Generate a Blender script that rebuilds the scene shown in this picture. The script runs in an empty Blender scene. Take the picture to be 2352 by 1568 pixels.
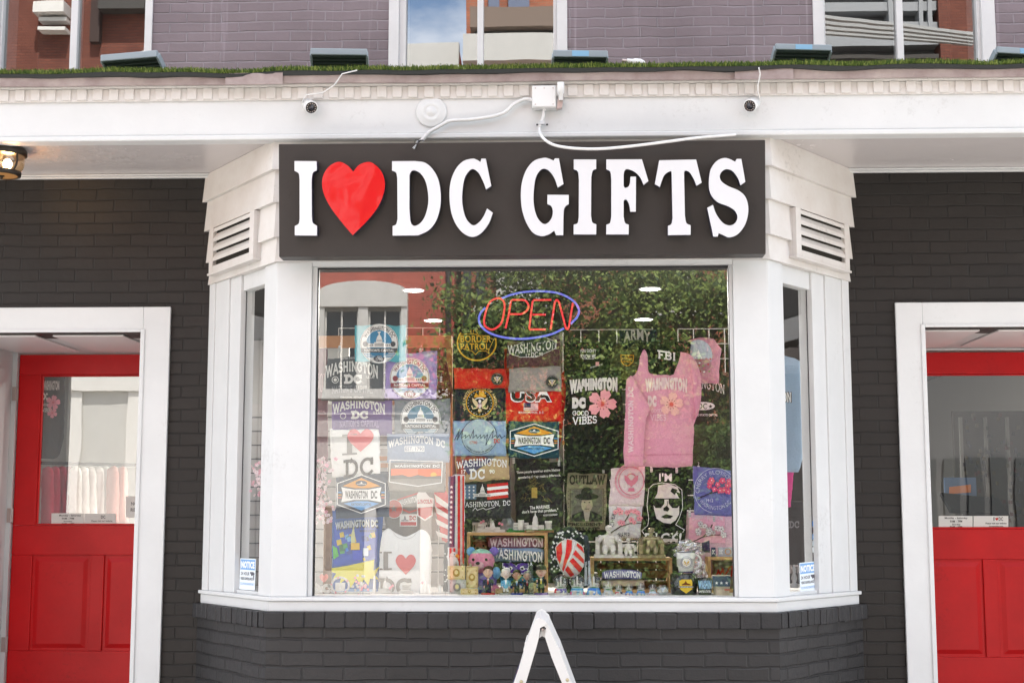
import bpy, bmesh, math, random
from mathutils import Vector, Matrix, noise, geometry
random.seed(7)
R = math.radians
scene = bpy.context.scene
COL = scene.collection

# ------------------------------------------------------------------ camera
CAM = Vector((0.235, -8.02, 1.55)); PITCH = 7.1; YAW = 1.9
cd = bpy.data.cameras.new('camera'); cam = bpy.data.objects.new('camera', cd); COL.objects.link(cam)
cam.location = CAM; cam.rotation_euler = (R(90 + PITCH), 0, R(YAW))
cd.lens = 50; cd.sensor_width = 36; cd.clip_start = .1; cd.clip_end = 500
scene.camera = cam
# ------------------------------------------------------------------ sky, sun, exposure
SUN_EL, SUN_AZ = 58, 14       # azimuth measured from +y towards +x: the sun stands behind the shop
w = bpy.data.worlds.new('World'); scene.world = w; w.use_nodes = True
nt = w.node_tree; nt.nodes.clear()
def N(t, ty, **k):
    n = t.nodes.new(ty)
    for a, v in k.items():
        if a in n.inputs: n.inputs[a].default_value = v
        else: setattr(n, a, v)
    return n
sky = N(nt, 'ShaderNodeTexSky', sky_type='NISHITA', sun_disc=False)
sky.sun_elevation = R(SUN_EL); sky.sun_rotation = R(SUN_AZ); sky.air_density = 1.0; sky.dust_density = 1.5
tc = N(nt, 'ShaderNodeTexCoord'); mp = N(nt, 'ShaderNodeMapping'); mp.inputs['Scale'].default_value = (1, 1, 2.2)
cl = N(nt, 'ShaderNodeTexNoise', Scale=2.6, Detail=8.0, Roughness=.58)
cr = N(nt, 'ShaderNodeValToRGB'); cr.color_ramp.elements[0].position = .40; cr.color_ramp.elements[1].position = .60
mx = N(nt, 'ShaderNodeMix', data_type='RGBA'); mx.inputs[7].default_value = (9.7, 9.7, 9.6, 1)
bg = N(nt, 'ShaderNodeBackground', Strength=.15); wo = N(nt, 'ShaderNodeOutputWorld')
L = nt.links.new
L(tc.outputs['Generated'], mp.inputs[0]); L(mp.outputs[0], cl.inputs['Vector']); L(cl.outputs[0], cr.inputs[0])
L(cr.outputs[0], mx.inputs[0]); L(sky.outputs[0], mx.inputs[6]); L(mx.outputs[2], bg.inputs[0]); L(bg.outputs[0], wo.inputs[0])
sd = bpy.data.lights.new('sun', 'SUN'); sd.energy = 5.0; sd.angle = R(.5); sd.color = (1, .95, .88)
sun = bpy.data.objects.new('sun', sd); COL.objects.link(sun)
sv = Vector((math.sin(R(SUN_AZ)) * math.cos(R(SUN_EL)), math.cos(R(SUN_AZ)) * math.cos(R(SUN_EL)), math.sin(R(SUN_EL))))
sun.rotation_euler = sv.to_track_quat('Z', 'Y').to_euler()
vs = scene.view_settings; vs.view_transform = 'Standard'; vs.look = 'None'; vs.gamma = 1; vs.use_curve_mapping = False
vs.exposure = 1.46
scene.cycles.max_bounces = 10; scene.cycles.transparent_max_bounces = 24; scene.cycles.caustics_reflective = False

# ------------------------------------------------------------------ helpers: photograph measure -> metres (d = 2352 px wide)
RM = cam.rotation_euler.to_matrix(); FOC = 2352 * 50 / 36
def ray(px, py): return RM @ Vector(((px - 1176) / FOC, -(py - 784) / FOC, -1))
def W(px, py, Y):
    d = ray(px, py); return CAM + d * ((Y - CAM.y) / d.y)
def WP(px, py, p0, n):
    d = ray(px, py); return CAM + d * ((p0 - CAM).dot(n) / d.dot(n))
def X(px, py, Y): return W(px, py, Y).x
def Z(py, Y, px=1176): return W(px, py, Y).z

# ------------------------------------------------------------------ materials
MATS = {}
def mat(name, col, rough=.6, spec=.4, metal=0, bump=0, bscale=40, var=0, vscale=3, coat=0, col2=None, spots=0, dist=0):
    if name in MATS: return MATS[name]
    m = bpy.data.materials.new(name); m.use_nodes = True; t = m.node_tree; b = t.nodes['Principled BSDF']
    b.inputs['Base Color'].default_value = (*col, 1); b.inputs['Roughness'].default_value = rough
    b.inputs['Specular IOR Level'].default_value = spec; b.inputs['Metallic'].default_value = metal
    if coat: b.inputs['Coat Weight'].default_value = coat; b.inputs['Coat Roughness'].default_value = .06
    tc = N(t, 'ShaderNodeTexCoord')
    if var or col2:
        n = N(t, 'ShaderNodeTexNoise', Scale=vscale, Detail=6.0, Roughness=.65); t.links.new(tc.outputs['Object'], n.inputs['Vector'])
        r = N(t, 'ShaderNodeValToRGB'); r.color_ramp.elements[0].position = .35; r.color_ramp.elements[1].position = .65
        c2 = col2 or tuple(c * (1 - var) for c in col)
        r.color_ramp.elements[0].color = (*c2, 1); r.color_ramp.elements[1].color = (*col, 1)
        t.links.new(n.outputs[0], r.inputs[0]); t.links.new(r.outputs[0], b.inputs['Base Color'])
        if spots:
            n5 = N(t, 'ShaderNodeTexNoise', Scale=38.0, Detail=6.0, Roughness=.7); t.links.new(tc.outputs['Object'], n5.inputs['Vector'])
            n6 = N(t, 'ShaderNodeTexNoise', Scale=2.3, Detail=3.0); t.links.new(tc.outputs['Object'], n6.inputs['Vector'])
            ml = N(t, 'ShaderNodeMath', operation='MULTIPLY'); t.links.new(n5.outputs[0], ml.inputs[0]); t.links.new(n6.outputs[0], ml.inputs[1])
            r5 = N(t, 'ShaderNodeMapRange'); t.links.new(ml.outputs[0], r5.inputs[0]); r5.inputs[1].default_value = .34; r5.inputs[2].default_value = .42; r5.inputs[4].default_value = spots
            m5 = N(t, 'ShaderNodeMix', data_type='RGBA'); t.links.new(r5.outputs[0], m5.inputs[0]); t.links.new(r.outputs[0], m5.inputs[6]); m5.inputs[7].default_value = (col[0]*.35, col[1]*.33, col[2]*.30, 1)
            t.links.new(m5.outputs[2], b.inputs['Base Color'])
        rr = N(t, 'ShaderNodeMapRange'); rr.inputs[3].default_value = min(1, rough + .12); rr.inputs[4].default_value = max(0, rough - .06)
        t.links.new(n.outputs[0], rr.inputs[0]); t.links.new(rr.outputs[0], b.inputs['Roughness'])
    if bump:
        n = N(t, 'ShaderNodeTexNoise', Scale=bscale, Detail=5.0, Roughness=.6, Distortion=float(dist)); t.links.new(tc.outputs['Object'], n.inputs['Vector'])
        bp = N(t, 'ShaderNodeBump', Strength=bump, Distance=.01); t.links.new(n.outputs[0], bp.inputs['Height']); t.links.new(bp.outputs[0], b.inputs['Normal'])
    MATS[name] = m; return m
def emis(name, col, s, base=None):
    if name in MATS: return MATS[name]
    m = mat(name, base or col, .4); b = m.node_tree.nodes['Principled BSDF']
    b.inputs['Emission Color'].default_value = (*col, 1); b.inputs['Emission Strength'].default_value = s; return m
def brickmat(name, c1, c2, mortar, rough=.5, spec=.45, bw=.213, rh=.0677, ms=.008, bump=1.0, dist=.006, cracks=True, streak=0):
    m = bpy.data.materials.new(name); m.use_nodes = True; t = m.node_tree; b = t.nodes['Principled BSDF']; l = t.links.new
    b.inputs['Roughness'].default_value = rough; b.inputs['Specular IOR Level'].default_value = spec
    uv = N(t, 'ShaderNodeUVMap'); uv.uv_map = 'UVMap'
    nz = N(t, 'ShaderNodeTexNoise', Scale=5.0, Detail=3.0); l(uv.outputs[0], nz.inputs['Vector'])
    sub = N(t, 'ShaderNodeVectorMath', operation='SUBTRACT'); l(nz.outputs['Color'], sub.inputs[0]); sub.inputs[1].default_value = (.5, .5, .5)
    sc = N(t, 'ShaderNodeVectorMath', operation='SCALE'); l(sub.outputs[0], sc.inputs[0]); sc.inputs['Scale'].default_value = .022
    ad = N(t, 'ShaderNodeVectorMath', operation='ADD'); l(uv.outputs[0], ad.inputs[0]); l(sc.outputs[0], ad.inputs[1])
    br = N(t, 'ShaderNodeTexBrick', Scale=1.0); br.offset = .5; br.squash = 1
    br.inputs['Brick Width'].default_value = bw; br.inputs['Row Height'].default_value = rh
    br.inputs['Mortar Size'].default_value = ms; br.inputs['Mortar Smooth'].default_value = .6; br.inputs['Bias'].default_value = 0
    br.inputs['Color1'].default_value = (*c1, 1); br.inputs['Color2'].default_value = (*c2, 1); br.inputs['Mortar'].default_value = (*mortar, 1)
    l(ad.outputs[0], br.inputs['Vector'])
    n2 = N(t, 'ShaderNodeTexNoise', Scale=28.0, Detail=8.0, Roughness=.65); l(uv.outputs[0], n2.inputs['Vector'])
    n3 = N(t, 'ShaderNodeTexNoise', Scale=1.7, Detail=5.0); l(uv.outputs[0], n3.inputs['Vector'])
    # tone variation
    mv = N(t, 'ShaderNodeMapRange'); l(n3.outputs[0], mv.inputs[0]); mv.inputs[1].default_value = .3; mv.inputs[2].default_value = .7; mv.inputs[3].default_value = .84; mv.inputs[4].default_value = 1.1
    hs = N(t, 'ShaderNodeHueSaturation'); l(br.outputs['Color'], hs.inputs['Color']); l(mv.outputs[0], hs.inputs['Value'])
    out = hs.outputs[0]
    if streak:
        mp = N(t, 'ShaderNodeMapping'); mp.inputs['Scale'].default_value = (7, .18, 1); l(uv.outputs[0], mp.inputs[0])
        ns = N(t, 'ShaderNodeTexNoise', Scale=3.0, Detail=4.0); l(mp.outputs[0], ns.inputs['Vector'])
        rp = N(t, 'ShaderNodeMapRange'); l(ns.outputs[0], rp.inputs[0]); rp.inputs[1].default_value = .62; rp.inputs[2].default_value = .72; rp.inputs[4].default_value = streak
        mm = N(t, 'ShaderNodeMix', data_type='RGBA'); l(rp.outputs[0], mm.inputs[0]); l(out, mm.inputs[6]); mm.inputs[7].default_value = (.55, .5, .55, 1); out = mm.outputs[2]
    l(out, b.inputs['Base Color'])
    # relief: joints are grooves, partly filled with paint
    mul = N(t, 'ShaderNodeMath', operation='MULTIPLY'); l(br.outputs['Fac'], mul.inputs[0]); mul.inputs[1].default_value = -1
    n4 = N(t, 'ShaderNodeTexNoise', Scale=3.2, Detail=3.0); l(uv.outputs[0], n4.inputs['Vector'])
    mr = N(t, 'ShaderNodeMapRange'); l(n4.outputs[0], mr.inputs[0]); mr.inputs[1].default_value = .35; mr.inputs[2].default_value = .65; mr.inputs[3].default_value = .35; mr.inputs[4].default_value = 1.2
    m2 = N(t, 'ShaderNodeMath', operation='MULTIPLY'); l(mul.outputs[0], m2.inputs[0]); l(mr.outputs[0], m2.inputs[1])
    m3 = N(t, 'ShaderNodeMath', operation='MULTIPLY_ADD'); l(n2.outputs[0], m3.inputs[0]); m3.inputs[1].default_value = .55; l(m2.outputs[0], m3.inputs[2])
    sep = N(t, 'ShaderNodeSeparateColor'); l(nz.outputs['Color'], sep.inputs[0])
    m4 = N(t, 'ShaderNodeMath', operation='MULTIPLY_ADD'); l(sep.outputs[0], m4.inputs[0]); m4.inputs[1].default_value = 1.2; l(m3.outputs[0], m4.inputs[2])
    bp = N(t, 'ShaderNodeBump', Strength=bump, Distance=dist); l(m4.outputs[0], bp.inputs['Height']); l(bp.outputs[0], b.inputs['Normal'])
    MATS[name] = m; return m
def glassmat(name, refl=.12, tint=(.93, .95, .95), rough=0, wav=0, grime=0):
    m = bpy.data.materials.new(name); m.use_nodes = True; t = m.node_tree; t.nodes.clear(); l = t.links.new
    tr = N(t, 'ShaderNodeBsdfTransparent'); tr.inputs[0].default_value = (*tint, 1)
    gl = N(t, 'ShaderNodeBsdfGlossy', Roughness=rough); gl.inputs[0].default_value = (1, 1, 1, 1)
    fr = N(t, 'ShaderNodeFresnel', IOR=1.5); ge = N(t, 'ShaderNodeNewGeometry'); io = N(t, 'ShaderNodeMapRange'); l(ge.outputs['Backfacing'], io.inputs[0]); io.inputs[3].default_value = 1.5; io.inputs[4].default_value = 1 / 1.5; l(io.outputs[0], fr.inputs['IOR']); mr = N(t, 'ShaderNodeMapRange'); l(fr.outputs[0], mr.inputs[0])
    mr.inputs[1].default_value = .04; mr.inputs[2].default_value = 1; mr.inputs[3].default_value = refl; mr.inputs[4].default_value = 1
    ms = N(t, 'ShaderNodeMixShader'); l(mr.outputs[0], ms.inputs[0]); l(tr.outputs[0], ms.inputs[1]); l(gl.outputs[0], ms.inputs[2])
    if wav:
        tc = N(t, 'ShaderNodeTexCoord'); nz = N(t, 'ShaderNodeTexNoise', Scale=2.2, Detail=1.0); l(tc.outputs['Object'], nz.inputs['Vector'])
        bp = N(t, 'ShaderNodeBump', Strength=1, Distance=wav); l(nz.outputs[0], bp.inputs['Height']); l(bp.outputs[0], gl.inputs['Normal'])
    last = ms
    o = N(t, 'ShaderNodeOutputMaterial'); l(last.outputs[0], o.inputs[0]); MATS[name] = m; return m

# ------------------------------------------------------------------ mesh builder
class MB:
    def __init__(s): s.v = []; s.f = []; s.m = []; s.uv = {}; s.mats = []; s.smooth = set()
    def mi(s, m):
        if m not in s.mats: s.mats.append(m)
        return s.mats.index(m)
    def add(s, vs, fs, m, smooth=False):
        o = len(s.v); s.v += [tuple(v) for v in vs]; k = s.mi(m)
        for f in fs:
            if smooth: s.smooth.add(len(s.f))
            s.f.append(tuple(o + i for i in f)); s.m.append(k)
    def box(s, a, b, m):
        x0, y0, z0 = (min(a[i], b[i]) for i in range(3)); x1, y1, z1 = (max(a[i], b[i]) for i in range(3))
        vs = [(x0,y0,z0),(x1,y0,z0),(x1,y1,z0),(x0,y1,z0),(x0,y0,z1),(x1,y0,z1),(x1,y1,z1),(x0,y1,z1)]
        s.add(vs, [(0,3,2,1),(4,5,6,7),(0,1,5,4),(1,2,6,5),(2,3,7,6),(3,0,4,7)], m)
    def obox(s, c, ax, m):     # oriented box: centre, three half vectors
        c = Vector(c); a, b, d = (Vector(q) for q in ax)
        vs = [c + a*i + b*j + d*k for k in (-1, 1) for j in (-1, 1) for i in (-1, 1)]
        s.add(vs, [(0,2,3,1),(4,5,7,6),(0,1,5,4),(1,3,7,5),(3,2,6,7),(2,0,4,6)], m)
    def prism(s, loops, off, mf, ms=None):   # loops of 3D points (first outer, rest holes), extruded by off (away from viewer)
        ms = ms or mf; off = Vector(off)
        flat = [Vector(p) for lp in loops for p in lp]
        n = len(flat)
        # project to 2D
        e = off.normalized(); u = e.orthogonal().normalized(); vv = e.cross(u)
        tri = geometry.tessellate_polygon([[Vector((Vector(p).dot(u), Vector(p).dot(vv), 0)) for p in lp] for lp in loops])
        def orient(t):
            a, b, c = (flat[i] for i in t); return t if (b - a).cross(c - a).dot(e) < 0 else (t[0], t[2], t[1])
        tri = [orient(t) for t in tri]
        s.add(flat, tri, mf)
        s.add([p + off for p in flat], [(t[0], t[2], t[1]) for t in tri], ms)
        k = 0
        for lp in loops:
            c = len(lp); vs = [Vector(p) for p in lp] + [Vector(p) + off for p in lp]
            s.add(vs, [(i, (i + 1) % c, c + (i + 1) % c, c + i) for i in range(c)], ms)
    def tube(s, pts, r, m, n=8, cap=True, closed=False):
        pts = [Vector(p) for p in pts]; k = len(pts); vs = []; up = None
        for i, p in enumerate(pts):
            if closed: d = pts[(i + 1) % k] - pts[i - 1]
            else: d = pts[min(i + 1, k - 1)] - pts[max(i - 1, 0)]
            if d.length < 1e-9: d = Vector((0, 0, 1))
            d.normalize()
            if up is None: up = d.orthogonal().normalized()
            up = (up - d * up.dot(d)); up = up.normalized() if up.length > 1e-6 else d.orthogonal().normalized()
            b = d.cross(up); rr = r[i] if isinstance(r, (list, tuple)) else r
            vs += [p + (up * math.cos(2*math.pi*j/n) + b * math.sin(2*math.pi*j/n)) * rr for j in range(n)]
        fs = [(i*n + j, i*n + (j+1) % n, ((i+1) % k)*n + (j+1) % n, ((i+1) % k)*n + j) for i in range(k if closed else k - 1) for j in range(n)]
        s.add(vs, fs, m, True)
        if cap and not closed: s.add(vs[:n], [tuple(range(n))[::-1]], m); s.add(vs[-n:], [tuple(range(n))], m)
    def lathe(s, c, prof, m, n=20, axis=(0,0,1), caps=True, sx=1, sy=1):   # prof: (radius, height)
        c = Vector(c); a = Vector(axis).normalized()
        u = Vector((1,0,0)) if abs(a.z) > .9 else a.orthogonal().normalized(); v = a.cross(u)
        vs = []
        for r, h in prof: vs += [c + a*h + (u*math.cos(2*math.pi*j/n)*sx + v*math.sin(2*math.pi*j/n)*sy) * r for j in range(n)]
        s.add(vs, [(i*n+j, i*n+(j+1)%n, (i+1)*n+(j+1)%n, (i+1)*n+j) for i in range(len(prof)-1) for j in range(n)], m, True)
        if caps:
            if prof[0][0] > 1e-4: s.add(vs[:n], [tuple(range(n))[::-1]], m)
            if prof[-1][0] > 1e-4: s.add(vs[-n:], [tuple(range(n))], m)
    def ball(s, c, rx, m, ry=None, rz=None, n=14, rot=None):
        ry = ry or rx; rz = rz or rx; k = max(6, n // 2); vs = []; c = Vector(c)
        for i in range(k + 1):
            th = math.pi * i / k
            for j in range(n):
                p = Vector((rx*math.sin(th)*math.cos(2*math.pi*j/n), ry*math.sin(th)*math.sin(2*math.pi*j/n), -rz*math.cos(th)))
                if rot: p = rot @ p
                vs.append(c + p)
        s.add(vs, [(i*n+j, i*n+(j+1)%n, (i+1)*n+(j+1)%n, (i+1)*n+j) for i in range(k) for j in range(n)], m, True)
    def build(s, name, parent=None, bevel=0, seg=2, uvf=None):
        me = bpy.data.meshes.new(name); me.from_pydata(s.v, [], s.f)
        for m in s.mats: me.materials.append(m)
        for i, p in enumerate(me.polygons): p.material_index = s.m[i]; p.use_smooth = i in s.smooth
        if uvf:
            uv = me.uv_layers.new(name='UVMap')
            for p in me.polygons:
                for li in p.loop_indices:
                    uv.data[li].uv = uvf(me.vertices[me.loops[li].vertex_index].co, p.normal)
        me.update()
        o = bpy.data.objects.new(name, me); COL.objects.link(o)
        if bevel:
            b = o.modifiers.new('bevel', 'BEVEL'); b.width = bevel; b.segments = seg; b.limit_method = 'ANGLE'; b.angle_limit = R(40); b.harden_normals = False
        if parent: put(o, parent)
        return o
def put(o, parent):
    o.parent = parent; o.matrix_parent_inverse = Matrix.Translation(-Vector(parent.location))
def tag(o, label, cat, group=None, kind=None):
    if kind: o['kind'] = kind
    if label: o['label'] = label
    if cat: o['category'] = cat
    if group: o['group'] = group
    return o
def empty(name, loc, label, cat, group=None):
    o = bpy.data.objects.new(name, None); COL.objects.link(o); o.location = Vector(loc); o.empty_display_size = .1
    return tag(o, label, cat, group)
def struct(o): o['kind'] = 'structure'; return o
def spline(pts, seg=6, closed=True):
    """points (x,y) corners or (x,y,1) smooth -> dense loop"""
    n = len(pts); out = []
    rng = n if closed else n - 1
    for i in range(rng):
        p1, p2 = pts[i], pts[(i+1) % n]
        s1, s2 = len(p1) > 2, len(p2) > 2
        a, b = Vector(p1[:2]), Vector(p2[:2])
        if not s1 and not s2: out.append(a); continue
        p0 = Vector(pts[i-1][:2]) if (closed or i > 0) else a
        p3 = Vector(pts[(i+2) % n][:2]) if (closed or i + 2 < n) else b
        t1 = (b - p0) / 2 if s1 else (b - a) * 1.0; t2 = (p3 - a) / 2 if s2 else (b - a) * 1.0
        for k in range(seg):
            t = k / seg; h1 = 2*t**3 - 3*t**2 + 1; h2 = -2*t**3 + 3*t**2; h3 = t**3 - 2*t**2 + t; h4 = t**3 - t**2
            out.append(a*h1 + b*h2 + t1*h3 + t2*h4)
    if not closed: out.append(Vector(pts[-1][:2]))
    return out
# ================================================================== materials of the shop
WHITE = mat('white_paint', (.68, .69, .695), .38, .45, var=.07, vscale=2.2, bump=.12, bscale=11, spots=.14)
WHITE2 = mat('white_paint_weathered', (.69, .67, .65), .5, .35, col2=(.62, .585, .555), vscale=4, bump=.2, bscale=14, spots=.28)
SOFF = mat('soffit_gloss', (.60, .565, .565), .22, .5, var=.05, vscale=1.5)
PLASTIC = mat('white_plastic', (.70, .70, .70), .35, .5)
DARKM = mat('dark_gasket', (.02, .02, .022), .5)
BLACKBR = brickmat('black_painted_brick', (.0140, .0115, .0102), (.0185, .0150, .0132), (.011, .009, .008), rough=.5, spec=.35, dist=.0036, ms=.0055)
BASEBR = brickmat('black_gloss_brick', (.021, .020, .021), (.028, .0265, .028), (.015, .014, .015), rough=.42, spec=.45, dist=.006, ms=.008)
PURPLE = brickmat('mauve_painted_brick', (.200, .160, .176), (.220, .176, .196), (.26, .222, .244), rough=.55, spec=.3, bw=.205, rh=.0603, ms=.006, dist=.005, streak=.3)
RED = mat('red_door_paint', (.64, .010, .013), .34, .3, var=.16, vscale=3, bump=.14, bscale=16, spots=.25)
COPPER = mat('mauve_metal_flashing', (.41, .345, .33), .5, .35, col2=(.26, .20, .195), vscale=5, bump=.2, bscale=6)
RUBBER = mat('black_roofing_felt', (.025, .027, .025), .8, bump=.4, bscale=20)
SIGNBK = mat('sign_face_black', (.037, .031, .029), .42, .4, var=.2, vscale=2.5, spots=.2, bump=.05, bscale=3)
LETW = mat('sign_letter_acrylic', (.70, .70, .735), .22, .5)
LETS = mat('sign_letter_return', (.025, .022, .05), .3, .5)
HEARTR = mat('sign_heart_acrylic', (.62, .004, .008), .3, .2, coat=.55)
_t = HEARTR.node_tree; _b = _t.nodes['Principled BSDF']; _c = N(_t, 'ShaderNodeTexCoord'); _n = N(_t, 'ShaderNodeTexNoise', Scale=3.2, Detail=1.5); _t.links.new(_c.outputs['Object'], _n.inputs['Vector'])
_p = N(_t, 'ShaderNodeBump', Strength=1.0, Distance=.05); _t.links.new(_n.outputs[0], _p.inputs['Height']); _t.links.new(_p.outputs[0], _b.inputs['Coat Normal'])
SLATE = mat('sash_white', (.68, .67, .68), .45, .4, var=.08, vscale=6, bump=.1, bscale=30)
GLASS = glassmat('window_glass', .17, (.985, .99, .985))
GLASSU = glassmat('old_window_glass', .30, (.5, .52, .52), wav=.0003)
GLASSD = glassmat('door_glass', .22, (.93, .95, .94), wav=.0006)
CLEARB = glassmat('glass_back', .0, (.99, .995, .99)); _t = CLEARB.node_tree; _t.links.new([n for n in _t.nodes if n.type == 'BSDF_TRANSPARENT'][0].outputs[0], [n for n in _t.nodes if n.type == 'OUTPUT_MATERIAL'][0].inputs[0])
GLASSS = glassmat('side_glass', .12, (.97, .98, .98))
HINGE = mat('hinge_steel', (.5, .42, .4), .4, .5, metal=.6)
INTW = mat('interior_wall_paint', (.42, .41, .40), .7)
INTF = mat('interior_floor', (.12, .10, .08), .5)
INTC = mat('interior_ceiling', (.05, .05, .05), .8)
BRASSD = mat('dark_bronze', (.035, .028, .022), .35, .5, metal=.5)

def pane(m, x0, y, z0, x1, z1, mt):     # 5 mm sheet whose street face carries the reflection
    m.add([(x0, y, z0), (x1, y, z0), (x1, y, z1), (x0, y, z1)], [(0, 1, 2, 3)], mt)
    m.add([(x0, y + .005, z0), (x1, y + .005, z0), (x1, y + .005, z1), (x0, y + .005, z1)], [(3, 2, 1, 0)], CLEARB)
YB = -.72; BZ = lambda py, Y=YB: Z(py, Y)
bld = empty('shop_building', (0, 0, 0), 'gift shop building with white bay, black brick ground floor and mauve brick above', 'building')
def uvx(co, n): return (co.x if abs(n.x) < .7 else co.y, co.z)
XL, XR = X(-700, 784, 0), X(3050, 784, 0)
ZSOF = W(300, 325, -.8).z; ZT = 6.3
print('soffit z', ZSOF)
xa, xb = X(487, 620, 0), X(1944, 620, 0)            # bay meets the wall
dl0, dl1 = X(-560, 784, 0), X(331, 762, 0); dlz = W(200, 762, 0).z   # left doorway
dr0, dr1 = X(2117, 748, 0), X(2900, 784, 0); drz = W(2200, 750, 0).z  # right doorway
b = MB()
b.box((XL, 0, -.2), (dl0, .3, ZSOF + .3), BLACKBR); b.box((dl0, 0, dlz), (dl1, .3, ZSOF + .3), BLACKBR)
b.box((dl1, 0, -.2), (xa, .3, ZSOF + .3), BLACKBR); b.box((xa, 0, ZSOF - .15), (xb, .3, ZSOF + .3), BLACKBR)
b.box((xb, 0, -.2), (dr0, .3, ZSOF + .3), BLACKBR); b.box((dr0, 0, drz), (dr1, .3, ZSOF + .3), BLACKBR)
b.box((dr1, 0, -.2), (XR, .3, ZSOF + .3), BLACKBR)
b.build('lower_wall', bld, uvf=uvx)
# upper wall with three windows
wins = [(X(-45, 100, 0), X(349, 100, 0)), (X(893, 80, 0), X(1303, 80, 0)), (X(1868, 80, 0), X(2286, 80, 0))]
zw0 = Z(190, 0); zw1 = zw0 + 1.9
b = MB(); x = XL
for a, c in wins:
    b.box((x, .001, ZSOF + .3), (a, .301, ZT), PURPLE); b.box((a, .001, ZSOF + .3), (c, .301, zw0), PURPLE); b.box((a, .001, zw1), (c, .301, ZT), PURPLE); x = c
b.box((x, .001, ZSOF + .3), (XR, .301, ZT), PURPLE)
b.build('upper_wall', bld, uvf=lambda co, n: (co.x if abs(n.x) < .7 else co.y, co.z + .012))
b = MB(); b.box((XL, .31, -.2), (XL + .2, 9, ZT), INTW); b.box((XR - .2, .31, -.2), (XR, 9, ZT), INTW); b.box((XL, 9, -.2), (XR, 9.2, ZT), INTW)
b.box((XL, .31, ZT - .3), (XR, 9, ZT - .1), INTW); b.build('rear_wall_and_roof', bld)
b = MB(); b.box((XL+.21, .31, 3.25), (XR-.21, 8.99, 3.5), INTC); b.build('upper_floor', bld)
# window frames: casing, sash, mullion, pane, dim room behind
dimw = mat('dim_room', (.10, .09, .085), .9); shade = mat('window_shade', (.5, .49, .47), .9)
wpx = [(349, 335, 181, 165, 13), (893, 935, 1098, 1110, 1270), (1893, 1893, 2057, 2071, 2238)]
for i, (a, c) in enumerate(wins):
    f = MB(); m0, m1, e0, e1 = {0: (X(165, 90, .05), X(181, 90, .05), X(10, 90, .05), X(336, 90, .05)), 1: (X(1097, 70, .05), X(1111, 70, .05), X(934, 70, .05), X(1271, 70, .05)), 2: (X(2057, 70, .05), X(2072, 70, .05), X(1893, 70, .05), X(2240, 70, .05))}[i]
    f.box((a, -.012, zw0), (e0 - (.04 if i == 1 else .012), .28, zw1), SLATE); f.box((e1 + (.02 if i else .006), -.012, zw0), (c, .28, zw1), SLATE)
    f.box((e0 - .04 if i == 1 else e0 - .012, .012, zw0), (e0, .2, zw1), SLATE); f.box((e1, .012, zw0), (e1 + .02, .2, zw1), SLATE)
    f.box((e0, .03, zw0), (m0, .1, zw0 + .04), SLATE); f.box((m1, .03, zw0), (e1, .1, zw0 + .04), SLATE)
    f.box((m0, .02, zw0), (m1, .12, zw1), SLATE)
    fo = f.build('upper_window', bld, bevel=.003)
    for q, (g0, g1) in enumerate(((e0, m0), (m1, e1))):
        g = MB(); pane(g, g0, .055, zw0 + .04, g1, zw1, GLASSU); g.build('pane', fo)
    r = MB(); r.box((a, .9, zw0), (c, .95, zw1), dimw); r.build('room_backdrop', fo)
# fascia, cornice, dentils, flashing
b = MB(); FX0, FX1 = XL, XR
YF = -.80; Zf = lambda py, Y: Z(py, Y)
z_den0, z_den1 = Zf(219.5, -.83), Zf(198, -.83); z_top = Zf(183, -.86); z_fl = Zf(162, -.88)
zb = ZSOF
b.box((FX0, YF, zb + .028), (FX1, YF + .08, z_den0 + .02), WHITE)
b.box((FX0, YF - .014, zb), (FX1, YF + .08, zb + .027), WHITE)
fo = b.build('fascia', bld, bevel=.006)
b = MB(); b.box((FX0, YF - .012, z_den0 - .008), (FX1, YF - .001, z_den1 + .01), WHITE2)
b.box((FX0, YF - .032, z_den1 + .011), (FX1, YF - .002, z_top), WHITE2); b.box((FX0, YF - .048, z_den1 + .03), (FX1, YF - .033, z_top - .004), WHITE2)
b.build('cornice', bld, bevel=.004)
xx = X(-110, 200, -.83); p = 36.3 / FOC * 7.5; rr = random.Random(3); tpl = None
while xx < X(2470, 200, -.83):
    if tpl is None: b = MB(); b.box((0, YF - .0215, z_den0), (p * .6, YF - .0125, z_den1 + .0105), WHITE2); d_ = tpl = b.build('dentil', bld, bevel=.003)
    else: d_ = tpl.copy(); COL.objects.link(d_)
    d_.location = (xx + rr.uniform(-.002, .002), rr.uniform(0, .002), rr.uniform(-.002, .0)); xx += p
b = MB(); n = 90
for k in range(n):     # metal flashing, a little wavy, in lapped sheets
    x0 = FX0 + (FX1 - FX0) * k / n; x1 = FX0 + (FX1 - FX0) * (k + 1) / n
    y0 = YF - .062 + .006 * noise.noise(Vector((x0 * 2, 1, 0))); y1 = YF - .062 + .006 * noise.noise(Vector((x1 * 2, 1, 0)))
    a0 = z_top - .01 + .008 * noise.noise(Vector((x0 * 1.5, 5, 0))); a1 = z_top - .01 + .008 * noise.noise(Vector((x1 * 1.5, 5, 0)))
    b.add([(x0, y0, a0), (x1, y1, a1), (x1, y1 - .012, z_fl), (x0, y0 - .012, z_fl)], [(0, 1, 2, 3)], COPPER, True)
    b.add([(x0, y0, a0), (x1, y1, a1), (x1, YF - .046, a1), (x0, YF - .046, a0)], [(0, 1, 2, 3)], COPPER)
for xs in (X(514, 170, -.92), X(1690, 170, -.92)): b.box((xs, YF - .082, z_top - .018), (xs + .30, YF - .076, z_fl), COPPER)
b.build('metal_flashing', bld)
b = MB(); b.box((FX0, YF - .06, z_fl + .0005), (FX1, .0, z_fl + .004), RUBBER); b.build('porch_roof', bld)
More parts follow.
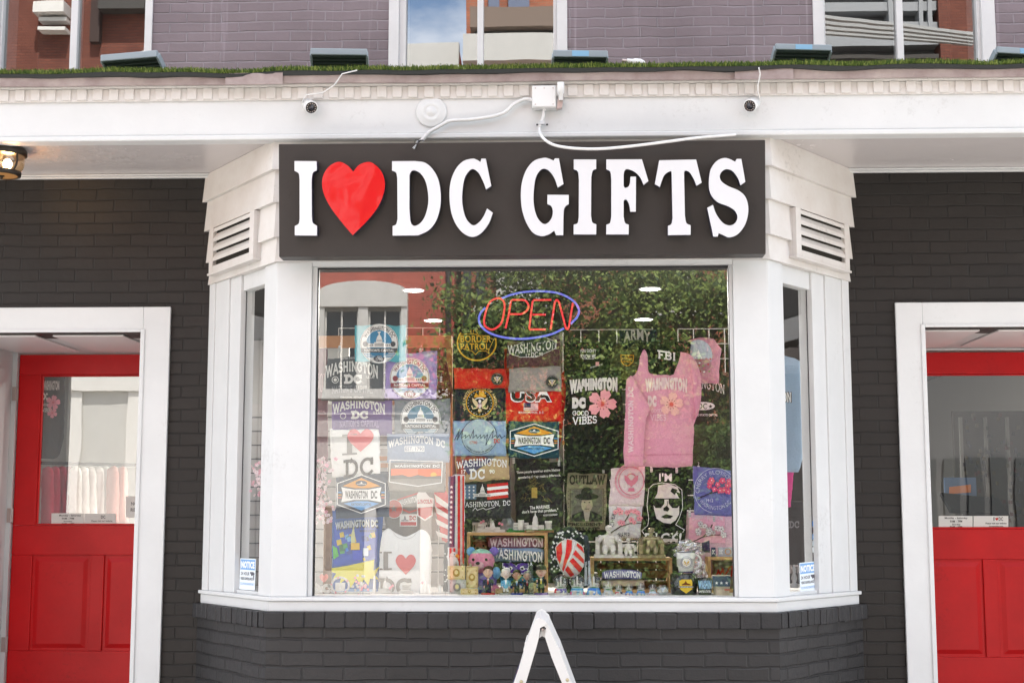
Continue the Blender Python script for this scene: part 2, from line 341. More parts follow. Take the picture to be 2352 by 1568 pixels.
# soffit and wall trim
b = MB(); b.box((FX0, YF + .081, zb + .015), (FX1, -.001, zb + .03), SOFF); b.build('soffit', bld)
zc = W(300, 408, -.04).z; b = MB()
b.box((XL, -.045, zc + .012), (xa - .02, -.002, zb + .014), WHITE); b.box((XL, -.03, zc), (xa - .02, -.003, zc + .0115), WHITE); b.build('soffit_trim', bld, bevel=.004); b = MB()
b.box((xb + .02, -.045, zc + .012), (XR, -.002, zb + .014), WHITE); b.box((xb + .02, -.03, zc), (XR, -.003, zc + .0115), WHITE)
b.build('soffit_trim', bld, bevel=.004)

# ------------------------------------------------------------------ bay
AL = Vector((X(637, 600, YB), YB)); AR = Vector((X(1763, 600, YB), YB))      # front corners of the posts
BL = Vector((X(487, 620, 0), 0)); BR = Vector((X(1944, 620, 0), 0))
print('bay', AL, AR, BL, BR)
zHead = BZ(599); zGl1 = Z(613, YB + .05); zGl0 = Z(1368, YB + .05); zSill = W(660, 1380, YB - .04).z
def outline(o):      # plan outline of the bay pushed out by o
    dl = (AL - BL).normalized(); nl = Vector((dl.y, -dl.x)); dr = (AR - BR).normalized(); nr = Vector((-dr.y, dr.x))
    if nl.x > 0: nl = -nl
    if nr.x < 0: nr = -nr
    def meet(p, d, y): return p + d * ((y - p.y) / d.y)
    pl, pr = BL + nl * o, BR + nr * o
    return [meet(pl, dl, 0), meet(pl, dl, YB - o), meet(pr, dr, YB - o), meet(pr, dr, 0)]
def ring(bm, o, inn, z0, z1, m, seg=(0, 1, 2), gap=0):
    P, Q = outline(o), outline(inn)
    for k in seg:
        a, b_, c, d = P[k], P[k+1], Q[k+1], Q[k]
        vs = [(*a, z0), (*b_, z0), (*c, z0), (*d, z0), (*a, z1), (*b_, z1), (*c, z1), (*d, z1)]
        bm.add(vs, [(0,1,2,3)[::-1], (4,5,6,7), (0,1,5,4), (2,3,7,6)] + ([(3,0,4,7)] if k == 0 else []) + ([(1,2,6,5)] if k == 2 else []), m)
bands = [(599, 543, .010), (543, 464, .022), (464, 390, .034), (390, 300, .046)]
b = MB()
zl = [BZ(p) for p, _, _ in bands] + [zb + .014]
for k in range(4):
    o = bands[k][2]; P, P2 = outline(o + .008), outline(o - .004); Q = outline(-.05)
    z0, z1 = zl[k], zl[k+1] - .0005
    for s in range(3):   # each board leans: bottom edge proud of its top
        vs = [(*P[s], z0), (*P[s+1], z0), (*P2[s+1], z1), (*P2[s], z1), (*Q[s], z0), (*Q[s+1], z0), (*Q[s+1], z1), (*Q[s], z1)]
        b.add(vs, [(0,1,2,3), (4,5,1,0), (3,2,6,7)] + ([(0,3,7,4)] if s == 0 else []) + ([(1,5,6,2)] if s == 2 else []), WHITE2)
b.build('clapboard', bld)
def along(k, t, o=0):    # point on the plan outline segment k at fraction t
    P = outline(o); return P[k].lerp(P[k+1], t)
def fpx(px, py, side):   # plane point of a side face at a pixel
    A, B = (AL, BL) if side == 0 else (AR, BR); d = (A - B); n = Vector((d.y, -d.x, 0)).normalized()
    return WP(px, py, Vector((A.x, A.y, 0)), n)
def tpar(px, py, side):
    A, B = (AL, BL) if side == 0 else (AR, BR); p = fpx(px, py, side); return (p.y - B.y) / (A.y - B.y)
def sideprism(bm, side, t0, t1, z0, z1, o0, o1, m):   # board on a side face: from offset o1 (inner) to o0 (outer)
    A, B = (AL, BL) if side == 0 else (AR, BR); d = (A - B).normalized(); n = Vector((d.y, -d.x));
    if (n.x > 0) == (side == 0): n = -n
    p0, p1 = B.lerp(A, t0), B.lerp(A, t1); q = [p0 + n*o0, p1 + n*o0, p1 + n*o1, p0 + n*o1]
    vs = [(*v, z0) for v in q] + [(*v, z1) for v in q]
    bm.add(vs, [(3,2,1,0), (4,5,6,7), (0,1,5,4), (1,2,6,5), (2,3,7,6), (3,0,4,7)], m)
def side_pane(bm, side, t0, t1, z0, z1):
    A, B = (AL, BL) if side == 0 else (AR, BR); d = (A - B).normalized(); n = Vector((d.y, -d.x))
    if (n.x > 0) == (side == 0): n = -n
    for o, mt in ((-.040, GLASSS), (-.045, CLEARB)):
        p0, p1 = B.lerp(A, t0) + n*o, B.lerp(A, t1) + n*o; f = (0, 1, 2, 3) if (side == 0) == (mt is GLASSS) else (3, 2, 1, 0)
        bm.add([(*p0, z0), (*p1, z0), (*p1, z1), (*p0, z1)], [f], mt)
tg = [(tpar(543, 1010, 0), tpar(600, 1010, 0)), (tpar(1876, 1010, 1), tpar(1807, 1010, 1))]
print('glass t', tg)
b = MB(); zP0 = zSill + .02
x715, x1685 = X(714, 784, YB), X(1686, 784, YB)
b.box((AL.x + .002, YB, zP0), (x715, YB + .10, zHead), WHITE); b.build('front_post', bld, bevel=.004); b = MB(); b.box((x1685, YB, zP0), (AR.x - .002, YB + .10, zHead), WHITE)
b.build('front_post', bld, bevel=.004)
zHs = BZ(622)   # side heads
for side in (0, 1):
    b = MB(); t0, t1 = tg[side]
    sideprism(b, side, t1, 1.0, zP0, zHead, .0, -.09, WHITE)
    b.build('corner_post', bld, bevel=.004)
    b = MB(); sideprism(b, side, .0, .09, zP0, zHead, .012, -.08, WHITE); sideprism(b, side, .0905, .30, zP0, zHead - .0, .004, -.08, WHITE)
    sideprism(b, side, .3005, t0, zP0, zHead, -.006, -.09, WHITE); b.build('rear_post', bld, bevel=.003)
    b = MB(); zg1 = fpx(580 if side == 0 else 1830, 658 if side == 0 else 655, side).z; zg0 = fpx(580 if side == 0 else 1850, 1358, side).z
    sideprism(b, side, t0, t1, zg1, zHead, -.02, -.08, WHITE); b.build('side_window_head', bld, bevel=.003); b = MB(); sideprism(b, side, t0, t1, zP0, zg0, -.02, -.08, WHITE)
    b.build('side_window_rail', bld, bevel=.003)
    b = MB(); sideprism(b, side, t0, t0 + .006, zg0, zg1, -.037, -.0395, DARKM); b.build('gasket', bld)
    b = MB(); side_pane(b, side, t0 + .006, t1, zg0, zg1); b.build('side_window_pane', bld)
# main window frame, gasket and pane
x0, x1 = X(732, 700, YB + .045), X(1673, 700, YB + .045)
xg0, xg1 = X(724, 1000, YB + .045), X(1680, 1000, YB + .045)
b = MB(); b.box((x715 + .001, YB + .004, zGl1), (x1685 - .001, YB + .10, zHead - .001), WHITE)
b.box((x715 + .001, YB + .02, zGl0), (xg0, YB + .10, zGl1 - .001), WHITE); b.box((xg1, YB + .02, zGl0), (x1685 - .001, YB + .10, zGl1 - .001), WHITE)
b.box((x715 + .001, YB + .004, zP0), (x1685 - .001, YB + .10, zGl0 - .001), WHITE)
b.box((x715 + .0, YB - .012, zGl1 + .045), (x1685, YB + .003, zHead - .002), WHITE)
b.build('window_frame', bld, bevel=.004)
b = MB(); g = .009
b.box((xg0, YB + .04, zGl1 - g), (xg1, YB + .07, zGl1 - .001), DARKM); b.box((xg0 + .0, YB + .04, zGl0), (xg0 + g * .7, YB + .07, zGl1 - g), DARKM)
b.box((xg1 - g * .4, YB + .04, zGl0), (xg1, YB + .07, zGl1 - g), DARKM); b.build('gasket', bld)
YG = YB + .055
b = MB(); pane(b, xg0 + g * .7, YG, zGl0, xg1 - g * .4, zGl1 - g, GLASS); b.build('display_window_pane', bld)
# sill and brick base
b = MB(); ring(b, .026, -.1, zSill - .0, zSill + .0195, WHITE); ring(b, .014, -.1, W(660, 1404, YB - .03).z, zSill - .001, WHITE); b.build('window_sill', bld, bevel=.004)
zr1 = W(660, 1404, YB - .05).z - .002; zr0 = W(1000, 1443, YB - .06).z
def bayuv(co, n): return (co.x if abs(n.y) > .8 else co.y * 1.2 + 7, co.z)
def rowuv(co, n): return (co.z + .03, co.x if abs(n.y) > .8 else co.y * 1.2)
b = MB(); rr = random.Random(5)
P, Q = outline(.050), outline(-.05)
for s in range(3):
    Ln = (P[s+1] - P[s]).length; step = .069 if s != 1 else .105; n = max(1, round(Ln / step))
    for k in range(n):
        a, c = k / n + .0035 / Ln, (k + 1) / n - .0035 / Ln; j = rr.uniform(-.004, .003); jz = rr.uniform(-.003, .003)
        p0, p1 = P[s].lerp(P[s+1], a), P[s].lerp(P[s+1], c); q0, q1 = Q[s].lerp(Q[s+1], a), Q[s].lerp(Q[s+1], c)
        nn = (p0 - q0).normalized() * j; p0, p1 = p0 + nn, p1 + nn
        vs = [(*p0, zr0 + jz), (*p1, zr0 + jz), (*q1, zr0), (*q0, zr0), (*p0, zr1 + jz), (*p1, zr1 + jz), (*q1, zr1), (*q0, zr1)]
        b.add(vs, [(3,2,1,0), (4,5,6,7), (0,1,5,4), (1,2,6,5), (2,3,7,6), (3,0,4,7)], mat('black_gloss_cap', (.027, .026, .028), .45, .4, bump=.5, bscale=45, var=.2))
ring(b, .043, -.05, zr0 + .004, zr1 - .006, mat('black_gloss_cap', (0, 0, 0)))
b.build('brick_cap', bld, bevel=.005)
b = MB(); ring(b, .026, -.1, -.2, zr0 + .003, BASEBR); b.build('brick_base', bld, uvf=bayuv)

# ------------------------------------------------------------------ vents on the bay sides
for side, q in ((0, [(489, 560), (604, 470), (604, 556), (489, 610)]), (1, [])):
    f = MB(); s = MB()
    ta, tb = (tpar(501, 590, 0), tpar(604, 540, 0)) if side == 0 else (tpar(1931, 590, 1), tpar(1808, 540, 1))
    A, B = (AL, BL) if side == 0 else (AR, BR)
    # in the picture the frame spans two boards below the 464 line
    zt = zl[2] - .005; zb0 = fpx(606, 592, 0).z if side == 0 else fpx(1809, 588, 1).z
    OO = .056
    sideprism(f, side, ta, ta + .06, zb0, zt, OO, -.02, WHITE2); sideprism(f, side, tb - .06, tb, zb0, zt, OO, -.02, WHITE2)
    sideprism(f, side, ta + .0605, tb - .0605, zb0, zb0 + .035, OO, -.02, WHITE2)
    sideprism(f, side, ta - .01, tb + .015, zb0 - .014, zb0 - .001, OO + .006, -.02, WHITE2)
    v = f.build('vent', bld, bevel=.003)
    n = 4; hh = (zt - zb0 - .035) / n
    for k in range(n):
        m = MB(); d = (A - B).normalized(); nrm = Vector((d.y, -d.x));
        if (nrm.x > 0) == (side == 0): nrm = -nrm
        p0, p1 = B.lerp(A, ta + .061), B.lerp(A, tb - .061); z0 = zb0 + .0355 + k * hh
        a0, a1 = OO - .003, OO - .023
        vs = [(*(p0 + nrm*a0), z0 + hh*.48), (*(p1 + nrm*a0), z0 + hh*.48), (*(p1 + nrm*a1), z0 + hh*1.1), (*(p0 + nrm*a1), z0 + hh*1.1),
              (*(p0 + nrm*a0), z0 + hh*.86), (*(p1 + nrm*a0), z0 + hh*.86), (*(p1 + nrm*a1), z0 + hh*1.4), (*(p0 + nrm*a1), z0 + hh*1.4)]
        if k == n - 1: vs[4:] = [(x, y, min(z, zt + .004)) for x, y, z in vs[4:]]; vs[2:4] = [(x, y, min(z, zt)) for x, y, z in vs[2:4]]
        if k < n: m.add(vs, [(3,2,1,0), (4,5,6,7), (0,1,5,4), (1,2,6,5), (2,3,7,6), (3,0,4,7)], WHITE2); m.build('slat', v)
    m = MB(); sideprism(m, side, ta + .0, tb - .0, zb0, zt, .0325, .0315, mat('vent_shade_black', (.03, .026, .02), .9)); m.build('vent_shade_sheet', v)  # near-black sheet over the boards paints the shade behind the slats

# ------------------------------------------------------------------ doors
def doorway(side):
    YD = 1.05
    if side == 0:
        jx = X(46, 815, YD) - .035; xin = dl1; x_out = X(389, 800, -.02); zt = W(300, 705, -.02).z; z_in = dlz
        f = MB(); f.box((dl1, -.022, -.1), (x_out, .0, zt), WHITE); f.box((dl0 - .2, -.022, z_in), (dl1 - .0005, .0, zt), WHITE)
        f.box((dl1 - .012, -.03, -.1), (dl1 + .012, -.0225, z_in + .012), WHITE); f.box((dl0 - .2, -.03, z_in - .006), (dl1 - .0125, -.0225, z_in + .012), WHITE)
        f.build('door_casing', bld, bevel=.003)
        a, c = X(46, 815, YD), dl1 + .25
        stile = (92, 860); gl = (X(94, 1000, YD), X(330, 1000, YD) + .26)
    else:
        x_out = X(2058, 750, -.02); zt = W(2200, 694, -.02).z; z_in = drz
        f = MB(); f.box((x_out, -.022, -.1), (dr0, .0, zt), WHITE); f.box((dr0 + .0005, -.022, z_in), (dr1 + .2, .0, zt), WHITE)
        f.box((dr0 - .012, -.03, -.1), (dr0 + .012, -.0225, z_in + .012), WHITE); f.box((dr0 + .0125, -.03, z_in - .006), (dr1 + .2, -.0225, z_in + .012), WHITE)
        f.build('door_casing', bld, bevel=.003)
        a = X(2093, 1380, YD); c = a + .99
        jx = None
    if side == 0: c = a + .99
    ztop = W(200, 814, YD).z if side == 0 else W(2200, 809, YD).z
    # recess: soffit with painted panels, jambs
    r = MB(); zi = z_in + .001
    l0, l1 = (jx, dl1 + .15) if side == 0 else (dr0 - .12, dr1)
    r.box((l0, .001, zi), (l1, YD + .06, zi + .03), WHITE)
    r.box((l0, .3, zi - .0), (l0, .3, zi), WHITE)
    r.build('recess_ceiling', bld)
    GP = mat('gloss_white_panel', (.80, .76, .76),       .35, .35, coat=.12)
    r = MB(); xx = l0 + .06; pw = .42
    while xx < l1 - .1:
        r.box((xx, .12, zi - .012), (xx + pw, YD - .16, zi - .0005), GP); xx += pw + .1
    r.build('ceiling_panel', bld, bevel=.01)
    r = MB()
    for s_, xj in ((1, l0), (-1, l1))[:1 if side else 2]:
        if side == 0 and s_ == -1: r.box((xj, .301, -.1), (xj + .05, YD + .05, zi), WHITE); continue
        r.box((xj - .03 * s_, .001, -.1), (xj, YD + .05, zi - .0005), WHITE)
    r.build('recess_jamb', bld)
    if side == 0:
        r = MB()
        for zz0, zz1 in ((-.0, .55), (.66, 1.42), (1.52, z_in - .12), ):
            r.box((l0 + .0005, .15, zz0), (l0 + .014, YD - .2, zz1), WHITE)
        r.build('jamb_panel', bld, bevel=.01)
    r = MB(); r.box((l0, YD - .02, ztop + .012), (l1, YD + .1, zi - .001), WHITE)
    if side == 0: r.box((l0, YD - .03, -.1), (a - .004, YD + .1, ztop + .011), WHITE)
    else: r.box((l0, YD - .03, -.1), (a - .004, YD + .1, ztop + .011), WHITE)
    r.build('door_frame', bld, bevel=.004)
    # door leaf
    zb_ = -.0
    if side == 0:
        gx0 = X(94, 900, YD); zg1 = W(200, 860, YD).z; zg0 = W(200, 1206, YD).z; pz1 = W(200, 1274, YD).z; pz0 = W(200, 1494, YD).z
    else:
        gx0 = a + .117; zg1 = W(2200, 858, YD).z; zg0 = W(2200, 1214, YD).z; pz1 = W(2200, 1284, YD).z; pz0 = W(2200, 1508, YD).z
    gx1 = c - (gx0 - a)
    d = MB(); t = .045
    d.box((a, YD, zg0 + .0), (gx0, YD + t, zg1), RED); d.box((gx1, YD, zg0), (c, YD + t, zg1), RED); d.box((a, YD, zg1 + .0005), (c, YD + t, ztop), RED)
    mid = (a + c) / 2
    if side == 0: pA, pB = X(70, 1380, YD), X(204, 1380, YD)
    else: pA, pB = X(2128, 1400, YD), X(2262, 1400, YD)
    mL = pB - mid; q = [(pA, pB), (pB + .09, pB + .09 + (pB - pA))]
    d.box((a, YD, pz1 + .0005), (c, YD + t, zg0 - .0005), RED); d.box((a, YD, zb_), (c, YD + t, pz0 - .0005), RED)
    d.box((a, YD, pz0), (q[0][0], YD + t, pz1), RED); d.box((q[0][1], YD, pz0), (q[1][0], YD + t, pz1), RED); d.box((q[1][1], YD, pz0), (c, YD + t, pz1), RED)
    # glazing bead
    for (u0, u1, v0, v1) in ((gx0, gx1, zg1 - .012, zg1 - .0003), (gx0, gx1, zg0 + .0003, zg0 + .012), (gx0 + .0003, gx0 + .012, zg0 + .0125, zg1 - .0125), (gx1 - .012, gx1 - .0003, zg0 + .0125, zg1 - .0125)):
        d.box((u0, YD + .006, v0), (u1, YD + .02, v1), RED)
    do = d.build('door', bld, bevel=.004)
    for (u0, u1) in q:
        p = MB(); e = .045
        p.box((u0, YD + .014, pz0), (u1, YD + .03, pz1), RED)
        # raised field with bevelled edge
        o3 = [(u0 + .018, pz0 + .018), (u1 - .018, pz0 + .018), (u1 - .018, pz1 - .018), (u0 + .018, pz1 - .018)]
        i3 = [(u0 + e, pz0 + e), (u1 - e, pz0 + e), (u1 - e, pz1 - e), (u0 + e, pz1 - e)]
        vs = [(x, YD + .0139, z) for x, z in o3] + [(x, YD + .003, z) for x, z in i3]
        p.add(vs, [(0,1,5,4), (1,2,6,5), (2,3,7,6), (3,0,4,7), (4,5,6,7)], RED)
        p.build('panel', do)
    g = MB(); pane(g, gx0 + .001, YD + .02, zg0 + .001, gx1 - .001, zg1 - .001, GLASSD); g.build('pane', do)
    if side == 0:
        for py in (905, 1183, 1478):
            h = MB(); zz = W(40, py, YD).z; h.lathe((a - .002, YD - .012, zz - .045), [(.008, 0), (.008, .09)], HINGE, 8); h.box((a - .03, YD - .0035, zz - .045), (a + .0, YD - .0305, zz - .0451), HINGE)
            h.box((a - .028, YD - .034, zz - .045), (a - .004, YD - .0305, zz + .045), HINGE); h.build('hinge', do)
    return dict(a=a, c=c, YD=YD, gx0=gx0, gx1=gx1, zg0=zg0, zg1=zg1, z_in=z_in)
DL = doorway(0); DR = doorway(1)

# ------------------------------------------------------------------ interior of the shop
b = MB(); b.box((XL + .21, .31, .08), (XR - .21, 8.99, .2), INTF); b.build('shop_floor', bld)
b = MB(); b.box((BL.x - .1, .3005, ZSOF - .16), (BR.x + .1, 1.6, ZSOF - .12), INTC)
zceil = Z(665, 1.3)
print('ceil', zceil)
b = MB(); b.box((XL + .21, .302, zceil), (XR - .21, 8.98, zceil + .1), INTC); b.build('shop_ceiling', bld)
q = outline(-.10); b = MB(); b.add([(*p, zceil + .001) for p in q] + [(*p, zceil + .05) for p in q], [(0,1,2,3), (4,5,6,7), (0,1,5,4), (1,2,6,5), (2,3,7,6), (3,0,4,7)], mat('bay_ceiling_white', (.85, .84, .82), .7)); b.build('bay_ceiling', bld)
zfl = Z(1368, YB + .2)
q = outline(-.10); zd = W(1200, 1366, YB + .1).z; b = MB()
q2 = [Vector((q[0].x, .6)), q[1], q[2], Vector((q[3].x, .6))]
b.add([(*p, zd - .05) for p in q] + [(*p, zd) for p in q], [(0,1,2,3), (4,5,6,7), (0,1,5,4), (1,2,6,5), (2,3,7,6), (3,0,4,7)], mat('display_shelf_white', (.82, .80, .78), .5))
b.box((q[0].x, .0005, zd - .05), (q[3].x, .75, zd), mat('display_shelf_white', (0, 0, 0))); b.build('display_deck', bld)
# pale slatwall behind the left half, black sheet painting the unlit room at right
SLW = mat('slatwall_grey', (.46, .44, .42), .5, var=.04); SLD = mat('slat_groove', (.03, .03, .03), .8)
b = MB(); z = zd; xl, xr = BL.x + .02, X(1038, 900, .34)
while z < Z(930, .34): b.box((xl, .34, z + .004), (xr, .37, z + .078), SLW); z += .082
b.box((xl, .371, zd), (xr, .39, Z(930, .34)), SLD); b.build('slatwall', bld, bevel=.002)
b = MB(); b.box((xr + .02, .8, zd - .5), (BR.x + .5, .84, 2.2), mat('unlit_room_backdrop', (.02, .02, .02), .8)); b.build('unlit_room_backdrop', bld)
b = MB(); b.box((BL.x - .04, .302, -.0), (BL.x - .01, 1.1, zceil - .001), mat('side_panel_grey', (.62, .61, .60), .6)); b.build('left_side_panel', bld)
LIN = mat('white_lining', (.80, .79, .77), .55)
for nm, x0_, x1_ in (('left_lining', xa + .001, xa + .014), ('right_lining', xb - .014, xb - .001)):
    b = MB(); b.box((x0_, .001, zd + .001), (x1_, .62, 2.95), LIN); b.build(nm, bld)
b = MB(); b.box((BR.x + .01, .302, -.0), (BR.x + .04, 1.1, zceil - .001), mat('side_panel_grey', (.62, .61, .60), .6)); b.build('right_side_panel', bld)
DLM = emis('downlight_lens', (1, .97, .92), 14)
for px, py, Y in ((950, 665, 1.3), (1493, 668, 1.3), (995, 733, 2.75), (1478, 735, 2.75)):
    p = W(px, py, Y); e = empty('downlight', (p.x, p.y, zceil - .001), 'glowing round ceiling downlight, %s' % {950: 'nearer of two left of the OPEN sign', 1493: 'nearer of two right of the OPEN sign', 995: 'farther of two left of the OPEN sign', 1478: 'farther of two right of the OPEN sign'}[px], 'ceiling light', 'ceiling downlights in the shop')
    m = MB(); m.lathe((p.x, p.y, zceil - .004), [(.078, .003), (.078, 0), (.066, 0)], PLASTIC, 24, caps=False); m.build('trim_ring', e)
    m = MB(); m.lathe((p.x, p.y, zceil - .003), [(.0655, 0), (.0655, .0025)], DLM, 24); m.build('lens', e)
    ld = bpy.data.lights.new('downlight_lamp', 'AREA'); ld.energy = 40; ld.shape = 'DISK'; ld.size = .12; ld.color = (1, .95, .88)
    lo = bpy.data.objects.new('lamp', ld); COL.objects.link(lo); lo.location = (p.x, p.y, zceil - .012); put(lo, e)

# ------------------------------------------------------------------ shop sign
sg = empty('shop_sign', (0, -.86, Z(590, -.88)), 'black sign board with white raised letters reading I heart DC GIFTS above the display window', 'sign')
SO = -.90; tilt = Vector((0, -.05, 0))
s00, s10 = W(641, 590, SO), W(1759, 589, SO); zb_, zt_ = s00.z, W(1200, 326, SO - .07).z
s0x, s1x = s00.x, s10.x
b = MB(); lean = .07
vs = [(s0x, SO, zb_), (s1x, SO, zb_), (s1x, -.785, zb_), (s0x, -.785, zb_), (s0x, SO - lean, zt_), (s1x, SO - lean, zt_), (s1x, -.85, zt_), (s0x, -.85, zt_)]
b.add(vs, [(3,2,1,0), (4,5,6,7), (0,1,5,4), (1,2,6,5), (2,3,7,6), (3,0,4,7)], SIGNBK); b.build('board', sg, bevel=.003)
sn = Vector((0, -(zt_ - zb_), -lean)).normalized()   # outward normal of the leaning face
face0 = Vector((s0x, SO, zb_)) + sn * .065
def LP(z, x, y):    # letter point from the zoomed crop z
    ox, oy, sc = z; return WP((ox + x / sc) * .784, (oy + y / sc) * .784, face0, sn)
zA, zB, zC, zD = (810, 410, 4.479), (1120, 410, 4.479), (1500, 410, 4.479), (1760, 410, 4.4796)
LET = [
 ('letter', zA, [[(236,278),(525,280),(528,400),(480,428,1),(463,500,1),(460,620),(463,1000),(475,1085,1),(530,1125),(530,1255),(240,1252),(240,1130),(290,1100,1),(303,1040),(303,520),(290,440,1),(236,405)]]),
 ('heart', zA, [[(1008,415),(930,335,1),(820,288,1),(700,340,1),(620,450,1),(598,580,1),(630,730,1),(720,900,1),(860,1085,1),(1000,1250),(1200,1050,1),(1330,880,1),(1400,720,1),(1422,580,1),(1390,440,1),(1310,340,1),(1215,290,1),(1090,325,1)]]),
 ('letter', zB, [[(128,280),(430,278),(560,300,1),(665,390,1),(740,540,1),(768,760,1),(745,950,1),(690,1090,1),(600,1190,1),(470,1252),(135,1256),(135,1130),(180,1108,1),(200,1040),(196,500),(180,430,1),(128,403)],
                 [(357,455),(385,408,1),(430,402,1),(500,440,1),(565,540,1),(600,700,1),(600,850,1),(560,1000,1),(500,1090,1),(430,1127,1),(385,1105,1),(365,1050),(355,900)]]),
 ('letter', zB, [[(1180,247,1),(1240,262,1),(1288,290),(1300,247),(1357,247),(1430,605),(1362,650),(1320,540,1),(1260,430,1),(1185,382,1),(1120,430,1),(1070,540,1),(1047,740,1),(1060,900,1),(1105,1040,1),(1190,1120,1),(1270,1080,1),(1330,1000,1),(1375,900),(1450,955),(1400,1090,1),(1300,1220,1),(1190,1272,1),(1080,1235,1),(980,1130,1),(910,970,1),(882,760,1),(895,560,1),(960,390,1),(1060,282,1)]]),
 ('letter', zC, [[(415,237,1),(480,245,1),(545,272),(563,243),(615,243),(676,580),(600,625),(560,510,1),(500,420,1),(425,378,1),(360,410,1),(305,520,1),(282,740,1),(295,900,1),(340,1030,1),(415,1102,1),(480,1080,1),(525,1010,1),(535,930,1),(515,870,1),(463,842),(465,720),(745,722),(745,842),(700,875,1),(678,950,1),(672,1250),(578,1250),(555,1190),(480,1240,1),(385,1262,1),(280,1220,1),(195,1100,1),(135,930,1),(116,740,1),(130,560,1),(190,390,1),(290,275,1)]]),
 ('letter', zC, [[(811,257),(1105,257),(1105,382),(1060,405,1),(1040,490),(1037,1000),(1055,1080,1),(1107,1108),(1105,1240),(809,1240),(809,1112),(860,1090,1),(876,1010),(878,520),(865,420,1),(811,384)]]),
 ('letter', zC, [[(1238,257),(1705,255),(1790,540),(1727,590),(1680,490,1),(1610,420,1),(1525,385,1),(1480,400,1),(1465,460),(1465,600),(1485,630,1),(1530,610,1),(1550,560),(1555,482),(1627,482),(1625,942),(1552,942),(1540,860,1),(1515,800,1),(1485,781,1),(1465,800),(1465,1010),(1485,1090,1),(1532,1112),(1532,1240),(1236,1240),(1238,1112),(1285,1090,1),(1303,1010),(1303,520),(1290,420,1),(1238,384)]]),
 ('letter', zD, [[(768,268),(1252,258),(1325,560),(1258,602),(1220,510,1),(1165,425,1),(1110,404,1),(1093,430),(1105,1000),(1125,1090,1),(1180,1120),(1180,1245),(883,1250),(883,1127),(925,1105,1),(943,1030),(930,420),(905,413,1),(830,470,1),(775,618),(710,580)]]),
 ('letter', zD, [[(1635,238,1),(1700,255,1),(1765,288),(1785,250),(1845,250),(1898,550),(1835,595),(1800,500,1),(1730,410,1),(1650,385,1),(1590,415,1),(1562,480,1),(1590,550,1),(1680,610,1),(1800,660,1),(1890,735,1),(1932,850,1),(1932,980,1),(1890,1120,1),(1800,1235,1),(1690,1278,1),(1610,1250,1),(1550,1222),(1535,1268),(1478,1268),(1398,890),(1472,852),(1510,960,1),(1560,1040,1),(1620,1100,1),(1695,1122,1),(1765,1090,1),(1795,1010,1),(1760,930,1),(1670,870,1),(1540,820,1),(1460,740,1),(1425,650,1),(1420,530,1),(1440,400,1),(1495,305,1),(1560,255,1)]])]
for nm, z, loops in LET:
    b = MB(); lp = [[LP(z, p.x, p.y) for p in spline(l, 7)] for l in loops]
    fm = HEARTR if nm == 'heart' else LETW
    b.prism(lp, -sn * .008, fm); b.prism([[p - sn * .0085 for p in l] for l in lp], -sn * .055, LETS); b.build(nm, sg)
# ================================================================== ground and the opposite side of the street (seen mirrored in the glass)
PAVE = mat('sidewalk_concrete', (.52, .49, .45), .8, var=.12, bump=.2, bscale=30); ASPH = mat('asphalt', (.10, .10, .098), .85, bump=.5, bscale=60)
def slab(name, y0, y1, z, m, x=60):
    b = MB(); b.add([(-x, y0, z), (x, y0, z), (x, y1, z), (-x, y1, z)], [(0, 1, 2, 3)], m); return struct(b.build(name))
slab('ground', -120, 60, -.03, ASPH, 150); slab('pavement', -5.2, 0, 0, PAVE); slab('road', -15.5, -5.35, -.02, ASPH); slab('far_pavement', -23.4, -15.65, 0, PAVE)
b = MB(); b.box((-60, -5.35, -.15), (60, -5.2, .004), PAVE); b.box((-60, -15.65, -.15), (60, -15.5, .004), PAVE); struct(b.build('kerb'))
ORB = brickmat('orange_brick', (.42, .15, .08), (.34, .12, .07), (.30, .20, .15), rough=.8, spec=.2)
RDB = brickmat('red_brick', (.50, .125, .09), (.44, .11, .08), (.38, .13, .10), rough=.8, spec=.2, ms=.005)
BRB = brickmat('brown_brick', (.15, .05, .035), (.19, .065, .042), (.10, .06, .05), rough=.8, spec=.2)
STONE = mat('pale_stone', (.72, .70, .66), .7, var=.08); GWIN = mat('dark_window_glass', (.035, .04, .045), .08, .6)
GREYF = mat('grey_metal_band', (.30, .31, .32), .5); DKCOR = mat('dark_cornice', (.06, .055, .05), .7); PALEF = mat('pale_storefront', (.52, .51, .48), .6, var=.06)
YO = -24.0
def RX(px, py=900, Y=YO, g=None):   # where a mirrored pixel really stands
    g = YG if g is None else g; return W(px, py, 2 * g - Y)
def rx(px, py=900, Y=YO, g=None): return RX(px, py, Y, g).x
def rz(py, Y=YO, g=None, px=1176): return RX(px, py, Y, g).z
def shopfront(e, px0, px1, y0, y1): pass
# red building, far left in the glass
e = empty('red_brick_building', (rx(700), YO, 0), 'red brick house across the street with pale arched window and white shop front', 'building')
xA0, xA1 = rx(560), rx(1042); zA = rz(118, g=.055)
b = MB(); b.box((xA0, YO - 10, 0), (xA1, YO, zA), RDB); b.build('wall', e, uvf=uvx)
b = MB(); b.box((xA0 + .0, YO + .005, zA - .45), (xA1, YO + .3, zA + .12), PALEF); b.box((xA0, YO + .005, zA - .8), (xA1, YO + .15, zA - .46), PALEF); b.build('cornice', e)
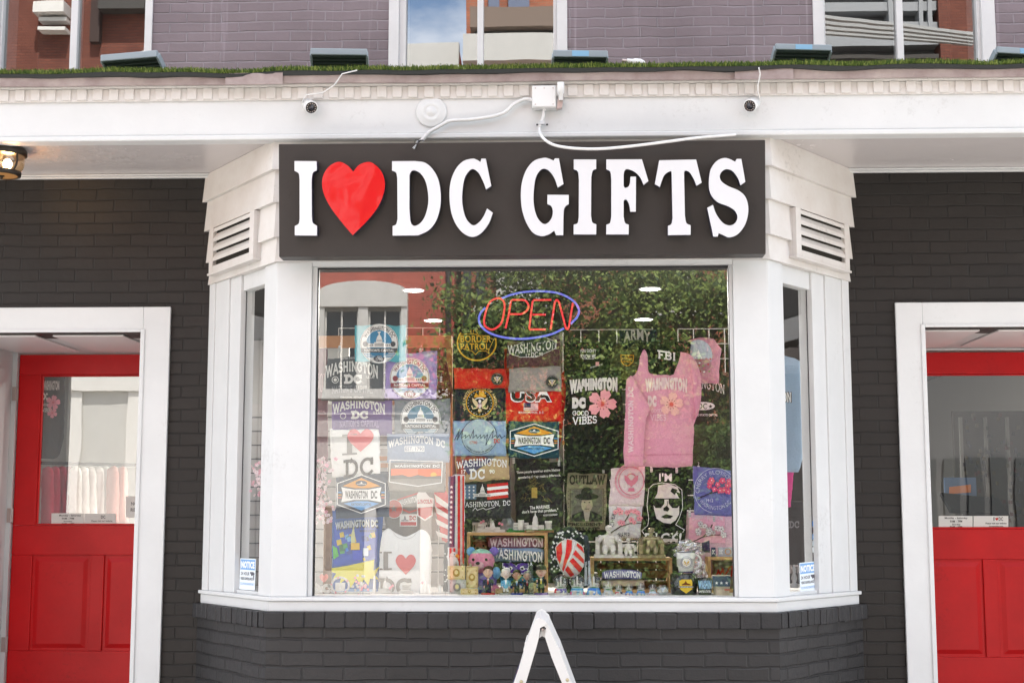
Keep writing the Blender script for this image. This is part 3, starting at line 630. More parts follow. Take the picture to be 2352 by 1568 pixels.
# arched window hood and pair of sashes
xc, zc_ = rx(836, 700), rz(712); hw = rx(938, 700) - xc
arc = [(xc + hw * 1.0 * math.cos(t), rz(672) + (rz(646) - rz(672)) * math.sin(t)) for t in [math.pi * k / 16 for k in range(17)]]
z1 = rz(697); b = MB()
b.prism([[(x, YO + .22, z) for x, z in arc] + [(xc - hw, YO + .22, rz(705)), (xc + hw, YO + .22, rz(705))][:2]], (0, -.21, 0), STONE)
zb3 = rz(905)
for a0, a1 in ((-1.0, -.86), (-.10, .12), (.86, 1.0)): b.box((xc + hw * a0, YO + .005, zb3), (xc + hw * a1, YO + .18, rz(705)), STONE)
b.box((xc - hw * 1.1, YO + .005, zb3 - .14), (xc + hw * 1.1, YO + .3, zb3), STONE); b.build('window_surround', e)
for a0, a1 in ((-.86, -.10), (.12, .86)):
    m = MB(); m.box((xc + hw * a0, YO + .004, zb3), (xc + hw * a1, YO + .05, rz(705)), GWIN)
    for q in (a0 + .02, (a0 + a1) / 2, a1 - .02): m.box((xc + hw * q - .02, YO + .051, zb3), (xc + hw * q + .02, YO + .09, rz(715)), STONE)
    m.box((xc + hw * a0, YO + .051, rz(715)), (xc + hw * a1, YO + .09, rz(705)), mat('window_head', (.30, .28, .25), .7)); m.build('window', e)
# white shop front at street level with bands
b = MB(); zs = rz(908)
xw0, xw1 = rx(560), rx(1036)
b.box((xw0, YO + .01, 0), (xw1, YO + .35, zs - .12), PALEF)
for py in (915, 950, 1000, 1160): b.box((xw0, YO + .351, rz(py) - .04), (xw1, YO + .42, rz(py) + .05), PALEF)
b.box((xw0, YO + .01, zs - .1), (xw1 + .1, YO + .6, zs + .1), STONE)
for px in (745, 860, 985): b.box((rx(px) - .12, YO + .351, 0), (rx(px) + .12, YO + .45, rz(1165)), STONE)
b.build('shop_front', e)
for a0, a1 in ((760, 845), (875, 970)):
    m = MB(); m.box((rx(a0), YO + .352, .5), (rx(a1), YO + .37, rz(1175)), mat('far_shop_glass', (.25, .26, .26), .1, .6)); m.build('shop_window', e)
b = MB(); b.tube([(rx(1030), YO + .12, zs), (rx(1030), YO + .12, zA)], .06, mat('downspout', (.04, .035, .035), .6)); b.build('downspout', e)
# tall brown building at far left, seen in the upper windows
e = empty('brown_brick_building', (rx(100), YO, 0), 'tall brown brick building across the street with white window lintels', 'building')
g0 = .055
b = MB(); b.box((rx(-500), YO - 10, 0), (rx(556), YO, 18), BRB); b.build('wall', e, uvf=uvx)
b = MB(); xs0, xs1 = rx(93, 50, g=g0), rx(163, 50, g=g0)
b.box((xs0, YO + .001, rz(32, g=g0)), (xs1, YO + .5, rz(8, g=g0)), STONE); b.box((xs0 + .08, YO + .001, rz(45, g=g0)), (xs1, YO + .3, rz(37, g=g0)), STONE); b.box((xs0 + .08, YO + .001, rz(68, g=g0)), (xs1, YO + .35, rz(60, g=g0)), STONE)
b.box((rx(205, g=g0), YO + .001, rz(25, g=g0)), (rx(315, g=g0), YO + .4, rz(3, g=g0)), DKCOR); b.box((rx(182, g=g0), YO + .001, rz(90, g=g0)), (rx(204, g=g0), YO + .2, 18), mat('painted_shadow_brown', (.05, .03, .025), .8)); b.build('cornice', e)  # tall dark brown strip paints in a vertical shadow on the facade
b = MB(); cx, cz, r_ = rx(330, g=g0), rz(170, g=g0), rx(330, g=g0) - rx(296, g=g0)
b.tube([(cx + r_ * 1.6 * math.cos(t), YO + .08, cz + r_ * 1.9 * math.sin(t)) for t in [math.pi * k / 12 for k in range(13)]], .07, STONE); b.build('arch_trim', e)
b = MB()
for px in (20, 250):
    for z0 in (2.2, 5.2, 8.0): b.box((rx(px) - .55, YO + .002, z0), (rx(px) + .55, YO + .05, z0 + 1.6), GWIN)
b.build('window', e)
# orange building behind the tree
m = MB(); m.box((rx(-500), YO + .001, 0), (rx(556), YO + .4, 5.0), PALEF); m.box((rx(-500), YO + .401, 4.6), (rx(556), YO + .6, 5.0), STONE)
for px in range(-400, 540, 150): m.box((rx(px), YO + .401, 0), (rx(px) + .3, YO + .5, 4.59), STONE)
m.build('shop_front', bpy.data.objects['brown_brick_building'])
e = empty('orange_brick_building', (rx(1300), YO, 0), 'orange brick building across the street behind the trees, with pale stone pier', 'building')
xB0, xB1 = rx(1056), rx(1760)
b = MB(); b.box((xB0, YO - 10, 0), (xB1, YO - .3, 17), ORB); b.build('wall', e, uvf=uvx)
b = MB(); b.box((rx(1140), YO - .299, rz(768)), (rx(1244), YO + .1, rz(560)), STONE); b.box((rx(1122), YO - .299, rz(768)), (rx(1139), YO, rz(690)), STONE); b.box((rx(1245), YO - .299, rz(768)), (rx(1285), YO, rz(685)), STONE); b.build('stone_pier', e)
b = MB(); b.box((rx(1080, g=g0), YO - .299, rz(78, g=g0)), (rx(1290, g=g0), YO + .5, rz(33, g=g0)), mat('brown_awning', (.20, .15, .12), .8)); b.box((rx(1090, g=g0), YO - .299, rz(82, g=g0)), (rx(1290, g=g0), YO + .2, rz(78, g=g0)), DKCOR)
b.box((rx(1065, g=g0), YO - .299, rz(160, g=g0)), (rx(1300, g=g0), YO + .7, rz(100, g=g0)), PALEF); b.build('cornice', e)
for p0, p1, q0, q1 in ((1061, 1080, 615, 840), (1092, 1112, 615, 700), (1500, 1620, 640, 712), (1660, 1740, 640, 712)):
    m = MB(); m.box((rx(p0), YO - .299, rz(q1)), (rx(p1), YO - .2, rz(q0)), GWIN); m.box((rx(p0) - .05, YO - .299, rz(q1) - .12), (rx(p1) + .05, YO - .1, rz(q1)), STONE); m.build('window', e)
for p0, p1 in ((1120, 1145), (1165, 1215)):
    m = MB(); m.box((rx(p0, g=g0), YO - .299, rz(24, g=g0)), (rx(p1, g=g0), YO - .2, rz(-60, g=g0)), mat('blue_grey_pane', (.14, .17, .25), .1, .6)); m.build('window', e)
m = MB(); m.box((rx(1576), YO - .298, rz(700)), (rx(1600), YO + .1, rz(600)), STONE); m.build('white_pilaster', e)
# modern block on the right, mirrored in the upper right window and door glass
e = empty('modern_glass_building', (rx(2100), YO, 0), 'modern grey building with ribbon windows and striped canopy across the street', 'building')
xC0, xC1 = rx(1764), rx(3100); b = MB(); b.box((xC0, YO - 10, 0), (xC1, YO - .5, 19), mat('grey_wall', (.10, .10, .10), .6)); b.build('wall', e)
b = MB(); b.box((rx(2190, g=g0), YO - .499, 8), (rx(2330, g=g0), YO, 19), BRB); b.build('brick_pier', e, uvf=uvx)
b = MB()
for py, h in ((22, .22), (85, .55), (95, .1), (-40, .3)): b.box((xC0, YO - .499, rz(py, g=g0) - h / 2), (rx(2189, g=g0), YO - .1 + .01 * h, rz(py, g=g0) + h / 2), GREYF)
for px in (1903, 2075, 2150, 2172): b.box((rx(px, g=g0) - .05, YO - .499, rz(75, g=g0)), (rx(px, g=g0) + .05, YO - .05, 19), GREYF)
b.build('window_band', e)
b = MB()
for k in range(4):
    z0 = rz(112 + k * 6, g=g0); b.obox(((rx(2010, g=g0) + k * .25), YO + .6 + .35 * k, z0), ((2.3, 0, -.22 - .03 * k), (0, .06, 0), (0, 0, .035)), mat('canopy_light_grey', (.36, .36, .35), .6))
b.box((rx(1890, g=g0), YO - .4, rz(150, g=g0)), (rx(2180, g=g0), YO + .2, rz(141, g=g0)), DKCOR); b.build('canopy', e)
b = MB()
for k in range(7): b.box((rx(2100 + k * 60, 1000), YO - .499, .3), (rx(2140 + k * 60, 1000), YO - .4, 3.0), GWIN)
b.build('ground_floor_window', e)
# ------------------------------------------------------------------ trees on the far pavement
LEAF = mat('leaf_green', (.11, .175, .035), .55, .3, col2=(.05, .10, .02), vscale=1.2); LEAF2 = mat('leaf_light', (.22, .29, .07), .5, .3)
LEAFD = mat('leaf_deep', (.035, .075, .018), .6, .3); BARK = mat('bark', (.09, .07, .055), .9, bump=.8, bscale=12)
def tree(x, y, zc_, rad, h, n, label, seed):
    rr = random.Random(seed); e = empty('street_tree', (x, y, 0), label, 'tree', 'street trees across the road')
    t = MB(); t.tube([(x, y, 0), (x + .05, y, 1.2), (x - .03, y, zc_ - .6), (x + .1, y, zc_ + .8)], [.17, .14, .11, .05], BARK, 8)
    tips = []
    for k in range(11):
        a = rr.uniform(0, 6.28); z0 = rr.uniform(1.6, zc_ + .3); d = rr.uniform(.6, .95) * rad
        p = [Vector((x, y, z0)), Vector((x + d*.4*math.cos(a), y + d*.4*math.sin(a), z0 + .5)), Vector((x + d*math.cos(a), y + d*math.sin(a), z0 + rr.uniform(.6, 1.6)))]
        t.tube(p, [.06, .04, .015], BARK, 6); tips += p[1:]
    t.build('trunk', e)
    cl = []
    for k in range(70):
        v = Vector((rr.gauss(0, 1), rr.gauss(0, 1), rr.gauss(0, 1))).normalized() * (rr.uniform(.25, 1) ** .5)
        cl.append((Vector((x + v.x * rad, y + v.y * rad, zc_ + v.z * h)), rr.uniform(.35, .75)))
    c = MB()
    for k in range(n):
        p, r_ = rr.choice(cl); v = Vector((rr.gauss(0, .5), rr.gauss(0, .5), rr.gauss(0, .4))) * r_
        q = p + v; s_ = rr.uniform(.028, .07); nn = Vector((rr.uniform(-1, 1), rr.uniform(-.2, 1), rr.uniform(-.3, 1))).normalized()
        u = nn.orthogonal().normalized(); u = Matrix.Rotation(rr.uniform(0, 6.28), 3, nn) @ u; w_ = nn.cross(u)
        c.add([q - u*s_, q + w_*s_*.55, q + u*s_, q - w_*s_*.55], [(0, 1, 2, 3)], rr.choice((LEAF, LEAF2, LEAF2, LEAFD)))
    c.build('crown', e)
tx = RX(1270, 900, -17.6); tree(tx.x, -17.6, 4.3, 2.0, 2.3, 34000, 'wider leafy street tree across the road, before the stone pier', 1)
tx = RX(1610, 900, -18.4); tree(tx.x, -18.4, 4.4, 1.7, 2.2, 22000, 'narrower leafy street tree across the road, toward the modern grey building', 2)
tx = RX(1480, 1100, -17.0)
b = MB(); rr = random.Random(9)
for k in range(24000):
    q = Vector((rr.uniform(rx(1050, Y=-17), rx(1720, Y=-17)), -17 + rr.uniform(-.4, .4), rr.uniform(.1, 3.1) )); s_ = rr.uniform(.03, .065)
    if noise.noise(q * 1.3) > .35: continue
    nn = Vector((rr.uniform(-1, 1), rr.uniform(-.2, 1), rr.uniform(-.3, 1))).normalized(); u = nn.orthogonal().normalized(); w_ = nn.cross(u)
    b.add([q - u*s_, q + w_*s_*.55, q + u*s_, q - w_*s_*.55], [(0, 1, 2, 3)], rr.choice((LEAF, LEAF, LEAFD)))
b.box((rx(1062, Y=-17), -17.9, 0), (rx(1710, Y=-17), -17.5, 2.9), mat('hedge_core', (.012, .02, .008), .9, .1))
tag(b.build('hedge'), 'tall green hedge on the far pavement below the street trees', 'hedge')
# ================================================================== flat lettering and prints
def C(r, g, b):
    f = lambda v: (v / 255 / 12.92) if v <= 10 else ((v / 255 + .055) / 1.055) ** 2.4
    return (f(r), f(g), f(b))
_ink = {}
def inkmat(col):
    k = tuple(round(c, 3) for c in col)
    if k not in _ink: _ink[k] = mat('print_ink_%d' % len(_ink), k, .6, .25, bump=.35, bscale=7)
    return _ink[k]
_cl = {}
def clothmat(col, heather=.12):
    k = tuple(round(c, 3) for c in col) + (heather,)
    if k not in _cl:
        m = mat('cloth_%d' % len(_cl), k[:3], .85, .15, var=heather, vscale=160, bump=1.0, bscale=6, dist=1.4)
        m.node_tree.nodes['Principled BSDF'].inputs['Sheen Weight'].default_value = .15; _cl[k] = m
    return _cl[k]
_tc = {}
def sans(s, bold):
    k = (s, bold)
    if k in _tc: return _tc[k]
    c = bpy.data.curves.new('t', 'FONT'); c.body = s; c.size = 1; c.resolution_u = 3; c.offset = bold; c.fill_mode = 'FRONT'; c.space_character = 1.02 + bold * 2
    o = bpy.data.objects.new('t', c); me = bpy.data.meshes.new_from_object(o)
    vs = [(v.co.x, v.co.y) for v in me.vertices]; fs = [tuple(p.vertices) for p in me.polygons]
    bpy.data.objects.remove(o); bpy.data.curves.remove(c); bpy.data.meshes.remove(me)
    _tc[k] = (vs, fs, None); return _tc[k]
def el(cx, cy, rx, ry, a0, a1, n=10): return [(cx + rx*math.cos(R(a0 + (a1-a0)*k/n)), cy + ry*math.sin(R(a0 + (a1-a0)*k/n))) for k in range(n + 1)]
GL = {
 'A': (.86, [[(.06,0),(.43,1)],[(.43,1),(.80,0)],[(.2,.33),(.66,.33)]], [(.06,0),(.80,0)]),
 'B': (.76, [[(.14,0),(.14,1)],[(.0,1),(.42,1)]+el(.42,.765,.24,.235,90,-90,8)+[(.14,.53)],[(.42,.53)]+el(.42,.265,.26,.265,90,-90,8)+[(.0,0)]], []),
 'C': (.78, [el(.42,.5,.36,.5,42,318,18),[(.69,.68),(.69,.98)]], []),
 'D': (.82, [[(.14,0),(.14,1)],[(0,1),(.36,1)]+el(.36,.5,.36,.5,90,-90,14)+[(0,0)]], []),
 'E': (.72, [[(.14,0),(.14,1)],[(0,1),(.6,1),(.6,.8)],[(.14,.5),(.46,.5)],[(0,0),(.62,0),(.62,.22)]], []),
 'F': (.68, [[(.14,0),(.14,1)],[(0,1),(.62,1)],[(.14,.5),(.44,.5)]], [(.14,0)]),
 'G': (.84, [el(.42,.5,.36,.5,42,340,18),[(.76,.30),(.76,.45),(.50,.45)],[(.68,.70),(.68,.98)]], []),
 'H': (.86, [[(.14,0),(.14,1)],[(.70,0),(.70,1)],[(.14,.5),(.7,.5)]], [(.14,0),(.14,1),(.7,0),(.7,1)]),
 'I': (.42, [[(.2,0),(.2,1)]], [(.2,0),(.2,1)]),
 'J': (.6, [[(.42,1),(.42,.25)]+el(.24,.25,.18,.25,0,-180,8)], [(.42,1)]),
 'K': (.84, [[(.14,0),(.14,1)],[(.66,1),(.16,.42)],[(.34,.6),(.70,0)]], [(.14,0),(.14,1),(.66,1),(.70,0)]),
 'L': (.68, [[(.14,1),(.14,0)],[(0,0),(.6,0),(.6,.25)]], [(.14,1)]),
 'M': (1.0, [[(.14,0),(.14,1)],[(.14,1),(.5,.28)],[(.5,.28),(.86,1)],[(.86,1),(.86,0)]], [(.14,0),(.86,0),(.08,1),(.92,1)]),
 'N': (.88, [[(.14,0),(.14,1)],[(.14,1),(.72,0)],[(.72,0),(.72,1)]], [(.14,0),(.08,1),(.72,1)]),
 'O': (.84, [el(.42,.5,.36,.5,0,360,24)], []),
 'P': (.72, [[(.14,0),(.14,1)],[(0,1),(.42,1)]+el(.42,.74,.24,.26,90,-90,8)+[(.14,.48)]], [(.14,0)]),
 'R': (.80, [[(.14,0),(.14,1)],[(0,1),(.42,1)]+el(.42,.755,.24,.245,90,-90,8)+[(.14,.51)],[(.40,.51),(.68,0)]], [(.14,0),(.70,0)]),
 'S': (.70, [el(.34,.745,.26,.255,30,245,10)+[(.34,.5)]+el(.34,.26,.28,.26,70,-150,12)], []),
 'T': (.76, [[(.37,0),(.37,1)],[(.04,.76),(.04,1),(.70,1),(.70,.76)]], [(.37,0)]),
 'U': (.82, [[(.14,1),(.14,.3)]+el(.41,.3,.27,.3,180,360,10)+[(.68,1)]], [(.14,1),(.68,1)]),
 'V': (.84, [[(.06,1),(.42,0)],[(.42,0),(.78,1)]], [(.06,1),(.78,1)]),
 'W': (1.14, [[(.06,1),(.32,0)],[(.32,0),(.57,.9)],[(.57,.9),(.82,0)],[(.82,0),(1.08,1)]], [(.06,1),(1.08,1)]),
 'Y': (.84, [[(.06,1),(.42,.48)],[(.42,.48),(.78,1)],[(.42,.48),(.42,0)]], [(.06,1),(.78,1),(.42,0)]),
 '1': (.45, [[(.06,.8),(.24,1),(.24,0)]], [(.24,0)]), '7': (.62, [[(.04,1),(.56,1),(.24,0)]], []), '9': (.66, [el(.32,.7,.25,.3,0,360,14),[(.57,.7),(.5,.2),(.2,0)]], []),
 '0': (.66, [el(.32,.5,.26,.5,0,360,18)], []), '.': (.26, [[(.1,0),(.16,0)]], []), ',': (.26, [[(.14,.04),(.08,-.14)]], []), ' ': (.42, [], []), "'": (.24, [[(.12,1),(.10,.8)]], []),
}
def slab_txt(s, t=.085, gap=.1, serif=.13):
    k = (s, t, gap, serif)
    if k in _tc: return _tc[k]
    vs = []; fs = []; x0 = 0
    def seg(a, b, w, e=0):
        a = Vector(a); b = Vector(b); d = (b - a)
        if d.length < 1e-6: return
        d.normalize(); n = Vector((-d.y, d.x)) * w; a2, b2 = a - d * e, b + d * e; o = len(vs)
        vs.extend([tuple(a2 + n), tuple(a2 - n), tuple(b2 - n), tuple(b2 + n)]); fs.append((o, o+1, o+2, o+3))
    for ch in s:
        adv, strokes, ser = GL.get(ch, GL[' '])
        Y_ = lambda y: t + y * (1 - 2 * t)
        for st in strokes:
            pp = [(x0 + x, Y_(y)) for x, y in st]
            o = len(vs); n = len(pp)
            if n < 2: continue
            for i, p in enumerate(pp):
                a = Vector(pp[max(i-1, 0)]); c = Vector(pp[min(i+1, n-1)]); p = Vector(p)
                d1 = (p - a).normalized() if i else (c - p).normalized(); d2 = (c - p).normalized() if i < n-1 else d1
                nn = Vector((-(d1+d2).y, (d1+d2).x)); nn = nn.normalized() if nn.length > 1e-5 else Vector((-d1.y, d1.x))
                ml = t / max(.45, nn.dot(Vector((-d1.y, d1.x)))); ex = Vector((0, 0))
                if i == 0: ex = -d1 * t * .9
                if i == n-1: ex = d1 * t * .9
                if st[0] == st[-1] and i in (0, n-1): ex = Vector((0, 0))
                vs.extend([tuple(p + nn*ml + ex), tuple(p - nn*ml + ex)])
            for i in range(n - 1): fs.append((o+2*i, o+2*i+1, o+2*i+3, o+2*i+2))
        for x, y in ser: seg((x0 + x - serif, Y_(y)), (x0 + x + serif, Y_(y)), t * .9)
        x0 += adv + gap
    _tc[k] = (vs, fs, None); return _tc[k]
def glyphs(s, font, bold):
    if font == 'slab': return slab_txt(s, bold or .085)
    return sans(s, bold)
STAR = [(math.sin(R(36*k)) * (1 if k % 2 == 0 else .42), -math.cos(R(36*k)) * (1 if k % 2 == 0 else .42)) for k in range(10)]
HEART = [(p.x, p.y) for p in spline([(0,-.55),(-.35,-.9,1),(-.75,-.85,1),(-1,-.4,1),(-.85,.1,1),(-.45,.55,1),(0,1),(.45,.55,1),(.85,.1,1),(1,-.4,1),(.75,-.85,1),(.35,-.9,1)], 5)]
def cdt(loop, step):
    xs = [p[0] for p in loop]; ys = [p[1] for p in loop]; V = []; n = len(loop)
    for i in range(n):
        a, b_ = Vector(loop[i]), Vector(loop[(i+1) % n]); k = max(1, int((b_ - a).length / step + .5))
        V += [a.lerp(b_, j / k) for j in range(k)]
    nb = len(V); y = min(ys) + step * .5; row = 0; edges = [(i, (i+1) % nb) for i in range(nb)]
    bd = V[:]
    while y < max(ys):
        x = min(xs) + step * (.5 if row % 2 else .0) + .13
        while x < max(xs):
            p = Vector((x, y)); ins = False
            for i in range(n):
                a, b_ = loop[i], loop[(i+1) % n]
                if (a[1] > y) != (b_[1] > y) and x < (b_[0]-a[0]) * (y-a[1]) / (b_[1]-a[1]) + a[0]: ins = not ins
            if ins and all((p - q).length > step * .45 for q in bd): V.append(p)
            x += step
        y += step; row += 1
    r = geometry.delaunay_2d_cdt(V, edges, [list(range(nb))], 1, 1e-4)
    return r[0], [tuple(f) for f in r[2]], nb
def segdist(p, loop):
    best = 1e9
    for i in range(len(loop)):
        a, b_ = loop[i], loop[i-1]; dx, dy = b_[0]-a[0], b_[1]-a[1]; l2 = dx*dx + dy*dy or 1e-9
        t = max(0, min(1, ((p[0]-a[0])*dx + (p[1]-a[1])*dy) / l2)); ex, ey = a[0]+t*dx-p[0], a[1]+t*dy-p[1]; best = min(best, ex*ex + ey*ey)
    return math.sqrt(best)
class Surf:
    """a surface at depth Y addressed in photograph measure; print layers are laid on it in thin steps"""
    def __init__(s, Y, loop=None, wav=.0, pil=.0, prad=7, seed=0, plane=None, fold=0):
        s.Y, s.loop, s.wav, s.pil, s.prad, s.seed, s.plane, s.fold = Y, loop, wav, pil, prad, seed, plane, fold
        s.mb = MB(); s.n = 0
    def disp(s, x, y):
        d = 0
        if s.wav:
            d += s.wav * noise.noise(Vector((x * .011, y * .009, s.seed))) * 1.0 + s.wav * .12 * noise.noise(Vector((x * .03, y * .02, s.seed + 9)))
        if s.fold: d += s.fold * math.sin(x * .16 + y * .02 + s.seed) * max(0, min(1, noise.noise(Vector((x * .02, y * .008, s.seed + 3))) + .5))
        if s.pil and s.loop: d += s.pil * math.exp(-segdist((x, y), s.loop) / s.prad)
        return d
    def at(s, x, y, off=0):
        if s.plane: return WP(x, y, s.plane[0] + s.plane[1] * off, s.plane[1])
        return W(x, y, s.Y + s.disp(x, y) - off)
    def _off(s):
        s.n += 1; return .0032 + .00018 * s.n
    def tris(s, V, F, col):
        o = s._off(); pts = [s.at(x, y, o) for x, y in V]; out = []
        for f in F:
            a, b_, c = pts[f[0]], pts[f[1]], pts[f[2]]
            out.append(f if (b_ - a).cross(c - a).dot(CAM - a) > 0 else f[::-1])
        s.mb.add(pts, out, inkmat(col) if not isinstance(col, bpy.types.Material) else col)
    def poly(s, loop, col, step=9):
        V, F, _ = cdt([tuple(p) for p in loop], step); s.tris([(v.x, v.y) for v in V], F, col)
    def rect(s, x0, y0, x1, y1, col, sk=0): s.poly([(x0, y0), (x1, y0 + sk), (x1, y1 + sk), (x0, y1)], col)
    def ell(s, cx, cy, rx_, ry_, col, n=28): s.poly([(cx + rx_*math.cos(2*math.pi*k/n), cy + ry_*math.sin(2*math.pi*k/n)) for k in range(n)], col, 12)
    def ring(s, cx, cy, rx_, ry_, wd, col, a0=0, a1=360, n=40):
        V = []; F = []
        for k in range(n + 1):
            t = R(a0 + (a1 - a0) * k / n); V += [(cx + rx_*math.cos(t), cy + ry_*math.sin(t)), (cx + (rx_-wd)*math.cos(t), cy + (ry_-wd)*math.sin(t))]
            if k: F.append((2*k-2, 2*k-1, 2*k+1, 2*k))
        s.tris(V, F, col)
    def line(s, pts, wd, col, closed=False):
        V = []; F = []; n = len(pts); m = n if closed else n - 1
        for i in range(m):
            a, b_ = Vector(pts[i][:2]), Vector(pts[(i+1) % n][:2]); d = b_ - a
            if d.length < 1e-6: continue
            k = max(1, int(d.length / 12)); nn = Vector((-d.y, d.x)).normalized() * wd / 2; e = d.normalized() * wd * .3
            for j in range(k):
                p, q = a.lerp(b_, j/k), a.lerp(b_, (j+1)/k)
                if j == 0: p = p - e
                if j == k-1: q = q + e
                o = len(V); V += [tuple(p+nn), tuple(p-nn), tuple(q-nn), tuple(q+nn)]; F.append((o, o+1, o+2, o+3))
        s.tris(V, F, col)
    def text(s, t, x0, y0, x1, y1, col, font='sans', bold=.02, arc=0, sk=0, slant=0, flare=0, only=None):
        s.n += 3
        vs, fs, _ = glyphs(t, font, bold)
        if not vs: return
        a0, a1 = min(v[0] for v in vs), max(v[0] for v in vs); b0, b1 = min(v[1] for v in vs), max(v[1] for v in vs)
        V = []
        for x, y in vs:
            u = (x - a0) / (a1 - a0); v = (y - b0) / max(1e-6, b1 - b0); c = 1 - (2*u - 1) ** 2
            h = (y1 - y0) * (1 + flare * (1 - c)); Yb = y1 - arc * c + sk * (u - .5) + flare * (1 - c) * (y1 - y0) * .5
            V.append((x0 + u * (x1 - x0) + slant * v * (y1 - y0), Yb - v * h))
        s.tris(V, fs, col)
    def ringtext(s, t, cx, cy, r, h, a0, a1, col, font='sans', bold=.02, bottom=False, ry=None):
        vs, fs, _ = glyphs(t, font, bold); q = (ry or r) / r
        x0, x1 = min(v[0] for v in vs), max(v[0] for v in vs); b0, b1 = min(v[1] for v in vs), max(v[1] for v in vs); V = []
        for x, y in vs:
            u = (x - x0) / (x1 - x0); v = (y - b0) / (b1 - b0); a = R(a0 + (a1 - a0) * u)
            rr_ = (r - h / 2 + v * h) if not bottom else (r + h / 2 - v * h)
            V.append((cx + rr_ * math.sin(a), cy - rr_ * q * math.cos(a)))
        s.tris(V, fs, col)
    def star(s, cx, cy, r, col): s.poly([(cx + x*r, cy + y*r) for x, y in STAR], col, 30)
    def heart(s, cx, cy, rx_, ry_, col): s.poly([(cx + x*rx_, cy + y*ry_) for x, y in HEART], col)
    def done(s, parent, name='print'):
        if s.mb.v: return s.mb.build(name, parent)
def Q(x0, y0, x1, y1, sk=0, tp=0): return [(x0, y0), (x1, y0 + sk), (x1 + tp, y1 + sk), (x0 - tp * .3, y1)]
_seed = [0]
def cloth(name, label, cat, Y, loop, col, group=None, wav=.006, pil=.012, prad=6, th=.012, step=7, fold=0, smooth=False, heather=.12):
    """a garment or folded cloth hung at depth Y: gently rumpled front, rolled edges, real thickness"""
    if -.36 < Y < .02 and max(p[1] for p in loop) < 1200 and max(p[0] for p in loop) < 1760 and min(p[0] for p in loop) > 700: Y -= .12
    _seed[0] += 1; sd = _seed[0] * 3.7
    if any(len(p) > 2 for p in loop): loop = [tuple(p) for p in spline(loop, 4)]
    S = Surf(Y, loop, wav, pil, prad, sd, fold=fold)
    V, F, nb = cdt(loop, step)
    for i in range(nb): V[i] = V[i] + Vector((noise.noise(Vector((V[i].y * .07, sd, 0))), noise.noise(Vector((V[i].x * .05, sd, 4))))) * (2.2 if label else .6)
    P = [S.at(v.x, v.y) for v in V]; K = [p + Vector((0, th + (S.pil * 0), 0)) for p in P]
    b = MB(); m = col if isinstance(col, bpy.types.Material) else clothmat(col, heather)
    def o(f):
        a, b_, c = P[f[0]], P[f[1]], P[f[2]]; return f if (b_ - a).cross(c - a).y < 0 else f[::-1]
    F = [o(f) for f in F]; n = len(P)
    rim = [(i, (i+1) % nb, n + (i+1) % nb, n + i) for i in range(nb)]
    b.add(P + K, F + [tuple(n + i for i in f[::-1]) for f in F] + rim, m, True)
    ob = b.build(name); tag(ob, label, cat, group); S.ob = ob
    # origin at the garment's lower middle
    c = Vector((sum(p.x for p in P) / n, Y, min(p.z for p in P))); ob.data.transform(Matrix.Translation(-c)); ob.location = c
    return S
def fin(S, name='print'):
    o = S.done(S.ob, name)
    return o
# ================================================================== garments in the display window
WH = C(244, 244, 242); OFF = C(230, 227, 222); BLK = C(30, 29, 30); GW = 'folded shirts clipped up in the display window'
def capitol(S, cx, cy, w_, h_, col, dark):    # dome and wings silhouette
    S.poly([(cx + w_*x, cy - h_*y) for x, y in ((-1,0),(-1,.22),(-.42,.22),(-.42,.30),(-.26,.30),(-.26,.5),(-.22,.5),(-.20,.62),(-.12,.74),(-.05,.80),(-.04,.9),(0,1.0),(.04,.9),(.05,.80),(.12,.74),(.20,.62),(.22,.5),(.26,.5),(.26,.30),(.42,.30),(.42,.22),(1,.22),(1,0))], col, 30)
    for k in range(-4, 5):
        x = cx + w_ * k * .085; S.rect(x - w_*.018, cy - h_*.24, x + w_*.018, cy - h_*.04, dark)
    for k in range(-2, 3): x = cx + w_ * k * .09; S.rect(x - w_*.014, cy - h_*.47, x + w_*.014, cy - h_*.35, dark)
    for sgn in (-1, 1):
        for k in range(3): x = cx + sgn * w_ * (.55 + .15 * k); S.rect(x - w_*.03, cy - h_*.17, x + w_*.03, cy - h_*.05, dark)
def badge(S, cx, cy, r, base, txt, skyc, band, oval):
    S.ell(cx, cy, r, r * 1.03, WH); S.ring(cx, cy, r * .97, r, r * .025, txt)
    S.ell(cx, cy, r * .68, r * .70, skyc); S.rect(cx - r*.93, cy + r*.02, cx + r*.93, cy + r*.20, WH)
    S.ringtext('WASHINGTON DC', cx, cy, r * .825, r * .21, -66, 66, txt, 'sans', .02)
    capitol(S, cx, cy + r*.16, r * .62, r * .78, WH, txt)
    for sgn in (-1, 1): S.ell(cx + sgn*r*.72, cy + r*.02, r*.13, r*.14, txt)
    S.rect(cx - r*.95, cy + r*.24, cx + r*.95, cy + r*.47, band)
    S.text("NATION'S CAPITAL", cx - r*.78, cy + r*.28, cx + r*.78, cy + r*.42, WH, bold=.015)
    for k, y in enumerate((.52, .60, .67)): S.rect(cx - r*(.80-.06*k), cy + r*y, cx + r*(.80-.06*k), cy + r*(y+.035), skyc)
    S.ell(cx, cy + r*.78, r*.30, r*.17, oval); S.text('1790', cx - r*.17, cy + r*.72, cx + r*.17, cy + r*.90, WH, bold=.02); S.text('SINCE', cx - r*.12, cy + r*.64, cx + r*.12, cy + r*.70, WH, bold=.01)
    for sgn in (-1, 1):
        for k in range(3): S.star(cx + sgn*r*(.42 + .09*k), cy + r*.80, r*.03, WH)
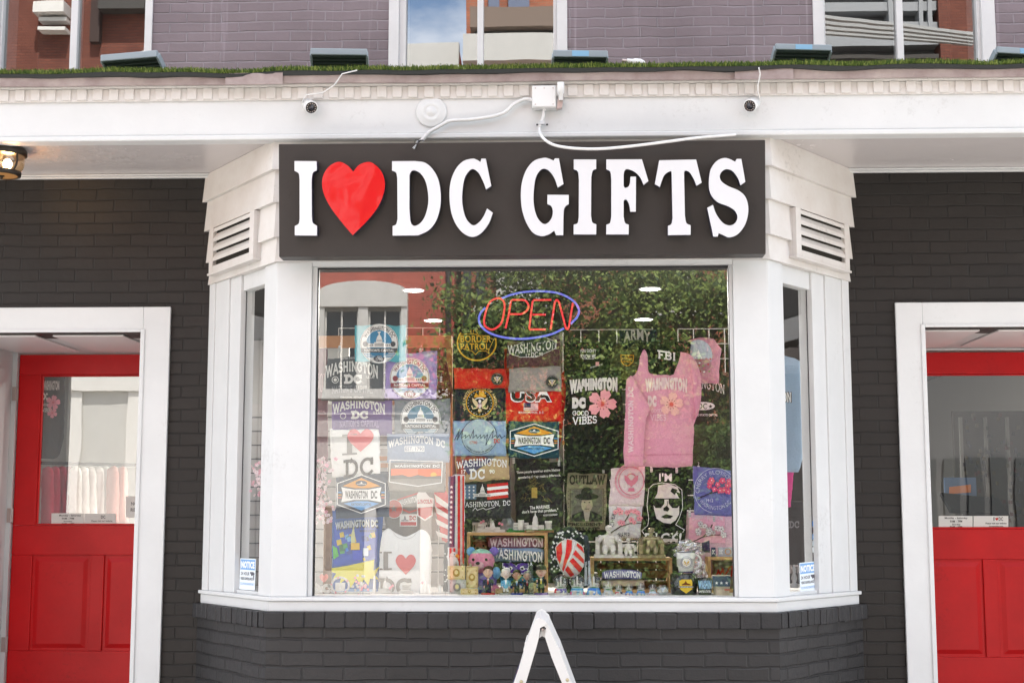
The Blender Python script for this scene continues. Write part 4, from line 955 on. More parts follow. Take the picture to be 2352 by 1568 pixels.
def hexbadge(S, cx, cy, w_, h_, navy):
    H = lambda f: [(cx - w_*f, cy - h_*.55*f), (cx, cy - h_*f), (cx + w_*f, cy - h_*.55*f), (cx + w_*f, cy + h_*.55*f), (cx, cy + h_*f), (cx - w_*f, cy + h_*.55*f)]
    S.line(H(1), w_ * .035, WH, True)
    S.poly([(cx - w_*.78, cy - h_*.42), (cx, cy - h_*.84), (cx + w_*.78, cy - h_*.42), (cx + w_*.3, cy - h_*.31), (cx - w_*.3, cy - h_*.31)], C(232, 160, 50))
    S.ell(cx, cy - h_*.56, w_*.24, h_*.15, navy); capitol(S, cx, cy - h_*.50, w_*.19, h_*.17, WH, navy)
    S.poly([(cx - w_*.84, cy - h_*.36), (cx - w_*.3, cy - h_*.24), (cx + w_*.3, cy - h_*.24), (cx + w_*.84, cy - h_*.36), (cx + w_*.77, cy), (cx + w_*.84, cy + h_*.42), (cx + w_*.3, cy + h_*.30), (cx - w_*.3, cy + h_*.30), (cx - w_*.84, cy + h_*.42), (cx - w_*.77, cy)], WH)
    S.text('WASHINGTON', cx - w_*.68, cy - h_*.17, cx + w_*.26, cy + h_*.24, C(42, 40, 44), bold=.03); S.text('DC', cx + w_*.40, cy - h_*.17, cx + w_*.66, cy + h_*.24, C(42, 40, 44), bold=.03)
    S.poly([(cx - w_*.74, cy + h_*.49), (cx - w_*.25, cy + h_*.37), (cx + w_*.25, cy + h_*.37), (cx + w_*.74, cy + h_*.49), (cx, cy + h_*.86)], C(90, 160, 220))
    S.text("NATION'S CAPITAL", cx - w_*.42, cy + h_*.46, cx + w_*.42, cy + h_*.60, navy, bold=.015)
    for sgn in (-1, 1):
        for k, c_ in enumerate((C(90,160,220), C(232,160,50), C(220,110,90))): S.rect(cx + sgn*w_*.9 - w_*.07, cy - h_*.12 + k*h_*.14, cx + sgn*w_*.9 + w_*.07, cy - h_*.06 + k*h_*.14, c_)
def seal(S, cx, cy, r, rim, field, txt=None, gold=C(226, 206, 160)):
    S.ell(cx, cy, r, r, rim); S.ell(cx, cy, r*.93, r*.93, field)
    for k in range(24): a = 2*math.pi*k/24; S.ell(cx + r*.84*math.cos(a), cy + r*.84*math.sin(a), r*.03, r*.03, WH, 6)
    for s_ in (-1, 1):
        S.poly([(cx + s_*r*x, cy + r*y) for x, y in ((.05,.1),(.20,-.1),(.42,-.3),(.55,-.38),(.52,-.1),(.38,.14),(.22,.3),(.08,.3))], gold, 30)
        S.line([(cx + s_*r*.18, cy + r*.35), (cx + s_*r*.50, cy + r*.42), (cx + s_*r*.58, cy + r*.20)], r*.07, gold)
    S.ell(cx, cy - r*.12, r*.10, r*.14, WH, 12); S.ring(cx, cy - r*.18, r*.36, r*.22, r*.07, WH, 200, 340, 14)
    S.poly([(cx - r*.15, cy + r*.02), (cx + r*.15, cy + r*.02), (cx + r*.15, cy + r*.25), (cx, cy + r*.40), (cx - r*.15, cy + r*.25)], WH, 30)
    for k in (-.1, 0, .1): S.rect(cx + r*k - r*.018, cy + r*.08, cx + r*k + r*.018, cy + r*.3, C(200, 40, 40))
    S.rect(cx - r*.15, cy + r*.02, cx + r*.15, cy + r*.08, C(40, 50, 110))
    S.poly([(cx - r*.10, cy + r*.42), (cx + r*.10, cy + r*.42), (cx + r*.14, cy + r*.62), (cx - r*.14, cy + r*.62)], gold, 30)
    if txt:
        S.ringtext('THE UNITED STATES OF AMERICA', cx, cy, r*1.13, r*.2, -118, 118, txt, 'sans', .01); S.ringtext('WASHINGTON DC', cx, cy, r*1.13, r*.2, 235-360-235+360+0 if False else 222, 138, txt, 'sans', .01, bottom=True)
def blossom(S, cx, cy, r, col, mid, rot=0, edge=None):
    for k in range(5):
        a = R(rot + 72*k); u = Vector((math.sin(a), -math.cos(a))); v = Vector((-u.y, u.x)); c = Vector((cx, cy))
        L_ = [c, c + u*r*.35 + v*r*.26, c + u*r*.75 + v*r*.38, c + u*r + v*r*.16, c + u*r*.90, c + u*r - v*r*.16, c + u*r*.75 - v*r*.38, c + u*r*.35 - v*r*.26]
        if edge: S.line([tuple(p) for p in L_], r*.07, edge, True)
        S.poly([tuple(p) for p in L_], col, 30)
    S.ell(cx, cy, r*.18, r*.18, mid, 8)
    if r > 9:
        for k in range(10): a = R(36*k + rot); S.line([(cx, cy), (cx + r*.36*math.sin(a), cy - r*.36*math.cos(a))], r*.025, mid); S.ell(cx + r*.38*math.sin(a), cy - r*.38*math.cos(a), r*.035, r*.035, BLK, 6)
def branchy(S, x0, y0, x1, y1, stem, pet, mid, seed, n=13, edge=None, r=8):
    rr = random.Random(seed); w_, h_ = x1 - x0, y1 - y0
    S.line([(x0, y1), (x0 + w_*.35, y0 + h_*.72), (x0 + w_*.55, y0 + h_*.35), (x0 + w_*.62, y0 + h_*.1)], 2.4, stem)
    S.line([(x0 + w_*.3, y0 + h_*.76), (x0 + w_*.6, y0 + h_*.64), (x1, y0 + h_*.62)], 1.8, stem)
    for k in range(n):
        t = k / (n - 1); x = x0 + w_ * (.12 + .86 * rr.random()); y = y0 + h_ * (.04 + .6 * rr.random())
        blossom(S, x, y, r * rr.uniform(.75, 1.1), pet, mid, rr.uniform(0, 72), edge)
# ---- left column -------------------------------------------------
S = cloth('shirt', 'maroon shirt with pink lettering at the far left edge of the display window', 'shirt', -.16, Q(718, 800, 752, 1066), C(112, 62, 74), GW)
S.text('GTON', 716, 858, 752, 900, C(196, 140, 150), 'slab'); S.text('CAPITAL', 722, 942, 748, 948, C(196, 140, 150)); fin(S)
S = cloth('shirt', 'charcoal shirt with white WASHINGTON DC and NATIONS CAPITAL lettering below the teal shirt', 'shirt', -.20, [(752, 824), (880, 812), (884, 920), (738, 920)], C(104, 104, 104), GW)
S.text('UNITED STATES OF AMERICA', 782, 822, 848, 826, OFF, arc=2); S.text('WASHINGTON', 748, 842, 868, 868, OFF, 'slab', .1, arc=14, flare=.25); S.text('DC', 790, 856, 832, 881, OFF, 'slab', .13); S.text('U.S.A.', 842, 862, 860, 869, OFF)
S.ring(770, 872, 8, 8, 1.6, OFF); S.ell(770, 872, 4, 4, OFF, 10); S.text("NATION'S CAPITAL", 762, 886, 856, 904, C(150, 150, 150), 'slab', .07, arc=3); S.text('ORIGINAL APPAREL', 782, 910, 836, 914, OFF); fin(S)
S = cloth('shirt', 'teal shirt with a round capitol badge, topmost on the left of the display window', 'shirt', -.26, Q(815, 747, 932, 830, 0, -1), C(92, 186, 200), GW)
badge(S, 871, 789, 44, None, C(70, 68, 70), C(60, 140, 185), C(70, 68, 70), C(70, 68, 70)); fin(S)
S = cloth('shirt', 'maroon hanging shirt behind the lilac badge shirt', 'shirt', -.12, [(960, 806), (1020, 800), (1040, 900), (1022, 1000), (985, 930), (960, 930)], C(120, 62, 62), GW); fin(S)
S = cloth('shirt', 'lilac shirt with a round capitol badge in dark red', 'shirt', -.22, [(886, 816), (1004, 804), (1002, 915), (884, 915)], C(172, 150, 210), GW)
badge(S, 941, 868, 46, None, C(140, 50, 60), C(120, 160, 200), C(140, 50, 60), C(140, 50, 60)); fin(S)
S = cloth('shirt', 'purple shirt with white WASHINGTON DC lettering below the charcoal one', 'shirt', -.19, Q(762, 918, 900, 1000, 0, 0), C(120, 96, 150), GW)
S.text('WASHINGTON', 764, 930, 884, 950, OFF, 'slab', .1, arc=12, flare=.3); S.text('DC', 806, 940, 846, 962, OFF, 'slab', .13); S.text('U.S.A.', 857, 944, 874, 951, OFF); S.ring(788, 955, 7, 7, 1.5, OFF)
S.text("NATION'S CAPITAL", 780, 966, 870, 982, C(170, 150, 195), 'slab', .07, arc=3); S.text('ORIGINAL APPAREL', 800, 985, 845, 989, OFF); fin(S)
S = cloth('shirt', 'slate grey shirt with a round black capitol badge', 'shirt', -.20, Q(906, 915, 1034, 1004), C(128, 134, 140), GW)
badge(S, 966, 962, 46, None, C(52, 48, 50), C(100, 140, 165), C(52, 48, 50), C(110, 112, 112)); fin(S)
S = cloth('shirt', 'pale blue shirt with WASHINGTON DC EST 1790 lettering', 'shirt', -.23, Q(889, 996, 1032, 1062, -1), C(164, 176, 196), GW)
S.text('WASHINGTON DC', 892, 1010, 1022, 1030, WH, 'slab', .1, arc=12); S.rect(929, 1024, 975, 1037, WH); S.text('EST. 1790', 931, 1026, 973, 1035, C(140, 150, 170), bold=.02); fin(S)
S = cloth('tote_bag', 'white cloth bag printed I heart DC', 'bag', -.30, [(757, 985), (762, 983), (766, 987), (868, 985), (872, 1000), (872, 1086), (762, 1096)], C(242, 241, 237), None, wav=.007, heather=.04)
S.text('I', 786, 997, 820, 1044, C(150, 146, 142), 'slab', .045, sk=-2); S.heart(828, 1010, 30, 27, C(228, 130, 132))
S.text('D', 790, 1054, 836, 1104 - 1, C(44, 38, 38), 'slab', .11, sk=-2) if False else S.text('DC', 789, 1048, 858, 1094, C(44, 38, 38), 'slab', .08, sk=-8); fin(S)
S = cloth('shirt', 'grey shirt with an orange sunset over the skyline', 'shirt', -.26, Q(892, 1064, 1022, 1128, 2), C(160, 152, 144), GW)
S.line([(896, 1056), (1016, 1060), (1014, 1108), (960, 1116), (894, 1106)], 2, WH, True); S.rect(898, 1076, 1013, 1094, C(244, 130, 92)); S.rect(960, 1076, 1013, 1094, C(240, 104, 40)); S.ell(996, 1090, 7, 6, C(250, 180, 40))
S.poly([(898, 1092), (925, 1090), (940, 1095), (960, 1090), (980, 1094), (1013, 1092), (1013, 1099), (898, 1099)], C(120, 112, 106)); S.text('WASHINGTON DC', 906, 1066, 1010, 1073, WH, 'slab', .1); fin(S)
S = cloth('shirt', 'navy shirt with orange and blue hexagon badge on the left below the white bag', 'shirt', -.24, Q(772, 1086, 894, 1190, -4), C(30, 50, 76), GW)
hexbadge(S, 830, 1134, 55, 44, C(30, 50, 76)); fin(S)
S = cloth('shirt', 'grey shirt with red sticker style badges on it', 'shirt', -.20, Q(884, 1118, 1006, 1240), C(150, 144, 136), GW)
S.poly([(912, 1146), (968, 1128), (976, 1136), (964, 1170), (940, 1178), (916, 1168)], C(214, 96, 84)); S.poly([(916, 1148), (966, 1132), (972, 1138), (960, 1168), (940, 1174), (920, 1165)], C(140, 136, 132)); S.text('WASHINGTON DC', 918, 1140, 968, 1156, WH, 'slab', .1, sk=-12)
S.ell(905, 1168, 20, 22, C(212, 90, 80)); S.ring(905, 1168, 20, 22, 1.5, WH); S.star(905, 1168, 9, C(150, 140, 136)); S.poly([(957, 1136), (962, 1128), (974, 1126), (986, 1140), (996, 1144), (994, 1184), (976, 1196), (958, 1184)], WH); S.poly([(960, 1166), (993, 1163), (991, 1182), (976, 1192), (961, 1182)], C(200, 50, 46)); S.text('LINCOLN', 959, 1146, 993, 1156, C(200, 50, 46), 'slab', .1)
S.rect(918, 1180, 958, 1208, WH); S.rect(920, 1198, 956, 1206, C(200, 60, 54)); S.text('DC', 940, 1183, 955, 1194, C(200, 60, 54), 'slab', .1); capitol(S, 930, 1196, 8, 14, C(120, 120, 124), WH); fin(S)
# blue comic print: colour blocks only
S = cloth('shirt', 'bright blue shirt with WASHINGTON DC in block letters over blocky coloured shapes', 'shirt', -.25, [(756, 1174), (764, 1168), (876, 1184), (880, 1184), (868, 1362), (764, 1362), (762, 1200)], C(24, 84, 168), GW, wav=.009)
S.poly([(768, 1206), (868, 1206), (866, 1290), (766, 1300)], C(36, 80, 190)); rr = random.Random(4)
for k in range(24):
    x, y, s_ = rr.uniform(772, 855), rr.uniform(1222, 1284), rr.uniform(4, 13); S.poly([(x, y), (x + s_, y - 3), (x + s_ + 3, y + s_), (x + 2, y + s_ + 2)], rr.choice((C(60,130,220), C(30,60,150), C(120,180,230), C(70,160,80), C(230,200,50), C(20,40,90), C(215,225,235), C(40,110,60))))
S.poly([(806, 1230), (812, 1206), (816, 1232), (815, 1262), (807, 1262)], C(214, 214, 150)); S.poly([(764, 1252), (774, 1258), (778, 1276), (766, 1284)], C(90, 200, 70)); S.rect(806, 1246, 826, 1262, C(235, 190, 40)); S.rect(810, 1263, 832, 1286, C(40, 70, 200)); S.rect(834, 1258, 846, 1276, C(220, 230, 240))
for dx, dy, c_ in ((1.4, 3, C(30, 34, 44)), (0, 0, C(214, 220, 226))): S.text('WASHINGTON DC', 770 + dx, 1196 + dy, 868 + dx, 1213 + dy, c_, bold=.05, arc=3, sk=-6)
S.text('IMAGINE A WORLD', 826, 1216, 864, 1221, C(20, 24, 50), bold=.03)
S.poly([(762, 1304), (800, 1298), (860, 1284), (858, 1310), (872, 1300), (862, 1320), (870, 1330), (850, 1328), (846, 1344), (836, 1330), (828, 1342), (818, 1328), (806, 1350), (796, 1328), (780, 1340), (784, 1324), (764, 1330), (772, 1316), (760, 1312)], C(238, 226, 60)); S.rect(764, 1352, 866, 1362, C(150, 180, 220)); fin(S)
S = cloth('t_shirt', 'white T-shirt printed I heart DC standing low in the left of the display window', 'shirt', -.33, [(878, 1222), (892, 1214, 1), (906, 1222), (930, 1232, 1), (954, 1222), (968, 1215, 1), (985, 1228, 1), (992, 1262), (988, 1364), (870, 1364), (872, 1262)], C(242, 241, 238), None, wav=.008, heather=.04, smooth=True)
S.ring(930, 1216, 28, 22, 1.2, C(205, 202, 198), 20, 160); S.text('I', 872, 1266, 900, 1308, C(150, 142, 134), 'slab', .05); S.heart(932, 1295, 23, 24, C(222, 112, 108)); S.text('DC', 868, 1322, 946, 1366, C(140, 132, 124), 'slab', .1); fin(S)
# ---- centre column -------------------------------------------------
S = cloth('shirt', 'black shirt with a yellow ring emblem reading BORDER PATROL', 'shirt', -.22, Q(1040, 742, 1158, 852, 0), C(28, 27, 28), GW)
Yl = C(222, 170, 48); S.ring(1095, 787, 46, 42, 3.4, Yl, -30, 215, 40); S.text('U.S.', 1081, 757, 1100, 768, Yl, bold=.0); S.text('BORDER', 1058, 770, 1128, 786, Yl, bold=.02); S.text('PATROL', 1058, 788, 1124, 803, Yl, bold=.02)
S.line([(1057, 768), (1085, 766), (1100, 770), (1118, 772), (1134, 780), (1128, 792), (1122, 806), (1124, 812), (1116, 806), (1100, 806), (1092, 814), (1084, 806), (1062, 800), (1056, 786)], 1.2, Yl, True); fin(S)
S = cloth('shirt', 'grey striped tall shirt hanging edge-on behind the centre column', 'shirt', -.08, Q(1262, 760, 1292, 1060, 0, 0), C(150, 144, 138), GW); fin(S)
S = cloth('shirt', 'red shirt hanging behind the centre column', 'shirt', -.10, Q(1150, 800, 1180, 900), C(188, 40, 32), GW); fin(S)
S = cloth('shirt', 'red sleeve shirt at the right of the centre column', 'shirt', -.09, [(1276, 880), (1296, 850), (1300, 900), (1292, 990), (1280, 1060), (1272, 1000)], C(206, 40, 34), GW); fin(S)
S = cloth('shirt', 'maroon shirt with a WASHINGTON 17 DC 90 label', 'shirt', -.22, Q(1164, 782, 1286, 844, -2), C(96, 62, 68), GW)
S.poly([(1172, 800), (1210, 780), (1254, 776), (1274, 784), (1275, 800), (1232, 820), (1196, 820), (1172, 812)], C(52, 62, 60)); S.line([(1172, 800), (1210, 780), (1254, 776), (1274, 784), (1275, 800), (1232, 820), (1196, 820), (1172, 812)], 1.3, OFF, True)
S.text('WASHINGTON', 1166, 786, 1278, 808, OFF, bold=.02, sk=-14); S.text('DC', 1220, 808, 1235, 820, OFF, bold=.03, sk=-2); S.text('17', 1208, 812, 1217, 820, OFF); S.text('90', 1238, 809, 1247, 817, OFF); fin(S)
S = cloth('shirt', 'red cloth with a small round eagle seal, left of the grey shorts', 'shirt', -.24, [(1042, 845), (1160, 847), (1168, 890), (1044, 893)], C(214, 42, 34), GW)
seal(S, 1142, 870, 14, C(40, 60, 50), C(30, 40, 36), C(150, 60, 50)); fin(S)
S = cloth('shorts', 'grey folded shorts with a small round eagle seal', 'shorts', -.25, [(1170, 846), (1288, 840), (1290, 898), (1168, 900)], C(162, 156, 150), None, heather=.2)
seal(S, 1268, 877, 14, C(50, 60, 56), C(40, 48, 44), C(90, 84, 84)); fin(S)
S = cloth('shirt', 'navy shirt with the round gold eagle seal, largest seal in the display', 'shirt', -.22, Q(1044, 892, 1160, 972), C(36, 36, 52), GW)
seal(S, 1102, 925, 32, C(226, 168, 50), C(14, 14, 20), C(232, 206, 140)); fin(S)
S = cloth('shirt', 'red USA shirt with a small flag print', 'shirt', -.23, Q(1162, 897, 1290, 972, -2), C(216, 38, 32), GW)
S.text('USA', 1172, 890, 1268, 924, WH, bold=.07); S.text('USA', 1175, 892, 1265, 921, C(24, 24, 26), bold=.04); S.rect(1203, 925, 1236, 942, WH)
for k in range(4): S.rect(1204, 925.5 + k*4.4, 1236, 927.6 + k*4.4, C(200, 40, 40))
S.rect(1204, 925, 1219, 935, C(40, 46, 84)); S.text('WASHINGTON, D.C.', 1190, 944, 1250, 950, WH, 'slab', .06); fin(S)
S = cloth('shirt', 'light blue shirt with script Washington and red DC', 'shirt', -.25, Q(1041, 966, 1162, 1046), C(150, 178, 210), GW)
S.ell(1101, 1002, 40, 40, C(166, 186, 200)); S.ring(1101, 1002, 41, 41, 1.2, C(50, 60, 90)); nv = C(40, 44, 84)
S.line([(1044, 1010), (1056, 985), (1050, 1010), (1064, 984), (1060, 1006), (1070, 998), (1068, 1006), (1078, 998), (1080, 1006), (1088, 986), (1086, 1006), (1094, 998), (1096, 1006), (1104, 998), (1104, 1006), (1112, 998), (1112, 1006), (1120, 997), (1116, 1022), (1124, 1004), (1134, 986), (1130, 1006), (1138, 999), (1142, 1006), (1148, 998), (1152, 1006), (1160, 1000)], 1.5, nv)
S.text('DC', 1134, 1006, 1148, 1017, C(196, 40, 56), 'slab', .1); S.text('1790', 1078, 1012, 1096, 1019, C(196, 40, 56), 'slab', .06); S.ringtext('UNITED STATES OF AMERICA', 1101, 1002, 36, 4, 235, 125, nv, bottom=True); fin(S)
S = cloth('shirt', 'dark teal shirt with orange and blue hexagon badge in the centre column', 'shirt', -.24, Q(1168, 968, 1284, 1052), C(28, 66, 82), GW)
hexbadge(S, 1227, 1010, 55, 37, C(28, 66, 82)); fin(S)
S = cloth('shirt', 'tie dye shirt in tan and rust with WASHINGTON 17 DC 90', 'shirt', -.23, [(1044, 1042), (1168, 1042), (1170, 1100), (1050, 1108)], C(196, 170, 130), GW)
S.poly([(1048, 1046), (1130, 1046), (1100, 1062), (1060, 1100), (1050, 1106)], C(150, 70, 60)); S.poly([(1060, 1048), (1140, 1046), (1120, 1064), (1076, 1090), (1064, 1074)], C(86, 80, 110))
S.text('WASHINGTON', 1048, 1058, 1164, 1076, WH, 'slab', .07, arc=6, sk=-3); S.text('DC', 1078, 1074, 1114, 1100, WH, 'slab', .09); S.text('17', 1060, 1078, 1070, 1088, WH); S.text('90', 1124, 1078, 1136, 1087, WH); fin(S)
S = cloth('shirt', 'dark grey shirt with a flag across it and WASHINGTON, DC below', 'shirt', -.20, [(1050, 1098), (1172, 1092), (1174, 1190), (1052, 1192)], C(62, 60, 64), GW)
S.rect(1052, 1112, 1094, 1146, C(96, 120, 146));
for k in range(4):
    for j in range(4): S.star(1058 + k*10, 1118 + j*8, 3, WH)
for k in range(5): S.poly([(1118, 1112 + k*7), (1166, 1107 + k*7), (1168, 1114 + k*7), (1120, 1119 + k*7)], C(200, 40, 44) if k % 2 == 0 else WH)
capitol(S, 1108, 1140, 20, 30, OFF, C(90, 90, 96)); S.text('WASHINGTON, DC', 1056, 1150, 1172, 1164, WH, 'slab', .06, sk=-5); S.line([(1086, 1172), (1092, 1165), (1096, 1171), (1110, 1166), (1116, 1170), (1136, 1164)], 1.2, WH); fin(S)
S = cloth('shirt', 'charcoal shirt with a white quotation about The MARINES', 'shirt', -.18, [(1180, 1052), (1294, 1050), (1296, 1250), (1188, 1250)], C(58, 54, 58), GW)
S.text('"Some people spend an entire lifetime', 1186, 1078, 1286, 1086, WH, bold=.035, sk=-6); S.text('wondering if they made a difference.', 1190, 1090, 1288, 1098, WH, bold=.035, sk=-6)
S.text('The MARINES', 1217, 1160, 1262, 1168, WH, bold=.035, sk=-3); S.text("don't have that problem.\"", 1199, 1169, 1282, 1178, WH, bold=.035, sk=-5); S.text('PRESIDENT RONALD REAGAN', 1248, 1180, 1280, 1184, WH, bold=.03, sk=-2)
ol = C(112, 104, 66); rr = random.Random(2)
for k in range(46):
    t = rr.random(); x = 1228 + (rr.random() - .5) * 84 * t; y = 1095 + 55 * t; S.line([(x, y), (x + rr.uniform(-7, 7), y + rr.uniform(-6, 6)), (x + rr.uniform(-6, 6), y + rr.uniform(0, 8))], 1.4, ol)
S.rect(1221, 1119, 1234, 1143, C(186, 160, 84)); fin(S)
# ---- right column -------------------------------------------------
S = cloth('shirt', 'navy ARMY shirt hung high behind the wire grid', 'shirt', -.02, Q(1422, 758, 1508, 860, 0), C(34, 42, 62), GW)
S.text('ARMY', 1432, 764, 1494, 788, C(200, 200, 196), bold=.03, arc=8); fin(S)
S = cloth('shirt', 'black shirt reading YOU DONT KNOW ME', 'shirt', -.16, Q(1296, 785, 1412, 880), C(26, 25, 26), GW)
S.text("YOU DON'T", 1332, 802, 1369, 810, WH, bold=.015, arc=1); S.text('KNOW ME', 1334, 813, 1368, 822, WH, bold=.015, arc=-1); S.text('FEDERAL WITNESS PROTECTION PROGRAM', 1338, 823, 1364, 825, WH)
S.text('WASHINGTON DC', 1356, 838, 1384, 842, WH, 'slab', .08, sk=-8); S.rect(1368, 831, 1376, 840, C(232, 170, 170)); fin(S)
S = cloth('shirt', 'black WASHINGTON DC GOOD VIBES shirt with a large pink blossom', 'shirt', -.22, [(1300, 850), (1425, 846), (1440, 1076), (1296, 1080)], C(27, 26, 26), GW, wav=.01, fold=.003)
S.text('WASHINGTON', 1308, 872, 1418, 900, C(226, 220, 216), bold=.1, arc=4, flare=.25, sk=-6); S.text('DC', 1314, 912, 1345, 938, C(226, 220, 216), bold=.12); S.text('GOOD', 1315, 942, 1352, 954, WH, 'slab', .07); S.text('VIBES', 1315, 954, 1371, 974, WH, 'slab', .08, sk=-4)
blossom(S, 1383, 927, 34, C(244, 170, 176), C(226, 90, 90), 20); fin(S)
S = cloth('shirt', 'olive shirt with a small BORDER PATROL shield', 'shirt', -.17, [(1402, 800), (1420, 788, 1), (1440, 802, 1), (1462, 788, 1), (1480, 796), (1478, 890), (1404, 860)], C(70, 68, 44), GW, smooth=True)
S.line([(1426, 815), (1455, 816), (1454, 830), (1446, 838), (1440, 840), (1432, 836), (1427, 830)], 1.8, Yl, True); S.text('BORDER', 1429, 821, 1452, 826, Yl); S.text('PATROL', 1430, 828, 1450, 833, Yl); S.text('U.S.', 1436, 816, 1446, 820, Yl); S.text('PATROL', 1460, 850, 1466, 880, Yl); fin(S)
S = cloth('shirt', 'black FBI shirt seen through the neck of the pink sweatshirt', 'shirt', -.19, Q(1466, 784, 1586, 880), C(25, 25, 26), GW)
S.text('FBI', 1510, 804, 1551, 826, WH, 'slab', .095, sk=6); fin(S)
S = cloth('shirt', 'pink shirt with a floral DC scene, upper right of the display', 'shirt', -.16, [(1560, 790), (1590, 778), (1612, 774, 1), (1640, 778), (1656, 800), (1650, 880), (1562, 880)], C(214, 150, 170), GW)
S.ell(1604, 816, 32, 36, C(190, 200, 214)); S.ell(1604, 836, 30, 18, C(176, 130, 140)); rr = random.Random(8)
for k in range(26): S.ell(rr.uniform(1578, 1632), rr.uniform(822, 858), 2.6, 2.2, rr.choice((C(220,120,140), C(150,180,110), WH, C(190,70,80))), 6)
capitol(S, 1604, 824, 16, 22, WH, C(120, 150, 190)); fin(S)
S = cloth('shirt', 'dark moss green WASHINGTON DC shirt at the right edge of the display window', 'shirt', -.15, [(1592, 862), (1640, 852), (1692, 858), (1694, 1096), (1590, 1076)], C(60, 60, 50), GW, wav=.01)
S.text('WASHINGTON', 1560, 880, 1664, 902, OFF, 'slab', .05, arc=10, sk=8); S.ell(1616, 932, 26, 9.4, OFF); S.text('DC', 1604, 926, 1624, 939, C(50, 50, 42), bold=.01); S.star(1632, 933, 5, C(50, 50, 42)); S.text('UNITED STATES CAPITAL', 1588, 950, 1648, 955, OFF); fin(S)
S = cloth('sweatshirt', 'pink square-neck sweatshirt with crossed sleeve hanging in front of the right column', 'sweatshirt', -.42,
  [(1466, 846, 1), (1470, 816), (1479, 802, 1), (1487, 818, 1), (1490, 852, 1), (1502, 859, 1), (1540, 862), (1548, 858), (1560, 826, 1), (1563, 808), (1584, 814, 1), (1602, 836, 1), (1610, 880, 1), (1608, 930, 1), (1594, 975), (1592, 1030), (1590, 1070), (1540, 1073, 1), (1468, 1070), (1434, 1071), (1433, 1040), (1438, 940), (1438, 882, 1), (1444, 866, 1), (1456, 862, 1)], C(238, 164, 186), None, wav=.012, pil=.02, prad=9, fold=.002, smooth=True)
ob = S.ob
slv = []
for lp_, dY in (([(1444, 868, 1), (1452, 864, 1), (1470, 896), (1492, 936, 1), (1484, 962, 1), (1480, 1000), (1477, 1071), (1435, 1072), (1432, 1040), (1437, 940), (1438, 884, 1)], -.475), ([(1586, 822, 1), (1604, 842, 1), (1611, 884, 1), (1608, 932, 1), (1598, 962), (1592, 900, 1), (1588, 860, 1)], -.45)):
    T = cloth('sleeve', None, None, dY, lp_, C(238, 160, 184), wav=.006, pil=.03, prad=7, th=.02, step=6); T.ob.parent = ob; T.ob.matrix_parent_inverse = Matrix.Translation(-ob.location)
    for k in ('label', 'category'):
        if k in T.ob: del T.ob[k]
    slv.append(T)
S.Y0 = S.Y
S.line([(1482, 1044), (1591, 1043)], 1.2, C(205, 120, 148)); pass
S.text('WASHINGTON', 1482, 872, 1578, 900, C(238, 208, 210), bold=.09, arc=6, flare=.2); S.text('DC', 1488, 908, 1508, 934, C(238, 208, 210), bold=.1); blossom(S, 1542, 928, 28, C(246, 186, 178), C(232, 96, 92), 10)
S.text('GOOD', 1496, 938, 1520, 948, C(240, 200, 212), 'slab', .07); S.text('VIBES', 1494, 950, 1530, 966, C(240, 200, 212), 'slab', .07)
vs, fs, _ = slab_txt('WASHINGTON DC', .1); a1 = max(v[0] for v in vs)
fin(S); T = slv[0]; T.tris([(1444 + (1 - v[1]) * 12 - 1, 1038 - v[0] / a1 * 150) for v in vs], fs, C(240, 206, 214)); T.line([(1437, 1046), (1476, 1046)], 1.2, C(205, 120, 148)); fin(T)
S = cloth('poster_shirt', 'tan wanted-poster print reading OUTLAW PRESIDENT TRUMP on black cloth', 'shirt', -.20, [(1298, 1076), (1400, 1076), (1402, 1240), (1298, 1240)], C(27, 26, 27), GW)
tn = C(132, 126, 104); S.poly([(1304, 1086), (1322, 1084), (1340, 1089), (1360, 1086), (1395, 1088), (1392, 1120), (1394, 1160), (1390, 1200), (1392, 1216), (1302, 1218), (1304, 1180), (1300, 1140)], tn)
bk = C(46, 42, 36); S.text('OUTLAW', 1308, 1090, 1390, 1112, bk, 'slab', .1, flare=.1); S.rect(1312, 1124, 1384, 1196, C(104, 102, 92)); S.line([(1310, 1122), (1386, 1122), (1386, 1197), (1310, 1197)], 1, bk, True)
S.poly([(1312, 1196), (1314, 1182), (1334, 1174), (1346, 1172), (1352, 1196)], C(44, 42, 42)); S.poly([(1384, 1196), (1382, 1184), (1364, 1174), (1352, 1172), (1344, 1196)], C(44, 42, 42)); S.poly([(1340, 1172), (1356, 1172), (1352, 1196), (1344, 1196)], C(170, 164, 148))
S.ell(1348, 1158, 13, 18, C(164, 154, 132)); S.ell(1348, 1140, 27, 8, C(40, 40, 38)); S.ell(1348, 1130, 13, 12, C(44, 44, 40)); S.ell(1343, 1153, 2, 1.3, bk, 8); S.ell(1354, 1153, 2, 1.3, bk, 8); S.line([(1343, 1168), (1353, 1168)], 1.3, bk)
for k in range(8): S.star(1306, 1128 + k*9, 1.6, bk); S.star(1389, 1128 + k*9, 1.6, bk)
S.text('PRESIDENT', 1304, 1199, 1382, 1207, bk, 'slab', .1); S.text('TRUMP', 1310, 1209, 1378, 1217, bk, 'slab', .12); fin(S)
S = cloth('shirt', 'brown hanging cloth between the pale pink and black portrait shirts', 'shirt', -.12, Q(1462, 1078, 1498, 1240), C(66, 56, 44), GW); fin(S)
S = cloth('shirt', 'pale pink shirt with a deep pink round eagle seal', 'shirt', -.24, [(1404, 1076), (1482, 1070), (1478, 1162), (1398, 1162)], C(226, 204, 206), GW)
pk = C(214, 120, 144); S.ring(1450, 1104, 30, 33, 2, pk); S.ring(1450, 1104, 38, 41, 4, C(222, 160, 172), 60, 290); 
